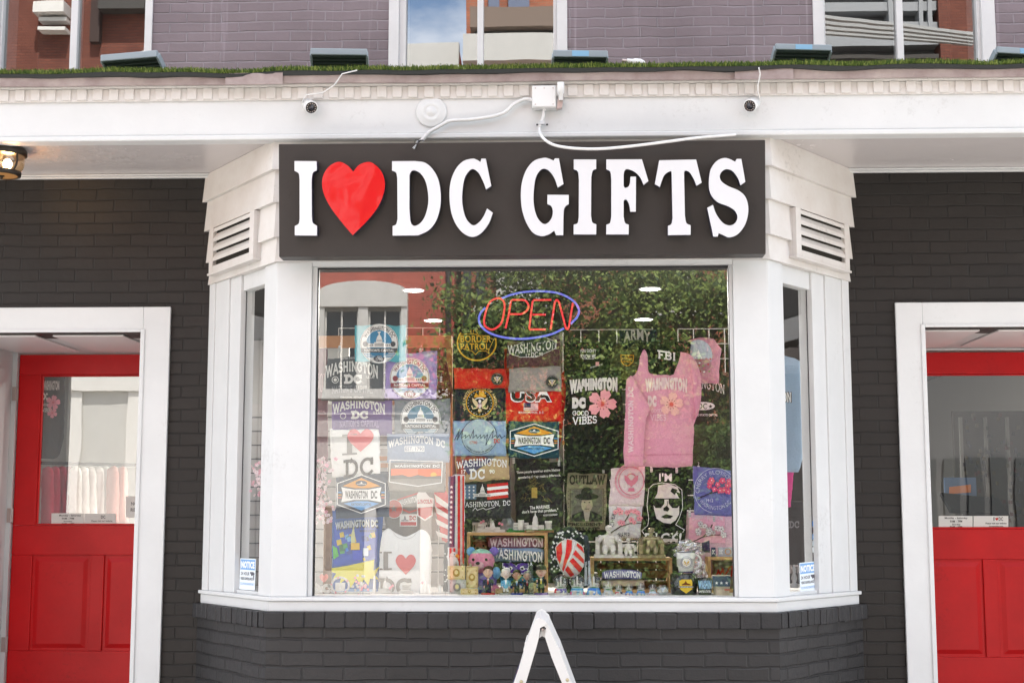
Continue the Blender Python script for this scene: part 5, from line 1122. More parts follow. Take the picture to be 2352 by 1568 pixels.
for s_ in (-1, 1): S.poly([(1450 + s_*x, 1104 + y) for x, y in ((1, 0), (6, -8), (16, -14), (15, -2), (8, 8), (2, 8))], pk, 30)
S.ring(1450, 1098, 12, 12, 3, pk, 205, 335, 12); S.poly([(1443, 1102), (1457, 1102), (1456, 1112), (1450, 1118), (1444, 1112)], pk); S.poly([(1444, 1120), (1456, 1120), (1458, 1128), (1442, 1128)], pk)
S.ringtext('THE UNITED STATES', 1450, 1104, 36, 5, -100, 30, C(200, 130, 146)); S.ringtext('WASHINGTON', 1450, 1104, 36, 5, 200, 140, C(214, 150, 164), bottom=True); fin(S)
S = cloth('shirt', 'white cherry blossom festival shirt with navy lettering', 'shirt', -.23, [(1398, 1158), (1476, 1162), (1470, 1240), (1402, 1240)], C(226, 226, 230), GW)
nv2 = C(50, 46, 74); S.ringtext('CHERRY', 1454, 1200, 48, 9, -100, -45, nv2, bold=.0); S.ringtext('WASHINGTON', 1454, 1196, 44, 9, 232, 158, nv2, bold=.0, bottom=True); branchy(S, 1404, 1166, 1474, 1222, C(70, 44, 44), C(240, 160, 176), C(110, 50, 60), 5, 12, r=7); S.text('1912', 1430, 1222, 1446, 1230, nv2); fin(S)
S = cloth('shirt', "black shirt with a white stencil portrait of a man in sunglasses and I'M BACK", 'shirt', -.22, [(1482, 1072), (1582, 1070), (1574, 1248), (1476, 1248)], C(28, 27, 30), GW, wav=.008)
S.text("I'M", 1514, 1086, 1543, 1105, WH, bold=.03)
S.line([(1490, 1122), (1500, 1112), (1520, 1108), (1550, 1112), (1566, 1124), (1567, 1140), (1568, 1165), (1560, 1190), (1552, 1204), (1572, 1216), (1560, 1234), (1554, 1246)], 1.3, WH); S.line([(1490, 1122), (1486, 1160), (1490, 1190), (1488, 1206), (1474, 1218), (1486, 1234)], 1.3, WH)
S.poly([(1512, 1114), (1535, 1110), (1556, 1118), (1562, 1132), (1552, 1128), (1560, 1144), (1560, 1180), (1552, 1194), (1540, 1202), (1524, 1200), (1508, 1190), (1502, 1168), (1500, 1150), (1510, 1132)], OFF)
S.poly([(1500, 1146), (1526, 1144), (1526, 1156), (1518, 1166), (1506, 1166), (1500, 1158)], BLK); S.poly([(1536, 1144), (1562, 1146), (1562, 1158), (1556, 1166), (1544, 1166), (1536, 1156)], BLK); S.line([(1498, 1145), (1564, 1145)], 2, BLK)
S.poly([(1524, 1166), (1532, 1160), (1538, 1168), (1534, 1174), (1524, 1172)], BLK); S.poly([(1518, 1186), (1530, 1180), (1546, 1184), (1540, 1190), (1526, 1190)], BLK); S.poly([(1544, 1120), (1556, 1124), (1550, 1136), (1540, 1128)], BLK); S.rect(1532, 1150, 1534, 1160, C(120, 120, 120))
S.poly([(1500, 1216), (1512, 1230), (1530, 1234), (1546, 1228), (1556, 1218), (1558, 1248), (1498, 1248)], OFF)
S.rect(1478, 1222, 1568, 1247, C(28, 27, 30)); S.text('BACK!', 1480, 1223, 1564, 1245, WH, bold=.035, slant=.1); fin(S)
S = cloth('shirt', 'pale pink shirt with grey blossom branch below the violet one', 'shirt', -.20, [(1578, 1176), (1690, 1168), (1690, 1340), (1570, 1340)], C(226, 186, 200), GW)
S.poly([(1584, 1188), (1664, 1184), (1666, 1246), (1582, 1246)], C(238, 176, 194)); S.text('CHERRY BLOSSOM', 1590, 1186, 1660, 1195, C(226, 206, 210), arc=4)
branchy(S, 1590, 1200, 1664, 1244, C(80, 60, 62), C(228, 222, 222), C(90, 80, 84), 11, 15, edge=C(90, 80, 84), r=7); fin(S)
S = cloth('shirt', 'violet blue cherry blossom shirt with pink flowers', 'shirt', -.23, [(1591, 1070), (1696, 1082), (1694, 1186), (1596, 1182)], C(112, 110, 176), GW)
lv = C(196, 194, 226); S.ring(1644, 1126, 50, 52, 1.2, lv, 100, 330); S.ringtext('CHERRY BLOSSOM', 1644, 1126, 42, 9, -98, 60, lv, bold=.0); S.ringtext('WASHINGTON DC', 1644, 1124, 42, 9, 236, 130, lv, bold=.0, bottom=True); S.text('1912', 1622, 1145, 1638, 1153, lv)
branchy(S, 1604, 1100, 1684, 1144, C(60, 44, 60), C(236, 90, 130), C(250, 230, 230), 3, 14, r=7.5); fin(S)
# ---- side windows -------------------------------------------------
S = cloth('sweatshirt', 'light blue sweatshirt with a letter N seen in the right side window', 'sweatshirt', -.05, [(1780, 812), (1806, 816), (1832, 826, 1), (1842, 850, 1), (1848, 1000, 1), (1842, 1058, 1), (1834, 1084), (1780, 1080)], C(160, 186, 212), None, wav=.012, fold=.003)
S.text('WASHINGTON', 1716, 898, 1819, 926, C(70, 66, 60), 'slab', .14); S.text('WASHINGTON', 1718, 900, 1817, 924, WH, 'slab', .09); fin(S)
S = cloth('shirt', 'magenta cloth hanging below the light blue sweatshirt', 'shirt', -.02, [(1786, 1076), (1824, 1080), (1816, 1164), (1790, 1170)], C(214, 60, 140), GW); fin(S)
S = cloth('shirt', 'dark shirt with pale DC lettering low in the right side window', 'shirt', .0, Q(1788, 1150, 1850, 1340), C(44, 42, 46), GW); S.text('DC', 1812, 1194, 1836, 1212, C(120, 118, 124), 'slab', .1); S.text('WASHINGTON', 1790, 1296, 1846, 1316, C(180, 170, 170), bold=.03); fin(S)
# ================================================================== things standing on the display deck
DECK = zd
class Loc:     # builder frame: px offsets from a point standing at (px) on the deck (or other height z) at depth Y
    def __init__(s, px, Y, z=None):
        s.Y = Y; s.z = DECK if z is None else z; s.x = W(px, 1366, Y).x; s.u = (Y - CAM.y) / FOC * 1.0
    def p(s, dx, up, dy=0): return Vector((s.x + dx * s.u, s.Y + dy * s.u, s.z + up * s.u))
def zpx(py, Y, px=1176): return W(px, py, Y).z
PINE = mat('pine_wood', (.62, .38, .17), .5, .35, col2=(.50, .29, .12), vscale=9); ORW = mat('orange_wood_block', (.60, .27, .10), .5, .35, col2=(.48, .20, .07), vscale=8)
BRW = mat('brown_wood', (.26, .12, .05), .5, .35, col2=(.18, .08, .035), vscale=7); RESIN = mat('white_resin', (.66, .62, .57), .5, .4, bump=.25, bscale=90); SILV = mat('pewter', (.32, .32, .33), .35, .5, metal=.7, bump=.3, bscale=120)
BRZ = mat('antique_brass', (.30, .25, .15), .32, .5, metal=.75, bump=.3, bscale=120); GRS = mat('green_flock', (.05, .22, .06), .9); GOLD = mat('gold_foil', (.72, .56, .28), .4, .5, metal=.2, col2=(.78, .66, .40), vscale=60)
CLEAR = glassmat('clear_globe', .07, (.93, .95, .96)); WIRE = mat('white_wire', (.74, .73, .70), .4, .5); SKIN = mat('figurine_skin', (.66, .42, .32), .5, .4); SKIN2 = mat('figurine_skin_brown', (.42, .23, .15), .5, .4)
def crate(px0, px1, py0, py1, Y, label, name='wooden_crate', d=.24):
    x0, x1, z1, z0 = X(px0, py1, Y), X(px1, py1, Y), zpx(py0, Y), DECK + .001 if py1 > 1355 else zpx(py1, Y); t = .016
    e = empty(name, ((x0+x1)/2, Y, z0), label, 'wooden box', 'open pine boxes on the display deck')
    for a, b_ in (((x0, Y, z1 - t), (x1, Y + d, z1)), ((x0, Y, z0), (x0 + t, Y + d, z1 - t - .0005)), ((x1 - t, Y, z0), (x1, Y + d, z1 - t - .0005)), ((x0 + t + .0005, Y, z0), (x1 - t - .0005, Y + d, z0 + t))):
        m = MB(); m.box(a, b_, PINE); m.build('board', e, bevel=.0015)
    return e, z1
def roll(name, label, px0, px1, py0, py1, Y, col, text=None, tc=WH, cat='sweatshirt', arc=0, group=None, out=None, d=.16, font='slab', sk=0):
    """folded garment lying on its side: a soft rounded slab with lettering across its front"""
    x0, x1, z1, z0 = X(px0, py1, Y), X(px1, py1, Y), zpx(py0, Y), zpx(py1, Y); h = (z1 - z0) / 2; n = 10; m = 16; vs = []; fs = []
    f = lambda u: .006 * noise.noise(Vector((u * 3 + px0, py0, 1))) + arc * (1 - (2*u-1)**2) * h
    for i in range(m + 1):
        u = i / m; xx = x0 + (x1 - x0) * u; sh = 1 - .35 * (abs(2*u-1) ** 6)
        for k in range(n): a = math.pi * (k / (n - 1)) ; vs.append((xx, Y - math.sin(a) * h * .7 * sh, (z0 + z1) / 2 + math.cos(a) * h * sh + f(u)))
        vs.append((xx, Y + d, (z0+z1)/2 - h * sh + f(u))); vs.append((xx, Y + d, (z0+z1)/2 + h * sh + f(u)))
    w_ = n + 2
    for i in range(m):
        for k in range(w_): fs.append((i*w_+k, i*w_+(k+1) % w_, (i+1)*w_+(k+1) % w_, (i+1)*w_+k))
    b = MB(); b.add(vs, fs, clothmat(col), True); b.add(vs[:w_], [tuple(range(w_))], clothmat(col)); b.add(vs[-w_:], [tuple(range(w_))[::-1]], clothmat(col))
    o = b.build(name); tag(o, label, cat, group)
    if text:
        S = Surf(Y - h * .7 - .002)
        if out: S.text(text, px0 + 3 - .8, py0 + (py1-py0)*.12 - .8, px1 - 3 + .8, py1 - (py1-py0)*.12 + .8, out, font, .15, arc=arc * (py1-py0) * .5, sk=sk)
        S.text(text, px0 + 3, py0 + (py1-py0)*.12, px1 - 3, py1 - (py1-py0)*.12, tc, font, .1, arc=arc * (py1-py0) * .5, sk=sk); S.done(o)
    return o
# ---- pine boxes and what lies in them
c1, c1z = crate(1072, 1258, 1222, 1365, -.34, 'largest pine box, holding a rainbow bear and folded sweatshirts')
GR2 = 'folded garments inside the pine boxes'
roll('folded_sweatshirt', 'pink folded sweatshirt lettered WASHINGTON, topmost in the largest pine box', 1122, 1250, 1232, 1260, -.26, C(196, 140, 156), 'WASHINGTON', C(240, 220, 224), arc=.12, group=GR2, out=C(150, 90, 110))
roll('folded_sweatshirt', 'light blue folded sweatshirt lettered WASHINGTON below the pink one', 1126, 1249, 1256, 1290, -.28, C(140, 164, 200), 'WASHINGTON', WH, arc=-.1, group=GR2, out=C(40, 40, 50), sk=12)
roll('folded_sweatshirt', 'black folded sweatshirt with large purple DC in the largest pine box', 1140, 1248, 1286, 1322, -.28, C(38, 37, 40), None, group=GR2)
S = Surf(-.345); S.text('DC', 1154, 1286, 1216, 1318, WH, 'slab', .2); S.text('DC', 1156, 1288, 1214, 1316, C(86, 40, 150), 'slab', .15); S.done(bpy.data.objects['folded_sweatshirt.002'])
roll('folded_sweatshirt', 'turquoise and black folded sweatshirt under the purple DC one', 1150, 1248, 1318, 1340, -.27, C(50, 140, 180), 'D C', C(30, 30, 40), group=GR2)
roll('folded_sweatshirt', 'royal blue folded sweatshirt lettered DC at the bottom of the largest pine box', 1150, 1248, 1336, 1356, -.27, C(30, 60, 150), 'DC', WH, group=GR2)
c2, c2z = crate(1358, 1545, 1280, 1365, -.36, 'middle pine box carrying the seated statues on its top')
roll('folded_sweatshirt', 'periwinkle folded sweatshirt lettered WASHINGTON in the middle pine box', 1384, 1474, 1310, 1331, -.38, C(120, 118, 170), 'WASHINGTON', WH, arc=.25, group=GR2)
roll('folded_sweatshirt', 'beige folded cloth under the periwinkle sweatshirt', 1382, 1480, 1330, 1345, -.36, C(206, 186, 160), None, cat='folded cloth', group=GR2)
b = MB(); Yb = -.18
for py0, py1 in ((1292, 1306), (1309, 1326), (1332, 1350), (1352, 1364)): b.box((X(1372, py0, Yb), Yb, zpx(py1, Yb)), (X(1532, py0, Yb), Yb + .012, zpx(py0, Yb)), BRW)
tag(b.build('slatted_crate_side', bevel=.002), 'brown slatted wooden crate side standing behind the middle pine box', 'crate')
c3, c3z = crate(1627, 1720, 1278, 1366, -.34, 'smallest pine box at the right edge of the display window')
S = cloth('shirt', 'white shirt with red script lettering inside the rightmost pine box', 'shirt', -.22, [(1638, 1288), (1700, 1288), (1700, 1362), (1638, 1362)], C(150, 140, 136))
S.line([(1646, 1322), (1650, 1308), (1654, 1320), (1660, 1306), (1664, 1322), (1672, 1310), (1676, 1302), (1682, 1300), (1680, 1322)], 4, C(190, 30, 40)); fin(S)
# ---- bears
def bear(px, py0, py1, Y, cols, label, lean=0, z=None):
    L_ = Loc(px, Y, z); h = (py1 - py0); s_ = h / 100
    e = empty('teddy_bear', L_.p(0, 0), label, 'soft toy', 'teddy bears in the largest pine box'); u = L_.u * s_
    P_ = lambda dx, up, dy=0: L_.p(dx * s_, up * s_, dy * s_)
    m = MB(); m.ball(P_(4, 24), 26*u, cols[1], 20*u, 26*u, 18); m.ball(P_(-16, 8, -10), 11*u, cols[2], 14*u, 10*u); m.ball(P_(26, 8, -10), 11*u, cols[0], 14*u, 10*u); m.ball(P_(-20, 32, -6), 8*u, cols[0], 9*u, 15*u); m.ball(P_(30, 42, -10), 9*u, cols[2], 9*u, 13*u); m.build('body', e)
    m = MB(); m.ball(P_(-2, 66, -6), 28*u, cols[0], 24*u, 25*u, 20); m.ball(P_(-2, 80, -4), 22*u, cols[3], 20*u, 12*u, 18); m.build('head', e)
    for dx, c_ in ((-24, cols[2]), (24, cols[1])): m = MB(); m.ball(P_(dx, 86), 10*u, c_, 6*u, 10*u); m.build('ear', e)
    m = MB(); m.ball(P_(-6, 58, -28), 11*u, cols[4], 8*u, 9*u); m.build('muzzle', e)
    m = MB(); m.ball(P_(-8, 63, -37), 4.5*u, inkmat(BLK), 3*u, 3.4*u); m.build('nose', e)
    for dx in (-18, 9): m = MB(); m.ball(P_(dx, 70, -27), 3*u, inkmat(BLK), 2*u, 3*u); m.build('eye', e)
fur = lambda n, c_: mat('plush_' + n, c_, .95, .1, bump=1, bscale=160, var=.25, vscale=50)
bear(1108, 1252, 1360, -.42, (fur('pink', C(240, 150, 180)), fur('lilac', C(150, 130, 210)), fur('blue', C(130, 190, 235)), fur('mint', C(170, 225, 200)), fur('rose', C(240, 190, 200))), 'rainbow pastel teddy bear sitting at the left of the largest pine box')
bear(1104, 1226, 1300, -.20, (fur('tan', C(190, 130, 110)), fur('tan', 0), fur('rust', C(170, 100, 90)), fur('cream', C(220, 200, 180)), fur('cream', 0)), 'tan teddy bear half hidden behind the rainbow bear', z=DECK + .12)
# ---- monuments
def obelisk(m, L_, dx, w_, h, mt, dy=0, b0=0):
    r0 = w_ / 2
    vs = []
    for r_, z_ in ((r0, b0), (r0 * .62, b0 + h * .88), (0.05, b0 + h)): vs += [L_.p(dx + sx * r_, z_, dy + sy * r_) for sx, sy in ((-1,-1),(1,-1),(1,1),(-1,1))]
    m.add(vs, [(0,1,5,4),(1,2,6,5),(2,3,7,6),(3,0,4,7),(4,5,9,8),(5,6,10,9),(6,7,11,10),(7,4,8,11)], mt)
def capit(m, L_, dx, w_, h, mt, b0=0, dy=0):
    u = L_.u; m.box(L_.p(dx - w_/2, b0, dy - w_*.12), L_.p(dx + w_/2, b0 + h*.26, dy + w_*.12), mt); m.box(L_.p(dx - w_*.16, b0, dy - w_*.2), L_.p(dx + w_*.16, b0 + h*.32, dy), mt)
    n = 9
    for k in range(n):
        x = dx + w_ * (-.46 + .92 * k / (n-1)); m.box(L_.p(x - w_*.015, b0, dy - w_*.15), L_.p(x + w_*.015, b0 + h*.22, dy - w_*.121), mt)
    m.lathe(L_.p(dx, b0, dy), [(w_*.17*u, h*.26*u), (w_*.17*u, h*.45*u), (w_*.14*u, h*.47*u), (w_*.14*u, h*.58*u), (w_*.12*u, h*.68*u), (w_*.07*u, h*.78*u), (w_*.03*u, h*.82*u), (w_*.03*u, h*.9*u), (0.0002, h*u)], mt, 14)
def temple(m, L_, dx, w_, h, mt, b0=0, dy=0):
    m.box(L_.p(dx - w_/2, b0, dy - w_*.3), L_.p(dx + w_/2, b0 + h*.12, dy + w_*.3), mt); m.box(L_.p(dx - w_*.34, b0 + h*.12, dy - w_*.1), L_.p(dx + w_*.34, b0 + h*.8, dy + w_*.2), mt)
    for k in range(7): x = dx + w_ * (-.44 + .88 * k / 6); m.lathe(L_.p(x, b0 + h*.12, dy - w_*.24), [(w_*.03*L_.u, 0), (w_*.026*L_.u, h*.62*L_.u)], mt, 6)
    m.box(L_.p(dx - w_/2, b0 + h*.74, dy - w_*.3), L_.p(dx + w_/2, b0 + h, dy + w_*.28), mt)
def whouse(m, L_, dx, w_, h, mt, b0=0, dy=0):
    m.box(L_.p(dx - w_/2, b0, dy), L_.p(dx + w_/2, b0 + h*.7, dy + w_*.3), mt); m.lathe(L_.p(dx, b0, dy), [(w_*.2*L_.u, 0), (w_*.2*L_.u, h*.85*L_.u)], mt, 12); m.box(L_.p(dx - w_*.2, b0 + h*.7, dy), L_.p(dx + w_*.2, b0 + h*.95, dy + w_*.2), mt)
    dk = inkmat(C(110, 110, 112))
    for k in (-.42, -.34, -.26, .26, .34, .42):
        for z_ in (.15, .42): m.box(L_.p(dx + w_*k - w_*.02, b0 + h*z_, dy - .3), L_.p(dx + w_*k + w_*.02, b0 + h*(z_+.14), dy - .05), dk)
YT = -.28
def mini(px, Y, z, label, parts, name='monument_model', grp='miniature monuments on the largest pine box', cat='ornament'):
    L_ = Loc(px, Y, z); e = empty(name, L_.p(0, 0), label, cat, grp)
    for nm, f in parts: m = MB(); f(m, L_); m.build(nm, e)
    return e
mini(1101, -.2, c1z, 'small white column temple model, leftmost on the largest pine box', [('temple', lambda m, l: temple(m, l, 0, 32, 22, RESIN))])
def twigs(m, l):
    rr = random.Random(3)
    for k in range(22):
        a = rr.uniform(-1.2, 1.2); r_ = rr.uniform(14, 26); m.tube([l.p(0, 8, 0), l.p(math.sin(a)*r_*.5, 8 + math.cos(a)*r_*.6, rr.uniform(-4, 4)), l.p(math.sin(a)*r_ + rr.uniform(-3, 3), 8 + math.cos(a)*r_, rr.uniform(-6, 6))], .0007, SILV, 4)
mini(1120, -.16, c1z + .02, 'silver wire tree ornament behind the white monuments model', [('branches', twigs), ('trunk', lambda m, l: m.tube([l.p(0, -10), l.p(0, 12)], .002, SILV, 6))], 'wire_tree')
mini(1127, YT, c1z, 'white resin model of several monuments with pink blossoms on the largest pine box', [('base', lambda m, l: m.box(l.p(-32, 0, -9), l.p(32, 6, 9), RESIN)), ('capitol', lambda m, l: capit(m, l, 4, 34, 22, RESIN, 6, -4)), ('obelisk', lambda m, l: obelisk(m, l, 0, 5, 40, RESIN, 5, 6)), ('small_temple', lambda m, l: temple(m, l, -20, 16, 12, RESIN, 6, -4)),
   ('blossoms', lambda m, l: [m.ball(l.p(*q), 3*l.u, inkmat(C(226, 140, 160))) for q in ((-22, 22, -4), (20, 20, -4), (26, 18, -2), (-17, 25, 0))])])
def domebits(m, l):
    u = l.u; m.lathe(l.p(0, 0, 0), [(17*u, 0), (17*u, 10*u), (15*u, 12*u), (16*u, 14*u), (15*u, 22*u), (11*u, 30*u), (6*u, 36*u), (4*u, 38*u), (4*u, 46*u), (2.5*u, 48*u), (.3*u, 55*u)], SILV, 20)
    for k in range(16): a = math.pi*2*k/16; m.tube([l.p(17*math.cos(a), 12, 17*math.sin(a)), l.p(15*math.cos(a), 23, 15*math.sin(a)), l.p(6*math.cos(a), 37, 6*math.sin(a))], .0012, SILV, 4)
mini(1166, -.2, c1z, 'pewter capitol dome model behind the white house model', [('dome', domebits)])
mini(1197, YT, c1z, 'white house model on a green base', [('green_base', lambda m, l: m.box(l.p(-33, 0, -12), l.p(30, 5, 12), GRS)), ('white_house', lambda m, l: whouse(m, l, 0, 34, 24, RESIN, 5, -6)), ('shrubs', lambda m, l: [m.ball(l.p(x, 6, -9), 3*l.u, GRS) for x in (-26, -22, 22, 26)])])
mini(1246, YT - .04, c1z, 'three white monuments on a dark wooden plinth, rightmost on the largest pine box', [('plinth', lambda m, l: m.box(l.p(-40, 0, -11), l.p(26, 5, 11), BRW)), ('capitol', lambda m, l: capit(m, l, -16, 40, 40, RESIN, 6, -2)), ('temple', lambda m, l: temple(m, l, 14, 16, 20, RESIN, 6, -2)), ('green_lawn', lambda m, l: m.box(l.p(-38, 5, -9), l.p(24, 7, 9), GRS)), ('nameplate', lambda m, l: m.box(l.p(-36, .5, -12), l.p(-18, 5.5, -11.1), BRZ))])
def column_model(m, l): m.box(l.p(-14, 0, -8), l.p(14, 5, 8), RESIN); obelisk(m, l, 0, 24, 200, mat('marble_print', (.46, .43, .40), .6), 0, 5)
# tall grey obelisk print behind
S = cloth('obelisk_banner', 'tall grey stone coloured obelisk banner behind the monuments models', 'banner', -.10, [(1172, 1050), (1190, 1050), (1206, 1240), (1150, 1240)], C(150, 140, 138)); fin(S)
# ---- seated statues on the middle box
def seated(px, py0, Y, mt, label, s_, col_legs=None):
    L_ = Loc(px, Y, c2z); u = L_.u * s_; e = empty('seated_statue', L_.p(0, 0), label, 'statuette', 'seated statues on the middle pine box'); P_ = lambda a, b_, c=0: L_.p(a*s_, b_*s_, c*s_)
    m = MB(); m.box(P_(-34, 0, -16), P_(34, 8, 16), mt); m.box(P_(-30, 8, 6), P_(30, 48, 15), mt)
    for sg in (-1, 1): m.box(P_(sg*21, 8, -12), P_(sg*31, 36, 10), mt); m.tube([P_(sg*26, 38, -14), P_(sg*26, 38, 10)], 5.5*u, mt, 10)
    m.build('throne', e, bevel=.001)
    m = MB(); m.ball(P_(0, 33, 0), 16*u, mt, 10*u, 19*u, 16); m.ball(P_(0, 46, 1), 21*u, mt, 9*u, 8*u, 16); m.tube([P_(0, 48, 0), P_(0, 58, -1)], 5*u, mt, 8); m.ball(P_(0, 22, -4), 16*u, mt, 10*u, 8*u, 14)
    for sg in (-1, 1):
        m.tube([P_(sg*17, 48, 0), P_(sg*22, 40, -6), P_(sg*25, 38, -15)], [7*u, 6*u, 4*u], mt, 8); m.ball(P_(sg*25, 39, -17), 3.6*u, mt, 4*u, 2.6*u)
        m.tube([P_(sg*7, 22, 0), P_(sg*9, 24, -18), P_(sg*9, 12, -20), P_(sg*9, 2 + 8, -22)], [8*u, 7*u, 5.6*u, 4.4*u], mt, 8); m.ball(P_(sg*9, 9.5, -24), 4*u, mt, 6*u, 2.4*u)
    m.box(P_(-4, 22, -10), P_(4, 44, -8), mt); m.build('figure', e)
    m = MB(); m.ball(P_(0, 65, -2), 6.2*u, mt, 7*u, 8.2*u, 16); m.ball(P_(0, 68.5, .6), 7.8*u, mt, 7.8*u, 6.4*u, 16); m.ball(P_(3, 71, -2.5), 5.6*u, mt, 5*u, 3.4*u); m.ball(P_(0, 58.5, -6), 3.8*u, mt, 3.4*u, 4*u); m.ball(P_(0, 66, -9), 1.3*u, mt, 1.8*u, 2.2*u)
    for sg in (-1, 1): m.ball(P_(sg*6.6, 66, -1), 1.4*u, mt, 1.6*u, 2.4*u); m.ball(P_(sg*2.8, 68.6, -8.4), 1*u, inkmat(C(120, 112, 104)), .8*u, .6*u, 6)
    m.tube([P_(-2.4, 62.4, -8.6), P_(2.4, 62.4, -8.6)], .5*u, inkmat(C(130, 120, 112)), 5)
    m.build('head', e)
seated(1399, 1206, -.37, RESIN, 'large cream statuette of a seated man on a throne, left on the middle pine box', .98)
seated(1444, 1238, -.37, RESIN, 'small cream statuette of a seated man on a throne, between two larger ones', .60)
seated(1497, 1213, -.38, BRZ, 'antique brass statuette of a seated man on a throne, right on the middle pine box', .92)
for px, lab in ((1433, 'small black pin stand between the two cream statuettes'), (1462, 'small black pin stand beside the brass statuette')):
    mini(px, -.39, c2z, lab, [('pin_stand', lambda m, l: (m.tube([l.p(0, 0), l.p(0, 9)], .0025, inkmat(BLK), 6), m.ball(l.p(0, 12), 3.6*l.u, inkmat(BLK), 2*l.u, 3*l.u)))], 'pin_stand', 'small black pin stands between the statuettes')
# ---- figurines with large heads
def bobble(px, Y, hpx, label, coat, leg, hair, skin, tie=None, cap=None, wig=False, arm=None, base=C(40, 60, 140)):
    L_ = Loc(px, Y); s_ = hpx / 70; u = L_.u * s_; e = empty('bobblehead', L_.p(0, 0), label, 'figurine', 'bobblehead figurines along the front of the deck'); P_ = lambda a, b_, c=0: L_.p(a*s_, b_*s_, c*s_)
    m = MB(); m.lathe(P_(0, 0), [(15*u, 0), (15*u, 3*u), (14*u, 4*u)], inkmat(base), 20, sx=1.15); m.build('base', e)
    cm, lm, hm = inkmat(coat), inkmat(leg), inkmat(hair); m = MB()
    for sg in (-1, 1): m.tube([P_(sg*3.4, 19), P_(sg*4.2, 11), P_(sg*4.4, 5)], [4.2*u, 3.6*u, 3*u], lm, 8); m.ball(P_(sg*4.6, 5, -2), 3*u, inkmat(BLK), 4.4*u, 1.8*u)
    m.lathe(P_(0, 16), [(6.5*u, 0), (7.6*u, 2*u), (7.2*u, 10*u), (9.4*u, 18*u), (7*u, 21*u), (3*u, 23*u)], cm, 14, sy=.68)
    m.tube([P_(0, 38), P_(0, 43)], 2.6*u, skin, 8)
    arms = {-1: [P_(-9, 36), P_(-11.5, 28, -1), P_(-9.5, 20, -4)], 1: [P_(9, 36), P_(11.5, 28, -1), P_(9.5, 20, -4)]}
    if arm == 'up': arms[1] = [P_(9, 36), P_(15, 33, -2), P_(17, 41, -5)]
    if arm == 'thumb': arms[-1] = [P_(-9, 36), P_(-12, 28, -2), P_(-10, 33, -8)]
    for sg in (-1, 1): m.tube(arms[sg], [3*u, 2.7*u, 2.2*u], cm, 8); q = arms[sg][-1]; m.ball(q, 2.3*u, skin, 2.2*u, 2.7*u); [m.tube([q, q + Vector(((k-1.5)*1.1*u, -.6*u, (-3.6 if arm != 'up' or sg < 0 else 3.6)*u))], .6*u, skin, 5) for k in range(4)]; m.tube([q, q + Vector((-sg*2*u, -1.2*u, 1.6*u))], .65*u, skin, 5)
    m.build('body', e)
    m = MB(); m.prism([[P_(-3, 38, -6.6), P_(3, 38, -6.6), P_(0, 24, -6.8)]], (0, .8*u, 0), inkmat(WH))
    if tie: m.prism([[P_(-1, 37, -7.6), P_(1, 37, -7.6), P_(1.5, 27, -7.7), P_(0, 25, -7.7), P_(-1.5, 27, -7.7)]], (0, .5*u, 0), inkmat(tie))
    m.build('shirt_front', e)
    m = MB(); m.ball(P_(0, 54), 11*u, skin, 10.4*u, 13.4*u, 20); m.ball(P_(0, 46.6, -2), 7.6*u, skin, 7.4*u, 6*u, 14); m.ball(P_(0, 53, -11), 1.8*u, skin, 2.6*u, 3*u)
    for sg in (-1, 1): m.ball(P_(sg*11, 53, 1), 1.8*u, skin, 2.2*u, 3.4*u); m.ball(P_(sg*4.2, 55.4, -8.9), 1.7*u, inkmat(WH), 1*u, 1.1*u, 8); m.ball(P_(sg*4.2, 55.4, -9.6), .8*u, inkmat(BLK), .5*u, .8*u, 6); m.tube([P_(sg*2.2, 58.6, -9.6), P_(sg*6.6, 58.8, -8.4)], .6*u, hm, 5)
    m.tube([P_(-3.2, 47, -9.4), P_(0, 46.2, -9.9), P_(3.2, 47, -9.4)], .8*u, inkmat(C(170, 80, 80)), 5); m.build('head', e)
    m = MB()
    if cap:
        m.lathe(P_(0, 59, .5), [(12.2*u, 0), (12.4*u, 6*u), (9.5*u, 10.5*u), (3*u, 12*u), (.1*u, 12*u)], inkmat(cap), 18); m.ball(P_(0, 60, -12), 9*u, inkmat(cap), 7*u, 1*u); m.build('cap', e)
    else:
        m.ball(P_(0, 60.5, 2.6), 12*u, hm, 10.6*u, 9.6*u, 18); m.ball(P_(2, 67, -3), 9*u, hm, 7*u, 3.6*u)
        if wig: [m.ball(P_(sg*11, 52, 3), 3.6*u, hm, 4*u, 5*u) for sg in (-1, 1)]
        m.build('hair', e)
bobble(1121, -.56, 64, 'bobblehead man with brown hair and red tie, leftmost figurine', C(36, 40, 70), C(36, 40, 70), C(70, 44, 36), SKIN, tie=C(190, 30, 40), base=C(180, 40, 50))
bobble(1162, -.55, 60, 'bobblehead man in white wig, light blue coat and black boots', C(110, 180, 215), C(225, 225, 215), C(224, 222, 216), mat('figurine_pale', (.74, .62, .54), .5), wig=True, base=C(150, 150, 140))
bobble(1187, -.57, 56, 'bobblehead man in dark suit raising one arm', C(34, 36, 44), C(34, 36, 44), C(44, 32, 30), SKIN2, tie=C(90, 130, 180), arm='up', base=C(40, 50, 130))
bobble(1243, -.56, 66, 'bobblehead man in black suit and black cap, rightmost figurine', C(24, 24, 28), C(24, 24, 28), C(220, 190, 120), SKIN, tie=C(226, 196, 80), cap=C(50, 50, 40), arm='thumb', base=C(90, 60, 130))
bobble(1211, -.50, 52, 'bobblehead man with grey hair behind the glass obelisk', C(60, 60, 64), C(60, 60, 64), C(150, 150, 150), SKIN, tie=C(190, 30, 40), base=C(60, 60, 70))
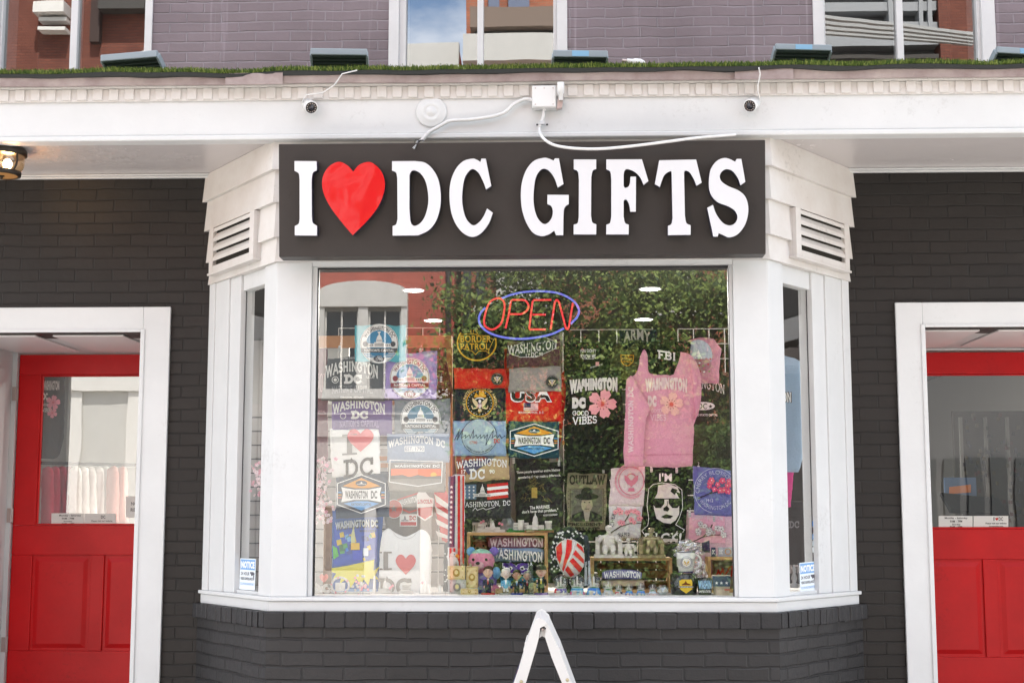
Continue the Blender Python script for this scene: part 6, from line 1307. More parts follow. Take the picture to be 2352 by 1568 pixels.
mini(1220, -.60, None, 'clear glass obelisk standing before the figurines', [('obelisk', lambda m, l: obelisk(m, l, 0, 12, 74, glassmat('cut_glass', .22, (.86, .9, .92)), 0, 1)), ('base', lambda m, l: m.box(l.p(-9, 0, -5), l.p(9, 2, 5), CLEAR))], 'glass_obelisk', None)
# ---- gold boxes
def card(px0, px1, py0, py1, Y, label, mt, dec, d=.02, z=None):
    x0, x1 = X(px0, py1, Y), X(px1, py1, Y); z0, z1 = zpx(py1, Y), zpx(py0, Y)
    if py1 > 1360: z0 = DECK + .0005
    e = empty('banknote_box', ((x0+x1)/2, Y, z0), label, 'souvenir box', 'gold and silver banknote boxes'); m = MB(); m.box((x0, Y, z0), (x1, Y + d, z1), mt); m.build('case', e, bevel=.001)
    S = Surf(Y - .001); cx, cy, w_, h_ = (px0+px1)/2, (py0+py1)/2, px1-px0, py1-py0
    S.line([(px0+2, py0+2), (px1-2, py0+2), (px1-2, py1-2), (px0+2, py1-2)], .8, dec, True); S.ell(cx, cy, min(w_, h_)*.26, min(w_, h_)*.3, dec); S.ell(cx, cy - 1, min(w_, h_)*.13, min(w_, h_)*.16, C(226, 206, 150))
    for sx in (-1, 1):
        for sy in (-1, 1): S.ell(cx + sx*w_*.36, cy + sy*h_*.3, 1.6, 1.4, dec, 8)
    S.done(e, 'engraving')
gd = C(170, 138, 70)
card(1029, 1070, 1331, 1364, -.55, 'silver framed banknote box at the bottom left of the gold ones', mat('silver_case', (.55, .54, .52), .4), C(140, 136, 134))
card(1028, 1068, 1299, 1330, -.55, 'gold banknote box standing crosswise on the silver one', GOLD, gd)
card(1070, 1098, 1300, 1350, -.53, 'upright gold banknote box beside the stacked ones', GOLD, gd)
card(1058, 1098, 1351, 1364, -.58, 'gold banknote box lying lowest in the front row', GOLD, gd)
card(1138, 1176, 1351, 1365, -.50, 'pale gold banknote box behind the figurines feet', GOLD, gd)
card(1206, 1232, 1338, 1364, -.50, 'small gold card box behind the glass obelisk', GOLD, gd)
for i, px in enumerate((1047, 1062, 1080)):
    mini(px, -.53, zpx(1300, -.53), ('small brass bell at the left above the gold boxes', 'small brass bell in the middle above the gold boxes', 'small brass bell at the right above the gold boxes')[i], [('bell', lambda m, l: m.lathe(l.p(0, 0), [(4.4*l.u, 0), (3.4*l.u, 3*l.u), (2.2*l.u, 6*l.u), (.6*l.u, 7*l.u), (1*l.u, 9*l.u), (.2*l.u, 11*l.u)], BRZ, 12))], 'brass_bell', 'small brass bells on the gold boxes')
# eagle head
def eagle(m, l): m.lathe(l.p(0, 0), [(13*l.u, 0), (12*l.u, 10*l.u), (9*l.u, 18*l.u), (7*l.u, 24*l.u)], RESIN, 14, sy=.7); m.ball(l.p(0, 25), 8*l.u, RESIN, 7*l.u, 8*l.u)
mini(1041, -.50, zpx(1300, -.50), 'white bald eagle head figurine with orange beak above the gold boxes', [('head', eagle), ('beak', lambda m, l: (m.ball(l.p(8, 24, -3), 5*l.u, inkmat(C(225, 130, 50)), 3*l.u, 4*l.u), m.ball(l.p(11.5, 20, -3), 2*l.u, inkmat(C(225, 130, 50)), 2*l.u, 3.6*l.u))), ('eye', lambda m, l: m.ball(l.p(3, 27, -6.4), 1.2*l.u, inkmat(BLK)))], 'eagle_figurine', None)
# flag scarf, striped flag, star cloth
S = cloth('flag_scarf', 'narrow hanging flag scarf, white stars on navy beside red and white stripes', 'scarf', -.44, [(1030, 1096), (1046, 1090), (1068, 1090), (1066, 1300), (1028, 1300), (1030, 1180)], C(228, 226, 226), wav=.01, pil=.008)
S.poly([(1030, 1094), (1046, 1092), (1044, 1256), (1028, 1256)], C(46, 42, 84));
for k in range(12): S.star(1037 - k*.2, 1118 + k*11.5, 4.2, WH)
S.rect(1051, 1092, 1057, 1298, C(204, 30, 40)); S.rect(1062, 1092, 1066, 1298, C(204, 30, 40)); S.rect(1032, 1258, 1037, 1298, C(204, 30, 40)); S.rect(1041, 1258, 1046, 1298, C(204, 30, 40)); fin(S)
S = cloth('flag', 'folded red and white striped flag behind the flag scarf', 'flag', -.30, [(996, 1122), (1018, 1118), (1032, 1140), (1034, 1250), (1014, 1240), (1002, 1180)], C(214, 60, 60), wav=.01)
for k in range(4): S.poly([(998 + k, 1134 + k*28), (1031, 1158 + k*24), (1032, 1172 + k*22), (1002 + k, 1152 + k*26)], C(230, 222, 214)); 
fin(S)
S = cloth('star_cloth', 'black cloth with small white stars hanging left of the gold boxes', 'cloth', -.36, [(1020, 1248), (1034, 1240), (1034, 1362), (1018, 1362)], C(40, 38, 44)); rr = random.Random(6)
for k in range(16): S.star(rr.uniform(1021, 1033), rr.uniform(1250, 1355), 2.2, WH)
fin(S)
# star cloth bundle with striped cushion
L_ = Loc(1313, -.36); e = empty('star_bag', L_.p(0, 0), 'round black bag with white stars and a red and white striped front pouch', 'bag'); u = L_.u
m = MB(); BGM = clothmat(C(34, 36, 44)); m.ball(L_.p(-6, 72), 46*u, BGM, 22*u, 76*u, 28); m.ball(L_.p(0, 100), 42*u, BGM, 20*u, 40*u, 28); m.build('bag_body', e)
m = MB(); rr = random.Random(12); WS = inkmat(WH)
for k in range(110):
    a, t = rr.uniform(-1.3, 1.3), rr.uniform(-.9, 1.25); cx, cz = -4 + 44*math.sin(a)*math.cos(t*.8), 74 + 70*math.sin(t*.95); dd = 1 - ((cx+6)/46)**2 - ((cz-72)/76)**2; d2 = 1 - (cx/42)**2 - ((cz-100)/40)**2
    yy = -max(22*math.sqrt(max(dd, 0)), 20*math.sqrt(max(d2, 0))) - 1.2
    if max(dd, d2) <= .05: continue
    m.prism([[L_.p(cx + x*3.1, cz - y*3.1, yy) for x, y in STAR]], (0, .6*u, 0), WS)
m.build('star_pattern', e)
# pouch: two faceted striped faces
fr = [(1275, 1258), (1280, 1248), (1292, 1240), (1304, 1236), (1318, 1238), (1330, 1246), (1340, 1256), (1343, 1280), (1341, 1300), (1330, 1316), (1318, 1326), (1302, 1324), (1290, 1312), (1280, 1290)]
S = cloth('pouch', None, None, -.52, fr, C(222, 216, 210), pil=.05, prad=12, wav=.002); S.ob.parent = e; S.ob.matrix_parent_inverse = Matrix.Translation(-e.location)
for k in ('label', 'category'):
    if k in S.ob: del S.ob[k]
rd = C(216, 40, 46)
S.poly([(1277, 1256), (1290, 1243), (1291, 1270), (1286, 1296), (1279, 1280)], rd); S.poly([(1302, 1238), (1314, 1240), (1313, 1262), (1302, 1290), (1294, 1312), (1291, 1306), (1299, 1270)], rd)
S.poly([(1316, 1272), (1322, 1262), (1341, 1284), (1341, 1294)], rd) ; S.poly([(1326, 1246), (1338, 1256), (1342, 1270), (1324, 1252)], rd); S.poly([(1308, 1288), (1316, 1280), (1338, 1304), (1331, 1314)], rd); S.poly([(1298, 1308), (1304, 1298), (1320, 1320), (1310, 1324)], rd)
S.line([(1320, 1244), (1314, 1270), (1294, 1314)], 1.6, WH); fin(S)
# hanging dark strap with figure print
S = cloth('scarf', 'dark narrow scarf with pale city print hanging right of the star bag', 'scarf', -.46, [(1342, 1226), (1352, 1230), (1356, 1300), (1358, 1345), (1340, 1350), (1344, 1290)], C(60, 66, 76), wav=.008)
S.poly([(1343, 1290), (1355, 1286), (1357, 1340), (1342, 1345)], C(190, 196, 204)); S.line([(1349, 1240), (1350, 1340)], 2.4, C(40, 42, 50)); fin(S)
# ---- snow globes
def globe(px, Y, r, label, basec, deco, tall=1, base_h=14):
    L_ = Loc(px, Y); u = L_.u; k = r / 17; bh = base_h * k; e = empty('snow_globe', L_.p(0, 0), label, 'snow globe', 'snow globes in the front row'); P_ = L_.p
    m = MB(); m.lathe(P_(0, 0), [(16*k*u, 0), (16.5*k*u, 2*u), (14.5*k*u, bh*.6*u), (13*k*u, bh*u), (11*k*u, (bh+1)*u)], inkmat(basec), 22); m.build('base', e)
    m = MB(); m.ball(P_(0, bh + r*.86), r*u, CLEAR, r*u, r*u, 26); m.build('glass_ball', e)
    m = MB(); m.lathe(P_(0, bh), [(10*k*u, 0), (10*k*u, 2*u), (1*u, 3.5*u)], GRS, 14); m.build('lawn', e)
    m = MB(); obelisk(m, L_, 0, 5*k, r*1.5, RESIN, 0, bh + 2); capit(m, L_, -6*k, 13*k, r*.95, RESIN, bh + 2, 2); temple(m, L_, 7*k, 9*k, r*.5, RESIN, bh + 2, -1); m.build('monuments', e)
    deco(e, L_, k, bh)
def wrap(e, L_, k, bh, cols, shapes=None):
    m = MB(); u = L_.u
    for i, (a0, a1, z0, z1, c_) in enumerate(cols):
        n = 5; r_ = lambda t: (16.2 - 3.0 * t) * k * u + .0012 + .0003 * i; vs = []; 
        for j in range(n + 1):
            a = R(-90 + a0 + (a1 - a0) * j / n)
            for t in (z0, z1): vs.append(L_.p(0, bh * t) + Vector((r_(t) * math.cos(a), r_(t) * math.sin(a), 0)))
        m.add(vs, [(2*j, 2*j+2, 2*j+3, 2*j+1) for j in range(n)], inkmat(c_))
    m.build('base_picture', e)
    m = MB(); temple(m, L_, -6*k, 10*k, bh*.7, RESIN, 0, -15*k); capit(m, L_, 6*k, 9*k, bh*.8, RESIN, 0, -15*k); m.build('base_relief', e)
globe(1288, -.57, 17, 'large snow globe with a purple white-dotted flag base, left in the row', C(200, 196, 196), lambda e, l, k, b_: (wrap(e, l, k, b_, [(-70, -35, .3, .95, C(206, 44, 60)), (-35, 60, .4, .98, C(90, 70, 150))] + [(q*14 - 30, q*14 - 26, .55 + .2*(q % 2), .68 + .2*(q % 2), WH) for q in range(6)])))
globe(1326, -.57, 17.5, 'large snow globe with a pale blue base and pink flowers at its foot', C(170, 205, 220), lambda e, l, k, b_: wrap(e, l, k, b_, [(-80, 80, .75, 1.0, C(70, 150, 200)), (-85, -50, .05, .5, C(230, 120, 160)), (50, 85, .05, .5, C(230, 120, 160)), (-30, 30, .35, .5, C(60, 90, 140))]))
globe(1364, -.57, 17.5, 'large snow globe with a bright blue sky picture base, right of the three large', C(90, 150, 220), lambda e, l, k, b_: wrap(e, l, k, b_, [(-80, 80, .75, 1.0, C(60, 120, 210)), (-80, 80, .0, .3, C(90, 150, 90)), (-20, 10, .3, .6, C(235, 240, 245))]))
globe(1397, -.585, 12.5, 'medium snow globe on a pale silver base, the fourth from the left', C(186, 190, 194), lambda e, l, k, b_: wrap(e, l, k, b_, [(-60, 60, .2, .8, C(200, 204, 208))]))
globe(1421, -.59, 9.5, 'small snow globe with a red and white striped flag base', C(220, 216, 214), lambda e, l, k, b_: wrap(e, l, k, b_, [(-70, 0, .75, .95, C(206, 44, 60)), (-70, 0, .4, .6, C(206, 44, 60)), (20, 70, .4, .95, C(50, 48, 60))]))
globe(1445, -.59, 9.5, 'small snow globe with a blue base, right of the striped one', C(120, 170, 225), lambda e, l, k, b_: wrap(e, l, k, b_, [(-70, 70, .6, .98, C(70, 130, 210)), (-60, 60, .0, .3, C(170, 60, 80))]))
globe(1472, -.59, 10.5, 'small snow globe with a blue base, next to the crystal row end', C(150, 185, 225), lambda e, l, k, b_: wrap(e, l, k, b_, [(-70, 70, .6, .98, C(80, 140, 215)), (-60, 60, .0, .3, C(120, 160, 100))]))
globe(1499, -.59, 9.5, 'small tilted-looking snow globe with a white base beside the cut crystal', C(226, 226, 228), lambda e, l, k, b_: wrap(e, l, k, b_, [(-70, 70, .6, .98, C(190, 215, 230)), (-60, 60, .1, .3, C(210, 90, 90))]))
L_ = Loc(1522, -.58); m = MB(); u = L_.u; vs = []
for r_, z_, o_ in ((7, 0, 0), (15, 8, .5), (13, 17, 0), (7, 22, .5)): vs += [L_.p(r_*math.cos(2*math.pi*(k+o_)/6), z_, r_*math.sin(2*math.pi*(k+o_)/6)) for k in range(6)]
fs = []
for i in range(3):
    for k in range(6): a, b_, c, d = i*6+k, i*6+(k+1) % 6, (i+1)*6+k, (i+1)*6+(k+1) % 6; fs += ([(a, b_, c), (b_, d, c)] if i % 2 == 0 else [(a, d, c), (a, b_, d)])
m.add(vs, fs + [tuple(range(6))[::-1], tuple(range(18, 24))], glassmat('crystal', .45, (.8, .9, .88))); tag(m.build('crystal_paperweight'), 'faceted clear crystal paperweight beside the black mug', 'paperweight')
S = Surf(-.56)
# ---- mugs and glasses
def mug(px, Y, z, r0, r1, h, mt, label, prints=None, handle=None, rim=None, name='mug', cat='mug', foot=None, Yo=0):
    L_ = Loc(px, Y, z); u = L_.u; e = empty(name, L_.p(0, 0), label, cat)
    m = MB(); m.lathe(L_.p(0, 0), [(r0*u*.96, 0), (r0*u, 1*u), ((r0*.6+r1*.4)*u*1.01, h*.35*u), (r1*u, h*u), ((r1-1.4)*u, h*u), ((r1-2)*u, h*.3*u), (.001, h*.1*u)], mt, 32); m.build('body', e)
    if foot: m = MB(); m.lathe(L_.p(0, 0), [((r0+.3)*u, .2*u), ((r0+.3)*u, foot[0]*u)], inkmat(foot[1]), 28, caps=False); m.build('foot_band', e)
    if rim: m = MB(); m.lathe(L_.p(0, 0), [((r1+.25)*u, (h-1.2)*u), ((r1+.25)*u, (h+.2)*u), ((r1-1.6)*u, (h+.2)*u)], inkmat(rim), 32, caps=False); m.build('rim_band', e)
    if handle: m = MB(); m.tube([L_.p(r1*.8 + handle*math.sin(R(a))*.9, h*.52 + h*.36*math.cos(R(a))) for a in range(0, 181, 15)], 2.6*u, mt, 10); m.build('handle', e)
    if prints: S = Surf(Y - r1*u - .0015); prints(S); 
    if prints: S.done(e, 'print')
    return e
WMUG = mat('white_glaze', (.78, .77, .74), .15, .6, coat=.4); BMUG = mat('black_glaze', (.02, .02, .024), .12, .6, coat=.5)
def shield(S):
    S.poly([(1560, 1333), (1566, 1330), (1588, 1330), (1590, 1336), (1590, 1352), (1576, 1362), (1562, 1352)], C(226, 190, 60)); S.poly([(1566, 1341), (1572, 1338), (1575, 1333), (1578, 1338), (1586, 1341), (1586, 1343), (1566, 1343)], C(110, 50, 20)); S.rect(1556, 1345, 1594, 1349, C(60, 50, 30)); S.text('WASHINGTON', 1558, 1345.7, 1592, 1348.3, WH, bold=.03)
mug(1571, -.53, None, 29, 31.5, 46, BMUG, 'wide black mug with a yellow shield emblem', shield)
bx, bz = X(1571, 1300, -.50), DECK + 47 * Loc(1571, -.5).u
m = MB(); m.box((bx - .075, -.58, bz), (bx + .075, -.44, bz + .004), glassmat('acrylic', .1, (.9, .92, .93))); tag(m.build('acrylic_plate'), 'thin clear acrylic plate between the black mug and the white mug', 'plate')
mug(1576, -.52, bz + .0045, 16, 22, 46, WMUG, 'white mug with purple foot and round eagle seal on the black mug', lambda S: (S.ring(1577, 1291, 14, 14, 1, C(150, 150, 160)), seal(S, 1577, 1291, 11, C(70, 50, 120), C(226, 222, 216), None, C(214, 180, 70))), handle=19, rim=C(60, 50, 100), foot=(5, C(60, 44, 110)))
mug(1619, -.56, None, 14.5, 18, 38, BMUG, 'small black cup lettered WASHIN in blue picture letters', lambda S: (S.text('WASHIN', 1604, 1332, 1634, 1352, C(150, 190, 225), bold=.05), S.text('UNITED STATES', 1605, 1355, 1633, 1360, WH, bold=.03)), name='cup', cat='cup')
mug(1657, -.56, None, 17, 21, 44, mat('cream_glaze', (.66, .58, .44), .3), 'cream and blue glass cup with three white stars', lambda S: (S.poly([(1636, 1322), (1678, 1322), (1677, 1346), (1638, 1346)], C(70, 84, 104)), [S.star(x, 1338, 4, WH) for x in (1646, 1657, 1669)], S.rect(1664, 1352, 1676, 1355, C(200, 90, 80))), name='cup', cat='cup')
# plastic bag: crumpled clear wrap above the mug
def crumple(px, Y, z, rx_, rz_, label, seed):
    L_ = Loc(px, Y, z); u = L_.u; m = MB(); rr = random.Random(seed); n, k = 20, 12; vs = []
    for i in range(k + 1):
        th = math.pi * i / k
        for j in range(n):
            d = Vector((math.sin(th)*math.cos(2*math.pi*j/n), math.sin(th)*math.sin(2*math.pi*j/n), -math.cos(th))); f = 1 + .55 * noise.noise(d * 2.3 + Vector((seed, 0, 0))) + rr.uniform(-.12, .12)
            vs.append(L_.p(d.x*rx_*f, rz_ + d.z*rz_*f, d.y*rx_*.6*f))
    m.add(vs, [(i*n+j, i*n+(j+1) % n, (i+1)*n+(j+1) % n, (i+1)*n+j) for i in range(k) for j in range(n)], mat_bag); return tag(m.build('plastic_bag'), label, 'plastic bag', 'crumpled clear plastic bags behind the white mug')
mat_bag = glassmat('clear_film', .38, (.84, .85, .88), rough=.08)
crumple(1583, -.40, zpx(1280, -.40), 32, 18, 'crumpled clear plastic bag above and behind the white mug', 2); crumple(1606, -.40, zpx(1335, -.40), 17, 24, 'crumpled clear plastic bag to the right behind the white mug', 5)
# magnets / packets on the rightmost box
for px0, px1, c_, lab in ((1634, 1644, C(60, 70, 100), 'narrow dark blue magnet packet on the rightmost pine box'), (1650, 1684, C(176, 178, 190), 'wide grey magnet packet with ring print on the rightmost pine box')):
    x0, x1 = X(px0, 1270, -.3), X(px1, 1270, -.3); m = MB(); m.box((x0, -.3, c3z + .0005), (x1, -.285, c3z + .05), inkmat(c_)); o = m.build('magnet_packet', bevel=.001); tag(o, lab, 'packet', 'magnet packets on the rightmost pine box')
    S = Surf(-.302); S.text('DC', px0 + 2, 1262, min(px1 - 2, 1660), 1272, WH, bold=.03)
    if px1 > 1660: S.ring(1672, 1266, 7, 7, 1.4, C(200, 140, 60))
    S.done(o)
for i, (y0, y1, x0, x1, c_) in enumerate(((1246, 1266, 1556, 1600, C(120, 60, 80)), (1240, 1268, 1612, 1630, C(70, 50, 90)))):
    S = cloth('card', ('dark red card behind the plastic bag', 'purple card to the right behind the plastic bag')[i], 'card', -.30, [(x0, y0 + 6), (x1, y0), (x1, y1), (x0, y1)], c_, pil=0, wav=.001); fin(S)
# ---- white resin souvenirs along the left of the sill
GS = 'white resin souvenirs along the front left of the deck'; PKM = inkmat(C(232, 150, 160)); REDM = inkmat(C(222, 110, 100))
def letters(m, l):
    for t, x0, z0, h in (('I', -22, 24, 20), ('D', -20, 2, 22), ('C', 4, 2, 22)):
        vs, fs, _ = slab_txt(t, .16); sc = h
        for f in fs: m.prism([[l.p(x0 + vs[i][0]*sc, z0 + vs[i][1]*sc, 0) for i in f]], (0, .006 + .0003*f[0], 0), RESIN)
mini(737, -.57, None, 'white resin letters I heart DC at the far left of the sill', [('letters', letters), ('heart', lambda m, l: m.prism([[l.p(6 + x*10, 36 - y*10, 1) for x, y in HEART]], (0, .008, 0), REDM)), ('base', lambda m, l: m.box(l.p(-22, 0, -4), l.p(24, 2, 6), RESIN))], 'resin_souvenir', GS)
def frame(m, l): m.tube([l.p(20*math.cos(a), 20 + 18*math.sin(a)) for a in [2*math.pi*k/20 for k in range(20)]], 2.4*l.u, RESIN, 8, closed=True); m.box(l.p(-11, 10, -1), l.p(11, 26, 3), RESIN)
mini(781, -.57, None, 'round white resin wreath ornament with small building', [('wreath', frame), ('building', lambda m, l: capit(m, l, 0, 20, 20, RESIN, 8, -3)), ('flowers', lambda m, l: [m.ball(l.p(20*math.cos(a), 20 + 18*math.sin(a), -2), 2.4*l.u, PKM if k % 2 else RESIN) for k, a in enumerate([.6*q for q in range(10)])])], 'resin_souvenir', GS)
def blos(m, l):
    rr = random.Random(5)
    for k in range(26): m.ball(l.p(rr.gauss(0, 9), 20 + rr.gauss(0, 9), rr.uniform(-4, 4)), 3.2*l.u, PKM if rr.random() < .5 else RESIN, 1.6*l.u, 3*l.u, 8)
mini(826, -.57, None, 'bunch of pink and white resin blossoms between the wreath and skyline', [('blossoms', blos), ('stem', lambda m, l: m.tube([l.p(0, 0), l.p(2, 20)], .003, RESIN, 6))], 'resin_souvenir', GS)
def skyl(m, l): m.box(l.p(-24, 0, -5), l.p(26, 5, 6), RESIN); obelisk(m, l, -16, 7, 38, RESIN, 0, 5); capit(m, l, 8, 30, 32, RESIN, 5, 0); temple(m, l, 18, 14, 12, RESIN, 5, -4)
mini(876, -.57, None, 'white resin skyline with tall obelisk and domed building', [('skyline', skyl), ('blossom', lambda m, l: [m.ball(l.p(20 + q, 14 + q, -7), 3*l.u, PKM) for q in (0, 3, 6)])], 'resin_souvenir', GS)
def sm1(m, l): m.box(l.p(-16, 0, -4), l.p(16, 8, 4), RESIN); temple(m, l, 0, 24, 18, RESIN, 8, 0)
mini(932, -.57, None, 'small white resin temple block left of the white tower', [('temple', sm1)], 'resin_souvenir', GS)
mini(975, -.57, None, 'white resin tower trio with a pink top flower', [('towers', lambda m, l: (obelisk(m, l, -6, 7, 26, RESIN), obelisk(m, l, 2, 8, 34, RESIN), obelisk(m, l, 10, 7, 24, RESIN), m.box(l.p(-12, 0, -4), l.p(16, 4, 4), RESIN))), ('flower', lambda m, l: m.ball(l.p(-5, 27, -2), 3*l.u, PKM))], 'resin_souvenir', GS)
mini(1010, -.57, None, 'white resin domed building with a small dish beside it', [('dome', lambda m, l: capit(m, l, 0, 24, 26, RESIN)), ('dish', lambda m, l: m.lathe(l.p(20, 0), [(4*l.u, 0), (7*l.u, 6*l.u), (6.4*l.u, 6*l.u), (.001, 2*l.u)], RESIN, 14))], 'resin_souvenir', GS)
# ---- cherry blossom branch and wooden stand at the left
ms, mf, rr = MB(), MB(), random.Random(21); PT1, PT2 = mat('petal_pink', C(236, 172, 190), .7), mat('petal_pale', C(238, 218, 222), .7); TW = mat('twig_brown', (.12, .07, .04), .8)
for k in range(7):
    pts = [W(740 + rr.uniform(-14, 14), 1150, -.48 + rr.uniform(-.04, .04)), W(728 + rr.uniform(-8, 20), 1110, -.50), W(716 + rr.uniform(0, 44), 1055 + rr.uniform(0, 30), -.5 + rr.uniform(-.05, .05))]
    ms.tube(pts, [.003, .0022, .001], TW, 5)
for px, py, Y in [(rr.gauss(738, 13), rr.uniform(1050, 1200), -.5 + rr.uniform(-.06, .06)) for _ in range(150)] + [(rr.gauss(590, 13), rr.uniform(1052, 1140), -.25 + rr.uniform(-.06, .06)) for _ in range(50)]:
    c = W(px, py, Y); nn = Vector((rr.uniform(-.7, .7), -1, rr.uniform(-.5, .8))).normalized(); u_ = nn.orthogonal().normalized(); v_ = nn.cross(u_); s_ = rr.uniform(.008, .014); mt = rr.choice((PT1, PT2, PT2))
    for q in range(5):
        a = 2*math.pi*q/5; d = u_*math.cos(a) + v_*math.sin(a); e_ = nn.cross(d); mf.add([c, c + d*s_*.6 + e_*s_*.42 + nn*.002, c + d*s_ + nn*.004, c + d*s_*.6 - e_*s_*.42 + nn*.002], [(0, 1, 2, 3)], mt)
    mf.ball(c + nn*.002, .0018, inkmat(C(190, 120, 60)), n=6)
e = empty('cherry_blossom_branch', W(738, 1364, -.5), 'artificial pink cherry blossom branches at the left edge of the display', 'artificial flowers'); ms.build('twig', e); mf.build('blossom', e)
x0, x1 = X(744, 1200, -.46), X(762, 1200, -.46); m = MB(); m.box((x0, -.47, DECK), (x1, -.44, zpx(1160, -.46)), BRW); tag(m.build('wooden_post', bevel=.002), 'brown wooden post under the cherry blossom branches', 'post')
e = empty('wooden_rack', W(880, 783, -.02), 'orange wooden rail across the left of the display behind the wire grid', 'rack')
m = MB(); m.box((X(720, 780, -.02), -.02, zpx(796, -.02)), (X(1037, 780, -.02), .02, zpx(769, -.02)), ORW); m.build('rail', e, bevel=.002)
m = MB(); m.box((X(1024, 900, -.0), .021, DECK), (X(1038, 900, -.0), .05, zpx(769, 0)), ORW); m.build('upright', e, bevel=.002)
# ---- wire grids and clips
def grid(px0, px1, py0, py1, Y, step, label):
    x0, x1, z1, z0 = X(px0, py0, Y), X(px1, py0, Y), zpx(py0, Y), max(DECK, zpx(py1, Y)); m = MB(); n = max(1, round((px1-px0)/step))
    for k in range(n + 1): x = x0 + (x1-x0)*k/n; m.tube([(x, Y, z0), (x, Y, z1)], .0026, WIRE, 6)
    k = 0; z = z1
    while z > z0: m.tube([(x0, Y - .004, z), (x1, Y - .004, z)], .0026, WIRE, 6); z -= .0855; k += 1
    tag(m.build('wire_grid'), label, 'wire rack', 'white wire display grids')
grid(778, 1010, 752, 1364, .02, 38, 'white wire display grid on the left, behind the badge shirts')
grid(1293, 1500, 758, 1364, .04, 38, 'white wire display grid behind the black shirts right of the OPEN sign')
grid(1557, 1700, 757, 1364, .03, 38, 'white wire display grid at the right edge of the display window')
clips = [(1008, 868, 1), (985, 900, 1), (1287, 925, 1), (1296, 1016, 1), (884, 1052, 1), (1158, 930, 1), (1160, 1012, 1), (892, 925, 1), (1536 + 68, 1186, 1), (880, 1068, 1)]
for i, (px, py, k) in enumerate(clips):
    Y = -.06; p = W(px, py, Y); m = MB(); w_ = .034 if i % 3 else .026; m.box((p.x - w_, Y - .012, p.z - .012), (p.x + w_, Y + .012, p.z + .012), ORW)
    o = m.build('wooden_block', bevel=.0015); tag(o, 'orange wooden hanger block clipped to the display racks', 'wooden block', 'orange wooden blocks on the racks')
for i, (px, py) in enumerate([(966, 806), (1266, 925), (1003, 876), (780, 800), (1013, 1140 - 270), (1016, 1010), (1155, 1070), (1640, 1190), (1496, 1076), (1554, 1078), (1604, 1075), (1584, 1180), (1386, 1078), (1284, 1062), (872, 985), (1180, 1056)]):
    Y = -.29 if px != 966 else -.27; p = W(px, py, Y); m = MB(); m.box((p.x - .006, Y - .006, p.z - .018), (p.x + .006, Y + .004, p.z + .014), WIRE)
    for q in range(3): m.box((p.x - .007, Y - .0075, p.z - .014 + q*.008), (p.x + .007, Y - .0061, p.z - .010 + q*.008), mat('clip_grey', (.35, .35, .34), .5))
    m.tube([(p.x, Y, p.z + .014), (p.x + .004, Y + .004, p.z + .03), (p.x, Y + .02, p.z + .034)], .0012, WIRE, 5)
    o = m.build('clip', bevel=.0008); tag(o, 'small white plastic clip holding a garment on the racks', 'clip', 'white plastic clips on the garments')
# ---- OPEN sign
e = empty('open_sign', W(1215, 780, -.52), 'neon style OPEN sign, red letters inside a blue oval, hanging by chains', 'neon sign'); YO_ = -.52
NR = emis('neon_red', (1, .05, .07), .26, (.5, .02, .03)); NB = emis('neon_blue', (.20, .22, 1.0), .24, (.10, .11, .35)); BK = mat('sign_backing_black', (.008, .008, .009), .75, .08)
zo = lambda x, y: ((1300 + x / 4.6125) * .784, (760 + y / 4.6125) * .784)
def nl(pts, name, mt, r, closed=False):
    pp = [zo(q.x, q.y) for q in spline(pts, 5, closed)]; m = MB(); m.tube([W(x, y, YO_) for x, y in pp], r, mt, 10, closed=closed); m.build(name, e)
    m = MB(); m.tube([W(x, y, YO_ + .012) for x, y in pp], r * 2.5, BK, 8, closed=closed); return m, pp
RT = .0056
O = [(720,525,1),(640,560,1),(590,640,1),(555,760,1),(545,850,1),(570,910,1),(640,945,1),(700,930,1),(770,870,1),(800,790,1),(822,650,1),(815,580,1),(780,535,1)]
back = MB()
def bb(m): back.add(m.v, m.f, BK)
for q in range(1):
    m, _ = nl(O, 'letter', NR, RT, True); bb(m)
    m, _ = nl([(835, 930), (880, 740), (908, 560), (930, 545), (1060, 545), (1110, 560, 1), (1145, 620, 1), (1130, 680, 1), (1075, 725, 1), (1030, 738), (885, 738)], 'letter', NR, RT); bb(m)
    m, _ = nl([(1455, 545), (1215, 548), (1200, 570), (1155, 930), (1160, 945), (1380, 945)], 'letter', NR, RT); bb(m); m, _ = nl([(1200, 745), (1380, 745)], 'letter', NR, RT); bb(m)
    m, _ = nl([(1445, 945), (1500, 580), (1530, 545, 1), (1560, 580), (1650, 925), (1670, 940, 1), (1690, 920), (1745, 585)], 'letter', NR, RT); bb(m)
    m, _ = nl([(785, 525), (900, 480, 1), (1050, 445, 1), (1260, 428, 1), (1500, 445, 1), (1660, 500, 1), (1780, 590, 1), (1828, 690, 1), (1800, 780, 1), (1715, 870)], 'oval_tube', NB, RT*1.05); bb(m)
    m, _ = nl([(560, 650), (500, 720, 1), (475, 800, 1), (500, 890, 1), (600, 980, 1), (760, 1040, 1), (980, 1070, 1), (1200, 1060, 1), (1450, 1010, 1), (1625, 930)], 'oval_tube', NB, RT*1.05); bb(m)
back.build('backing', e)
for (x0, y0, x1, y1) in ((1055, 100, 800, 470), (1330, 100, 1580, 415)):
    a, b_ = W(*zo(x0, y0 - 260), YO_), W(*zo(x1, y1), YO_); a = b_ + (W(*zo(x0, y0), YO_) - b_) * ((zceil - b_.z) / (W(*zo(x0, y0), YO_).z - b_.z))
    m = MB(); m.tube([a, b_], .0019, mat('chain_dark', (.06, .055, .05), .5, metal=.5), 6); m.build('chain', e)
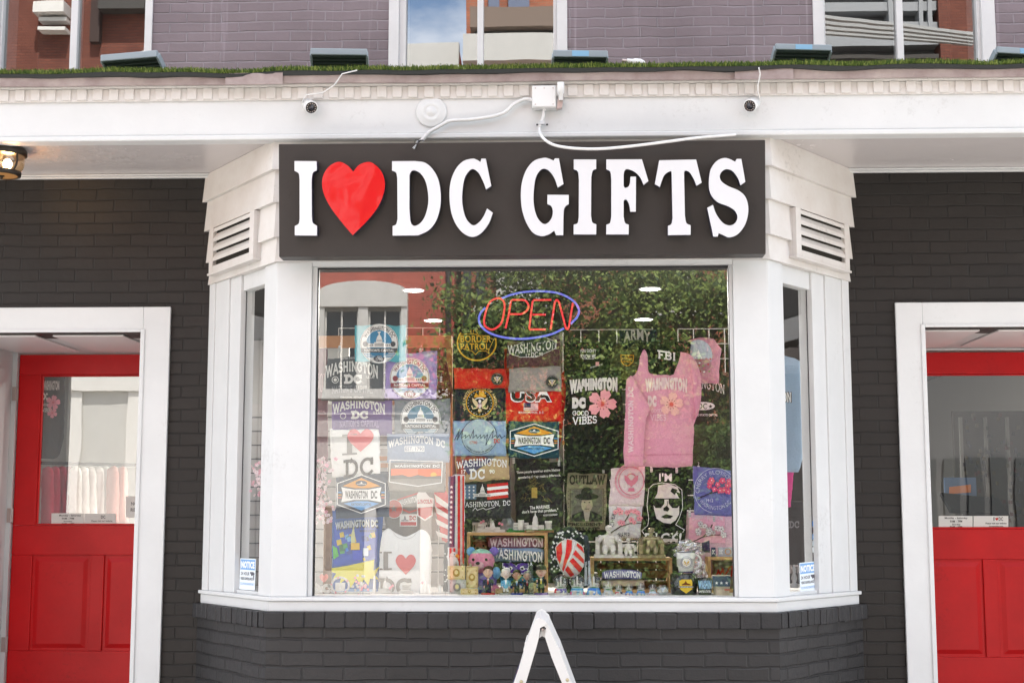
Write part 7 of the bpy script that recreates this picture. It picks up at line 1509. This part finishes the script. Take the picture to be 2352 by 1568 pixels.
# small trophy in the right side window
mini(1825, -.30, None, 'small silver statuette behind the NOTICE sticker in the right side window', [('trophy', lambda m, l: m.lathe(l.p(0, 10), [(9*l.u, 0), (9*l.u, 8*l.u), (4*l.u, 12*l.u), (7*l.u, 22*l.u), (3*l.u, 34*l.u), (5*l.u, 42*l.u), (1*l.u, 52*l.u)], SILV, 12))], 'statuette', None)
# ================================================================== grass on the porch roof
rr = random.Random(33); g = MB(); G1 = mat('turf_green', (.085, .135, .02), .6, .3); G2 = mat('turf_yellow', (.20, .25, .06), .6, .3); G3 = mat('turf_dark', (.035, .075, .015), .7, .3)
GX0, GX1 = X(-60, 170, -.9), X(2420, 170, -.9); zt0 = z_fl - .004
def edge(x): return YF - .085 + .018 * noise.noise(Vector((x * 1.3, 3, 0))) + .006 * noise.noise(Vector((x * 6, 3, 0)))
def lump(x): return .012 * noise.noise(Vector((x * .9, 7, 0))) + .010 * noise.noise(Vector((x * 3.1, 7, 0)))
n = 160
for k in range(n):
    x0 = GX0 + (GX1-GX0)*k/n; x1 = GX0 + (GX1-GX0)*(k+1)/n; a, b_ = zt0 + .012 + lump(x0), zt0 + .012 + lump(x1)
    g.add([(x0, edge(x0), a), (x1, edge(x1), b_), (x1, -.03, zt0 + .03), (x0, -.03, zt0 + .03)], [(0, 1, 2, 3)], G3)
for k in range(42000):
    x = rr.uniform(GX0, GX1); y = edge(x) + (abs(rr.gauss(0, .07)) if k % 5 else rr.uniform(0, .7)); 
    if y > -.03: continue
    z = zt0 + .012 + lump(x) * max(0, 1 - (y - edge(x)) * 4); h = rr.uniform(.014, .028); dx, dy = rr.gauss(0, .010), rr.gauss(-.006, .012); w_ = rr.uniform(.0015, .003)
    g.add([(x - w_, y, z), (x + w_, y, z), (x + dx + w_*.4, y + dy, z + h), (x + dx - w_*.4, y + dy, z + h)], [(0, 1, 2, 3)], rr.choice((G1, G1, G2, G3)))
tag(g.build('artificial_grass'), 'strip of green artificial grass along the top of the white porch', 'artificial grass', kind='stuff')
b = MB()
for k in range(n):
    x0 = GX0 + (GX1-GX0)*k/n; x1 = GX0 + (GX1-GX0)*(k+1)/n
    za, zb2 = zt0 + .010 + lump(x0), zt0 + .010 + lump(x1); da, db = .014 + .008*noise.noise(Vector((x0*4, 1, 2))), .014 + .008*noise.noise(Vector((x1*4, 1, 2)))
    b.add([(x0, edge(x0) - .004, za), (x1, edge(x1) - .004, zb2), (x1, edge(x1) - .002, zb2 - db - .006), (x0, edge(x0) - .002, za - da - .006), (x1, -.2, zb2 - db - .006), (x0, -.2, za - da - .006)], [(3, 2, 1, 0), (3, 5, 4, 2)], RUBBER)
b.build('felt_edge', bld)
# ------------------------------------------------------------------ floodlights on the grass
FB = mat('flood_blue_grey', (.26, .31, .345), .4, .5); FG = mat('flood_ribs', (.035, .05, .045), .5, .4); TAPE = mat('blue_tape', (.22, .42, .60), .6)
fl = [(228, 366, 122, 138, 162, -12, 0), (714, 843, 113, 128, 152, 4, 0), (1270, 1396, 117, 133, 150, 4, .5), (1779, 1911, 103, 117, 140, 6, .5), (2284, 2420, 112, 127, 142, 12, .6)]
labs = ['leftmost grey floodlight on the porch grass, below the left upper window', 'grey floodlight on the grass against the mauve wall left of the middle window', 'grey floodlight with blue tape below the middle upper window', 'grey floodlight with blue tape left of the right upper window', 'grey floodlight cut off by the right edge of the picture']
for i, (x0, x1, y0, y1, y2, yaw, tp) in enumerate(fl):
    Y = -.72; p = W((x0 + x1)/2, (y0 + y1)/2, Y); wd = (X(x1, y0, Y) - X(x0, y0, Y)) / 2 / math.cos(R(yaw)); hh = (zpx(y0, Y, x0) - zpx(y1, Y, x0)) / 2
    e = empty('floodlight', p, labs[i], 'floodlight', 'floodlights on the porch roof'); M_ = Matrix.Rotation(R(yaw), 3, 'Z')
    ax = M_ @ Vector((wd, 0, 0)); m = MB(); fy = M_ @ Vector((0, .012, 0)); m.obox(p, (ax, fy, (0, 0, hh)), FB); m.build('front_edge', e, bevel=.005)
    back = M_ @ Vector((0, .17, 0)); dn = Vector((0, 0, -.115)); m = MB(); c = p + back * .55 + dn * .5 + Vector((0, 0, -hh*.2)); d = (back + dn) / 2; nz = ax.normalized().cross(d.normalized()); m.obox(c, (ax * .965, d, nz * .008), FG)
    m.build('housing', e, bevel=.003)
    m = MB()
    for k in range(9): q = c + d * (-.9 + 1.8*k/8) - nz * .014 * (1 if nz.z > 0 else -1); m.obox(q, (ax * .94, d.normalized() * .0028, nz * .006), FG)
    m.build('cooling_ribs', e)
    for sg in (-1, 1): m = MB(); m.obox(c + ax * sg * .985, (ax.normalized() * .006, d, nz * .02), FB); m.build('side_plate', e, bevel=.002)
    if tp: m = MB(); m.obox(p + ax * (.0 if tp == .5 else .1) + M_ @ Vector((0, -.013, .0)), (ax.normalized() * .045, M_ @ Vector((0, .0008, 0)), (0, 0, hh * .8)), TAPE); m.build('blue_tape', e)
L_ = W(1462, 140, -.8); e = empty('light_bulb', L_, 'small white bulb lying on the grass to the right of the middle window', 'bulb')
m = MB(); m.lathe(L_ + Vector((-.05, 0, 0)), [(.012, 0), (.013, .03), (.018, .04), (.019, .07), (.012, .09), (.002, .1)], PLASTIC, 12, axis=(1, .1, -.1)); m.build('bulb', e)
m = MB(); m.lathe(L_ + Vector((-.075, -.001, .002)), [(.009, 0), (.009, .026)], HINGE, 10, axis=(1, .1, -.1)); m.build('screw_cap', e)
# ------------------------------------------------------------------ security cameras
def bullet(px, py, dirx, label, cable):
    Y = YF - .03; p = W(px, py, Y); e = empty('security_camera', p, label, 'security camera', 'white bullet cameras on the fascia'); d = Vector((dirx, -1.0, -.55)).normalized()
    m = MB(); m.lathe(p - d*.075, [(.002, 0), (.026, .004), (.032, .02), (.034, .10), (.036, .115), (.034, .12), (.030, .121), (.030, .112), (.001, .112)], PLASTIC, 24, axis=d); m.build('housing', e)
    m = MB(); m.lathe(p - d*.075, [(.0295, .1125), (.0295, .116), (.001, .116)], mat('lens_black', (.01, .01, .012), .15, .6), 20, axis=d)
    u_ = d.orthogonal().normalized(); v_ = d.cross(u_)
    for k in range(12): a = 2*math.pi*k/12; m.ball(p + d*.0415 + (u_*math.cos(a) + v_*math.sin(a))*.022, .003, mat('led_clear', (.5, .42, .38), .3), n=6)
    m.lathe(p - d*.075, [(.012, .1165), (.011, .119), (.001, .1195)], mat('lens_glass', (.02, .02, .03), .05, .8), 14, axis=d); m.build('lens', e)
    m = MB(); m.lathe((p.x - dirx*.03, YF - .001, p.z + .012), [(.032, 0), (.032, .012), (.014, .018), (.014, .035)], PLASTIC, 18, axis=(0, -1, 0)); m.build('mount', e)
    m = MB(); m.tube([W(x, y, yy) for x, y, yy in cable], .0035, PLASTIC, 6); m.build('cable', e)
bullet(711, 244, .45, 'white bullet security camera on the fascia at the left, above the sign', [(694, 236, YF - .02), (698, 226, YF - .05), (704, 218, YF - .055), (740, 214, YF - .06), (768, 196, YF - .1), (786, 170, YF - .10), (820, 162, YF - .12)])
bullet(1727, 240, -.45, 'white bullet security camera on the fascia at the right, above the sign', [(1746, 230, YF - .02), (1741, 212, YF - .05), (1741, 196, YF - .1), (1746, 170, YF - .10), (1743, 156, YF - .13)])
# junction box, conduits, medallion
p0, p1 = W(1222, 249, YF - .05), W(1278, 197, YF - .05); e = empty('junction_box', ((p0.x+p1.x)/2, YF, p0.z), 'square white junction box on the fascia with two white cables', 'junction box')
m = MB(); m.box((p0.x, YF - .058, p0.z), (p1.x, YF - .0555 + .05, p1.z), PLASTIC); m.build('box', e, bevel=.005)
m = MB(); m.box((p0.x + .004, YF - .064, p0.z + .004), (p1.x - .004, YF - .0585, p1.z - .004), PLASTIC); m.build('lid', e, bevel=.003)
for sx in (.14, .5, .86):
    for sz in (.14, .86): 
        if sx == .5 and sz < .5: continue
        m = MB(); m.lathe((p0.x + (p1.x-p0.x)*sx, YF - .0645, p0.z + (p1.z-p0.z)*sz), [(.0035, 0), (.003, .001), (.001, .0012)], HINGE, 8, axis=(0, -1, 0)); m.build('screw', e)
cab = lambda pts: [W(q.x, q.y, YF - .03) for q in spline(pts, 6, False)]
m = MB(); m.tube(cab([(1224, 230), (1205, 228, 1), (1180, 240, 1), (1160, 258, 1), (1130, 268, 1), (1080, 275, 1), (1035, 278, 1), (1010, 290, 1), (985, 305, 1), (968, 324, 1)]), .0095, PLASTIC, 12); m.build('left_conduit', e)
m = MB(); c0 = W(968, 322, YF - .03); c1 = W(950, 340, SO - .12)
for k in range(5): m.tube([c0 + Vector((.004*(k-2), 0, 0)), c0.lerp(c1, .5) + Vector((.004*math.sin(k*2), -.006*(k % 2), .004*k)), c1 + Vector((.003*(k-2), 0, -.002*k))], [.004, .0035, .001], (PLASTIC, DARKM, PLASTIC, mat('tape_grey', (.4, .4, .4), .6), DARKM)[k], 6)
m.tube([c0, c0 + Vector((-.03, -.01, .0)), c0 + Vector((-.035, -.02, -.02))], .0015, DARKM, 5); m.build('frayed_end', e)
m = MB(); m.tube([W(q.x, q.y, YF - .03 - .22 * min(1, max(0, (q.y - 296) / 26))) for q in spline([(1249, 250), (1247, 270, 1), (1240, 290, 1), (1240, 304, 1), (1250, 320, 1), (1275, 334, 1), (1320, 341, 1), (1380, 342, 1), (1450, 336, 1), (1530, 326, 1), (1600, 317, 1), (1690, 310)], 6, False)], .0072, PLASTIC, 12); m.build('right_cable', e)
m = MB(); m.lathe(W(1250, 256, YF - .03), [(.011, 0), (.011, .022), (.014, .024), (.014, .034)], PLASTIC, 12, axis=(0, 0, 1)); m.build('gland', e)
m = MB(); q0 = W(1245, 283, YF - .03); m.box((q0.x - .014, YF - .042, q0.z - .008), (q0.x + .014, YF - .0145, q0.z + .008), mat('clamp_grey', (.55, .56, .58), .4))
for sg in (-1, 1): m.ball((q0.x + sg*.026, YF - .002, q0.z), .005, DARKM, .003, .005, 8)
m.build('clamp', e)
q = W(1288, 204, YF - .07); e = empty('camera_stub', q, 'white tube camera standing upright at the right side of the junction box', 'security camera')
m = MB(); m.lathe((q.x, q.y, q.z - .06), [(.011, 0), (.012, .03), (.018, .036), (.018, .09), (.014, .092), (.013, .085), (.001, .085)], PLASTIC, 16, axis=(0, -.25, 1)); m.build('tube', e)
m = MB(); m.obox((q.x - .004, q.y + .03, q.z - .07), ((.014, 0, .004), (0, .02, 0), (.004, 0, .03)), HINGE); m.build('bracket', e)
q = W(991, 258, YF - .001); m = MB(); m.lathe((q.x, YF - .001, q.z), [(.082, 0), (.082, .006), (.074, .010), (.056, .009), (.050, .014), (.036, .016), (.032, .012), (.026, .013), (.018, .022), (.001, .024)], WHITE, 40, axis=(0, -1, 0)); tag(m.build('medallion'), 'round white moulded medallion on the fascia left of the junction box', 'ornament')
# ------------------------------------------------------------------ porch lamps
def lamp(px, py0, py1, label, side):
    c = W(px, py0, -.63); zt_l = zb + .015; r_ = .128; e = empty('porch_lamp', (c.x, c.y, zt_l - .18), label, 'ceiling lamp', 'bronze lamps under the porch')
    h = .165; m = MB(); m.lathe((c.x, c.y, zt_l - .045), [(r_*.92, 0), (r_, .006), (r_, .030), (r_*.9, .044), (.01, .044)], BRASSD, 32); m.build('ceiling_plate', e)
    m = MB(); prof = [(r_*.72, -.085), (r_*.86, -.062), (r_*.91, -.04), (r_*.90, 0)]; m.lathe((c.x, c.y, zt_l - .045), prof, glassmat('amber_glass', .08, (1, .86, .66), rough=.02), 32, caps=False); m.build('glass_shade', e)
    m = MB(); m.lathe((c.x, c.y, zt_l - .045), [(r_*.66, -.108), (r_*.78, -.106), (r_*.80, -.085), (r_*.72, -.082)], BRASSD, 32, caps=False)
    for k in range(3):
        a = 2*math.pi*k/3 - .5; m.tube([(c.x + rr_*1.02*math.cos(a), c.y + rr_*1.02*math.sin(a), zt_l - .045 + z_) for rr_, z_ in prof], .006, BRASSD, 6)
    m.build('cage', e)
    m = MB(); m.lathe((c.x, c.y, zt_l - .045), [(r_*.66, -.104), (.001, -.106)], mat('amber_bottom', (.6, .30, .10), .3), 28, caps=False); m.build('bottom_glass', e)
    m = MB(); m.ball((c.x, c.y, zt_l - .160), .009, BRASSD); m.lathe((c.x, c.y, zt_l - .152), [(.016, -.004), (.016, 0)], BRASSD, 10); m.build('finial', e)
    m = MB(); m.ball((c.x + .03, c.y, zt_l - .088), .024, emis('bulb_glow', (1, .72, .38), 12), .024, .030); m.build('bulb', e)
    ld = bpy.data.lights.new('bulb_light', 'POINT'); ld.energy = 5; ld.color = (1, .62, .32); ld.shadow_soft_size = .03; lo = bpy.data.objects.new('bulb_light', ld); COL.objects.link(lo); lo.location = (c.x + .03, c.y, zt_l - .088); put(lo, e)
lamp(6, 345, 404, 'lit bronze and glass porch lamp at the left edge of the picture', 0)
#lamp(2400, 330, 390, 'bronze porch lamp just beyond the right edge of the picture', 1)
# ------------------------------------------------------------------ folding A-frame sign in front
zA_ = lambda x, y: ((1450 + x / 6.03) * .784, (1740 + y / 6.03) * .784)
AF = mat('white_moulded_plastic', (.68, .67, .66), .4, .45, var=.05, vscale=12, bump=.15, bscale=30)
YA0, YA1 = -1.75, -1.15
e = empty('sandwich_board', (W(*zA_(810, 430), -1.45).x, -1.45, 0), 'white folding A-frame pavement sign seen edge-on below the display window', 'pavement sign')
def leg(pts, name, Y, d=.6):
    m = MB(); lp = [W(*zA_(x, y), Y) for x, y in pts]; m.prism([lp], (0, d, 0), AF); return m.build(name, e, bevel=.003)
def ext(pa, pb, y): t = (y - pa[1]) / (pb[1] - pa[1]); return (pa[0] + (pb[0] - pa[0]) * t, y)
yb = 3900
leg([(695, 465), (730, 435), (800, 415), (880, 460), (905, 520), (870, 560), (800, 590), (775, 770), (725, 960), (545, 1568), ext((725, 960), (545, 1568), yb), ext((500, 1100), (330, 1568), yb), (330, 1568), (500, 1060), (505, 960), (560, 840), (690, 480)], 'left_panel', YA0)
leg([(880, 470), (935, 515), (960, 590), (1110, 920), (1150, 1000), (1360, 1568), ext((1150, 1000), (1360, 1568), yb), ext((1000, 1110), (1185, 1568), yb), (1185, 1568), (1000, 1110), (880, 740), (905, 600), (870, 565)], 'right_panel', YA0 + .012)
leg([(782, 770), (832, 735), (885, 760), (905, 620), (880, 600), (805, 640)], 'hinge_block', YA0 + .03, .5)
m = MB()
for x, y in ((465, 1540), (1280, 1510)): q = W(*zA_(x, y), YA0 - .003); m.lathe(q, [(.008, 0), (.007, .003), (.001, .004)], mat('rivet_brass', (.45, .38, .25), .4, metal=.5), 12, axis=(0, -1, 0))
q = W(*zA_(840, 615), YA0 + .026); m.lathe(q, [(.007, 0), (.006, .006), (.001, .007)], HINGE, 10, axis=(0, -1, 0)); m.build('rivet', e)
for pts in (((528, 850), (555, 845), (545, 915), (520, 905)), ((1112, 930), (1140, 925), (1156, 990), (1135, 1000))): leg(pts, 'clip_tab', YA0 + .05, .4)
m = MB(); a0, a1 = W(*zA_(470, 1150), YA0 + .04), W(*ext(zA_(330, 1568), zA_(300, 1660), 1990), YA0 + .04); 
lp = [a0, W(*zA_(455, 1200), YA0 + .04), W(*zA_(320, 1568), YA0 + .04), W(*zA_(-150, 3000), YA0 + .04), W(*zA_(-120, 3000), YA0 + .04), W(*zA_(345, 1568), YA0 + .04)]
m.prism([lp], (0, .5, 0), inkmat(C(60, 60, 90))); m.build('poster', e)
m = MB(); lp = [W(*zA_(x, y), YA0 + .036) for x, y in ((405, 1330), (345, 1530), (330, 1568), (356, 1568), (415, 1340))]; m.prism([lp], (0, .004, 0), inkmat(C(190, 50, 50))); m.build('poster_stripe', e)
# ------------------------------------------------------------------ stickers on the side panes
NB1, NB2 = C(120, 165, 215), C(205, 222, 235)
for side, quad, lab in ((0, ((552, 1281), (588, 1283), (585, 1355), (549, 1352)), 'blue and white NOTICE surveillance sticker in the left side window'), (1, ((1836, 1292), (1874, 1288), (1877, 1358), (1838, 1364)), 'blue and white NOTICE surveillance sticker in the right side window')):
    A, B = (AL, BL) if side == 0 else (AR, BR); d = (A - B).normalized(); nrm = Vector((d.y, -d.x, 0))
    if (nrm.x > 0) == (side == 0): nrm = -nrm
    base = Vector((A.x, A.y, 0)) - nrm * .0385
    S = Surf(0, plane=(base, nrm)); (ax_, ay_), (bx_, by_), (cx_, cy_), (dx_, dy_) = quad
    def bi(u, v): return ((ax_*(1-u) + bx_*u)*(1-v) + (dx_*(1-u) + cx_*u)*v, (ay_*(1-u) + by_*u)*(1-v) + (dy_*(1-u) + cy_*u)*v)
    def bq(u0, v0, u1, v1, c_): S.poly([bi(u0, v0), bi(u1, v0), bi(u1, v1), bi(u0, v1)], c_, 40)
    def bt(t, u0, v0, u1, v1, c_, bold=.03):
        vs, fs, _ = sans(t, bold); a0, a1, b0, b1 = min(v[0] for v in vs), max(v[0] for v in vs), min(v[1] for v in vs), max(v[1] for v in vs)
        S.tris([bi(u0 + (v[0]-a0)/(a1-a0)*(u1-u0), v1 - (v[1]-b0)/(b1-b0)*(v1-v0)) for v in vs], fs, c_)
    bq(0, 0, 1, 1, C(226, 234, 240)); bq(.04, .03, .96, .36, NB1); bt('NOTICE', .08, .09, .92, .31, WH, .05); gk = C(96, 96, 104)
    bt('24 HOUR', .08, .43, .62, .54, gk); bt('VIDEO SURVEILLANCE', .08, .60, .84, .69, gk); bt('ALL ACTIVITIES ARE MONITORED', .08, .80, .92, .85, NB1, .01); bq(.04, .78, .96, .79, NB1)
    bq(.66, .42, .88, .48, gk); S.poly([bi(.70, .48), bi(.92, .44), bi(.94, .50), bi(.74, .55)], gk, 40); S.poly([bi(.86, .52), bi(.92, .52), bi(.92, .68), bi(.88, .68)], gk, 40)
    o = S.mb.build('notice_sticker'); tag(o, lab, 'sticker', 'NOTICE stickers in the side windows')
A, B = AR, BR; d = (A - B).normalized(); nrm = Vector((d.y, -d.x, 0)); nrm = nrm if nrm.x > 0 else -nrm
S = Surf(0, plane=(Vector((A.x, A.y, 0)) - nrm * .0385, nrm))
for k, c_ in enumerate((C(80, 150, 220), C(60, 60, 70), C(110, 160, 210), C(190, 200, 205), C(205, 210, 212))): S.rect(1866, 1196 + k*15, 1874, 1208 + k*15, c_)
S.ell(1870, 1217, 2.4, 3, C(210, 60, 40), 10); S.text('VISA', 1867, 1230, 1873, 1234, WH)
tag(S.mb.build('card_stickers'), 'small column of payment card stickers in the right side window', 'sticker')
# ------------------------------------------------------------------ notices on the doors, and what shows behind their glass
def note(D, px0, py0, px1, py1, lab, lines, bg_=C(232, 232, 228)):
    Y = D['YD'] + .0185; S = Surf(Y); S.rect(px0, py0, px1, py1, bg_)
    for t, x0, y0, x1, y1, c_ in lines:
        if t == '<3': S.heart((x0+x1)/2, (y0+y1)/2, (x1-x0)/2, (y1-y0)/2, c_)
        else: S.text(t, x0, y0, x1, y1, c_, 'sans', .02)
    tag(S.mb.build('door_notice'), lab, 'notice', 'paper notices on the door glass')
k_ = C(60, 58, 58)
note(DR, 2156, 1184, 2234, 1212, 'paper opening hours notice at the bottom of the right door glass', [('Monday - Saturday', 2170, 1187, 2222, 1192, k_), ('9AM - 7PM', 2182, 1194, 2210, 1199, k_), ('Sunday', 2187, 1202, 2206, 1206, k_), ('9AM - 6PM', 2182, 1207, 2210, 1211, k_)])
note(DR, 2236, 1184, 2316, 1212, 'paper website notice beside the opening hours on the right door', [('I', 2282, 1187, 2284, 1195, k_), ('<3', 2286, 1188, 2293, 1195, C(200, 50, 40)), ('DC', 2294, 1187, 2304, 1195, k_), ('Please visit our website', 2264, 1199, 2312, 1203, k_), ('ilovedcgifts.com', 2272, 1206, 2304, 1210, k_)])
note(DL, 118, 1178, 192, 1205, 'paper opening hours notice at the bottom of the left door glass', [('Monday - Saturday', 136, 1181, 186, 1186, k_), ('9AM - 7PM', 142, 1188, 170, 1192, k_), ('Sunday', 146, 1195, 166, 1198, k_), ('9AM - 6PM', 142, 1200, 170, 1204, k_)])
note(DL, 194, 1179, 266, 1206, 'paper website notice beside the opening hours on the left door', [('DC', 232, 1183, 242, 1190, k_), ('Please visit our website', 210, 1194, 258, 1197, k_)])
note(DL, 289, 1139, 340, 1188, 'framed NO RESTROOM notice on the left door glass', [('NO PUBLIC', 301, 1152, 352, 1160, C(130, 130, 130)), ('RESTROOM', 300, 1166, 356, 1174, C(130, 130, 130))])
# clothes rail inside the left door
e = empty('clothes_rail', W(150, 1120, 1.9), 'black clothes rail inside the left door', 'clothes rail'); m = MB(); m.tube([W(60, 1062, 2.0), W(330, 1068, 2.0)], .012, BK, 8); m.tube([W(70, 1062, 2.0), W(70, 1300, 2.0)], .012, BK, 8); m.build('rail', e)
def hung(px, c_, lab, i, Y):
    S = cloth('hanging_garment', lab, 'garment', Y, [(px - 4, 1072), (px + 5, 1070), (px + 14, 1088, 1), (px + 16, 1200), (px - 14, 1206), (px - 13, 1090, 1)], c_, 'garments on the rail inside the left door', fold=.012, wav=.012, step=9); fin(S)
for i in range(4): hung(108 + i*15, C(168, 34, 64), 'crimson garment hanging on the rail inside the left door', i, 1.9 + .03*i)
for i in range(5): hung(172 + i*17, C(226, 222, 218), 'white garment hanging on the rail inside the left door', i, 1.9 + .03*i)
for i in range(2): hung(258 + i*20, C(214, 150, 140), 'salmon garment hanging on the rail inside the left door', i, 1.95 + .03*i)
S = cloth('shirt', 'black shirt with pink flower print hanging inside the left door', 'shirt', 1.5, [(86, 862), (148, 862), (146, 1000), (130, 1050, 1), (86, 1052)], C(44, 43, 45), fold=.006)
S.text('WASHINGTON', 98, 874, 136, 896, OFF, bold=.05); blossom(S, 122, 924, 17, C(240, 150, 170), C(220, 90, 110), 12); blossom(S, 120, 948, 12, C(240, 150, 170), C(220, 90, 110), 40); S.text('DC', 98, 902, 110, 918, OFF, bold=.05); S.text('GOOD', 97, 926, 110, 932, OFF); S.text('VIBES', 97, 936, 116, 946, OFF, 'slab', .08); fin(S)
b = MB(); b.box((DL['a'] - .25, 2.7, .2), (DL['a'] + 1.9, 2.74, 2.9), mat('pale_inner_wall', (.40, .40, .38), .7)); b.build('inner_wall', bld)
# inside the right door: panels, counter screen
e = empty('display_rack', W(2260, 1210, 3.2), 'dark display racks with colourful packets inside the right door', 'display rack')
pm = MB(); Yr = 3.2
for px in (2205, 2262, 2312, 2380): pm.box((X(px, 1000, Yr), Yr, .2), (X(px + 7, 1000, Yr), Yr + .03, zpx(960, Yr)), mat('rack_grey', (.16, .16, .15), .6))
pm.box((X(2195, 1000, Yr), Yr + .06, .2), (X(2420, 1000, Yr), Yr + .09, zpx(945, Yr)), mat('rack_back', (.05, .045, .04), .7)); pm.build('frame', e)
pm = MB(); rr = random.Random(17)
for k in range(150):
    px, py = rr.uniform(2215, 2420), rr.uniform(950, 1200); p = W(px, py, Yr - .02); w_ = rr.uniform(.006, .012); pm.box((p.x - w_, Yr - .02, p.z - .016), (p.x + w_, Yr + .0, p.z + .012), inkmat(rr.choice((C(66, 56, 34), C(44, 54, 50), C(70, 40, 40), C(60, 60, 70), C(40, 40, 46), C(84, 80, 70)))))
pm.build('packets', e)
e = empty('till_screen', W(2240, 1195, 1.9), 'black slanted till screen inside the right door', 'till'); m = MB(); q = W(2238, 1160, 1.9); m.obox(q, ((.20, 0, -.02), (0, .12, .06), (0, .012, -.012)), BK); m.build('screen', e, bevel=.004); m = MB(); m.obox(q + Vector((0, .03, -.12)), ((.06, 0, 0), (0, .05, 0), (0, 0, .10)), BK); m.build('stand', e)
q = W(2200, 1120, 3.0); m = MB(); m.box((q.x - .1, 3.0, q.z - .1), (q.x + .14, 3.02, q.z + .08), inkmat(C(90, 110, 140))); o = m.build('wall_picture'); S = Surf(2.998); S.poly([(2180, 1118), (2230, 1112), (2230, 1130), (2180, 1134)], C(190, 120, 80)); S.done(o); tag(o, 'small orange and blue poster inside the right door', 'poster')
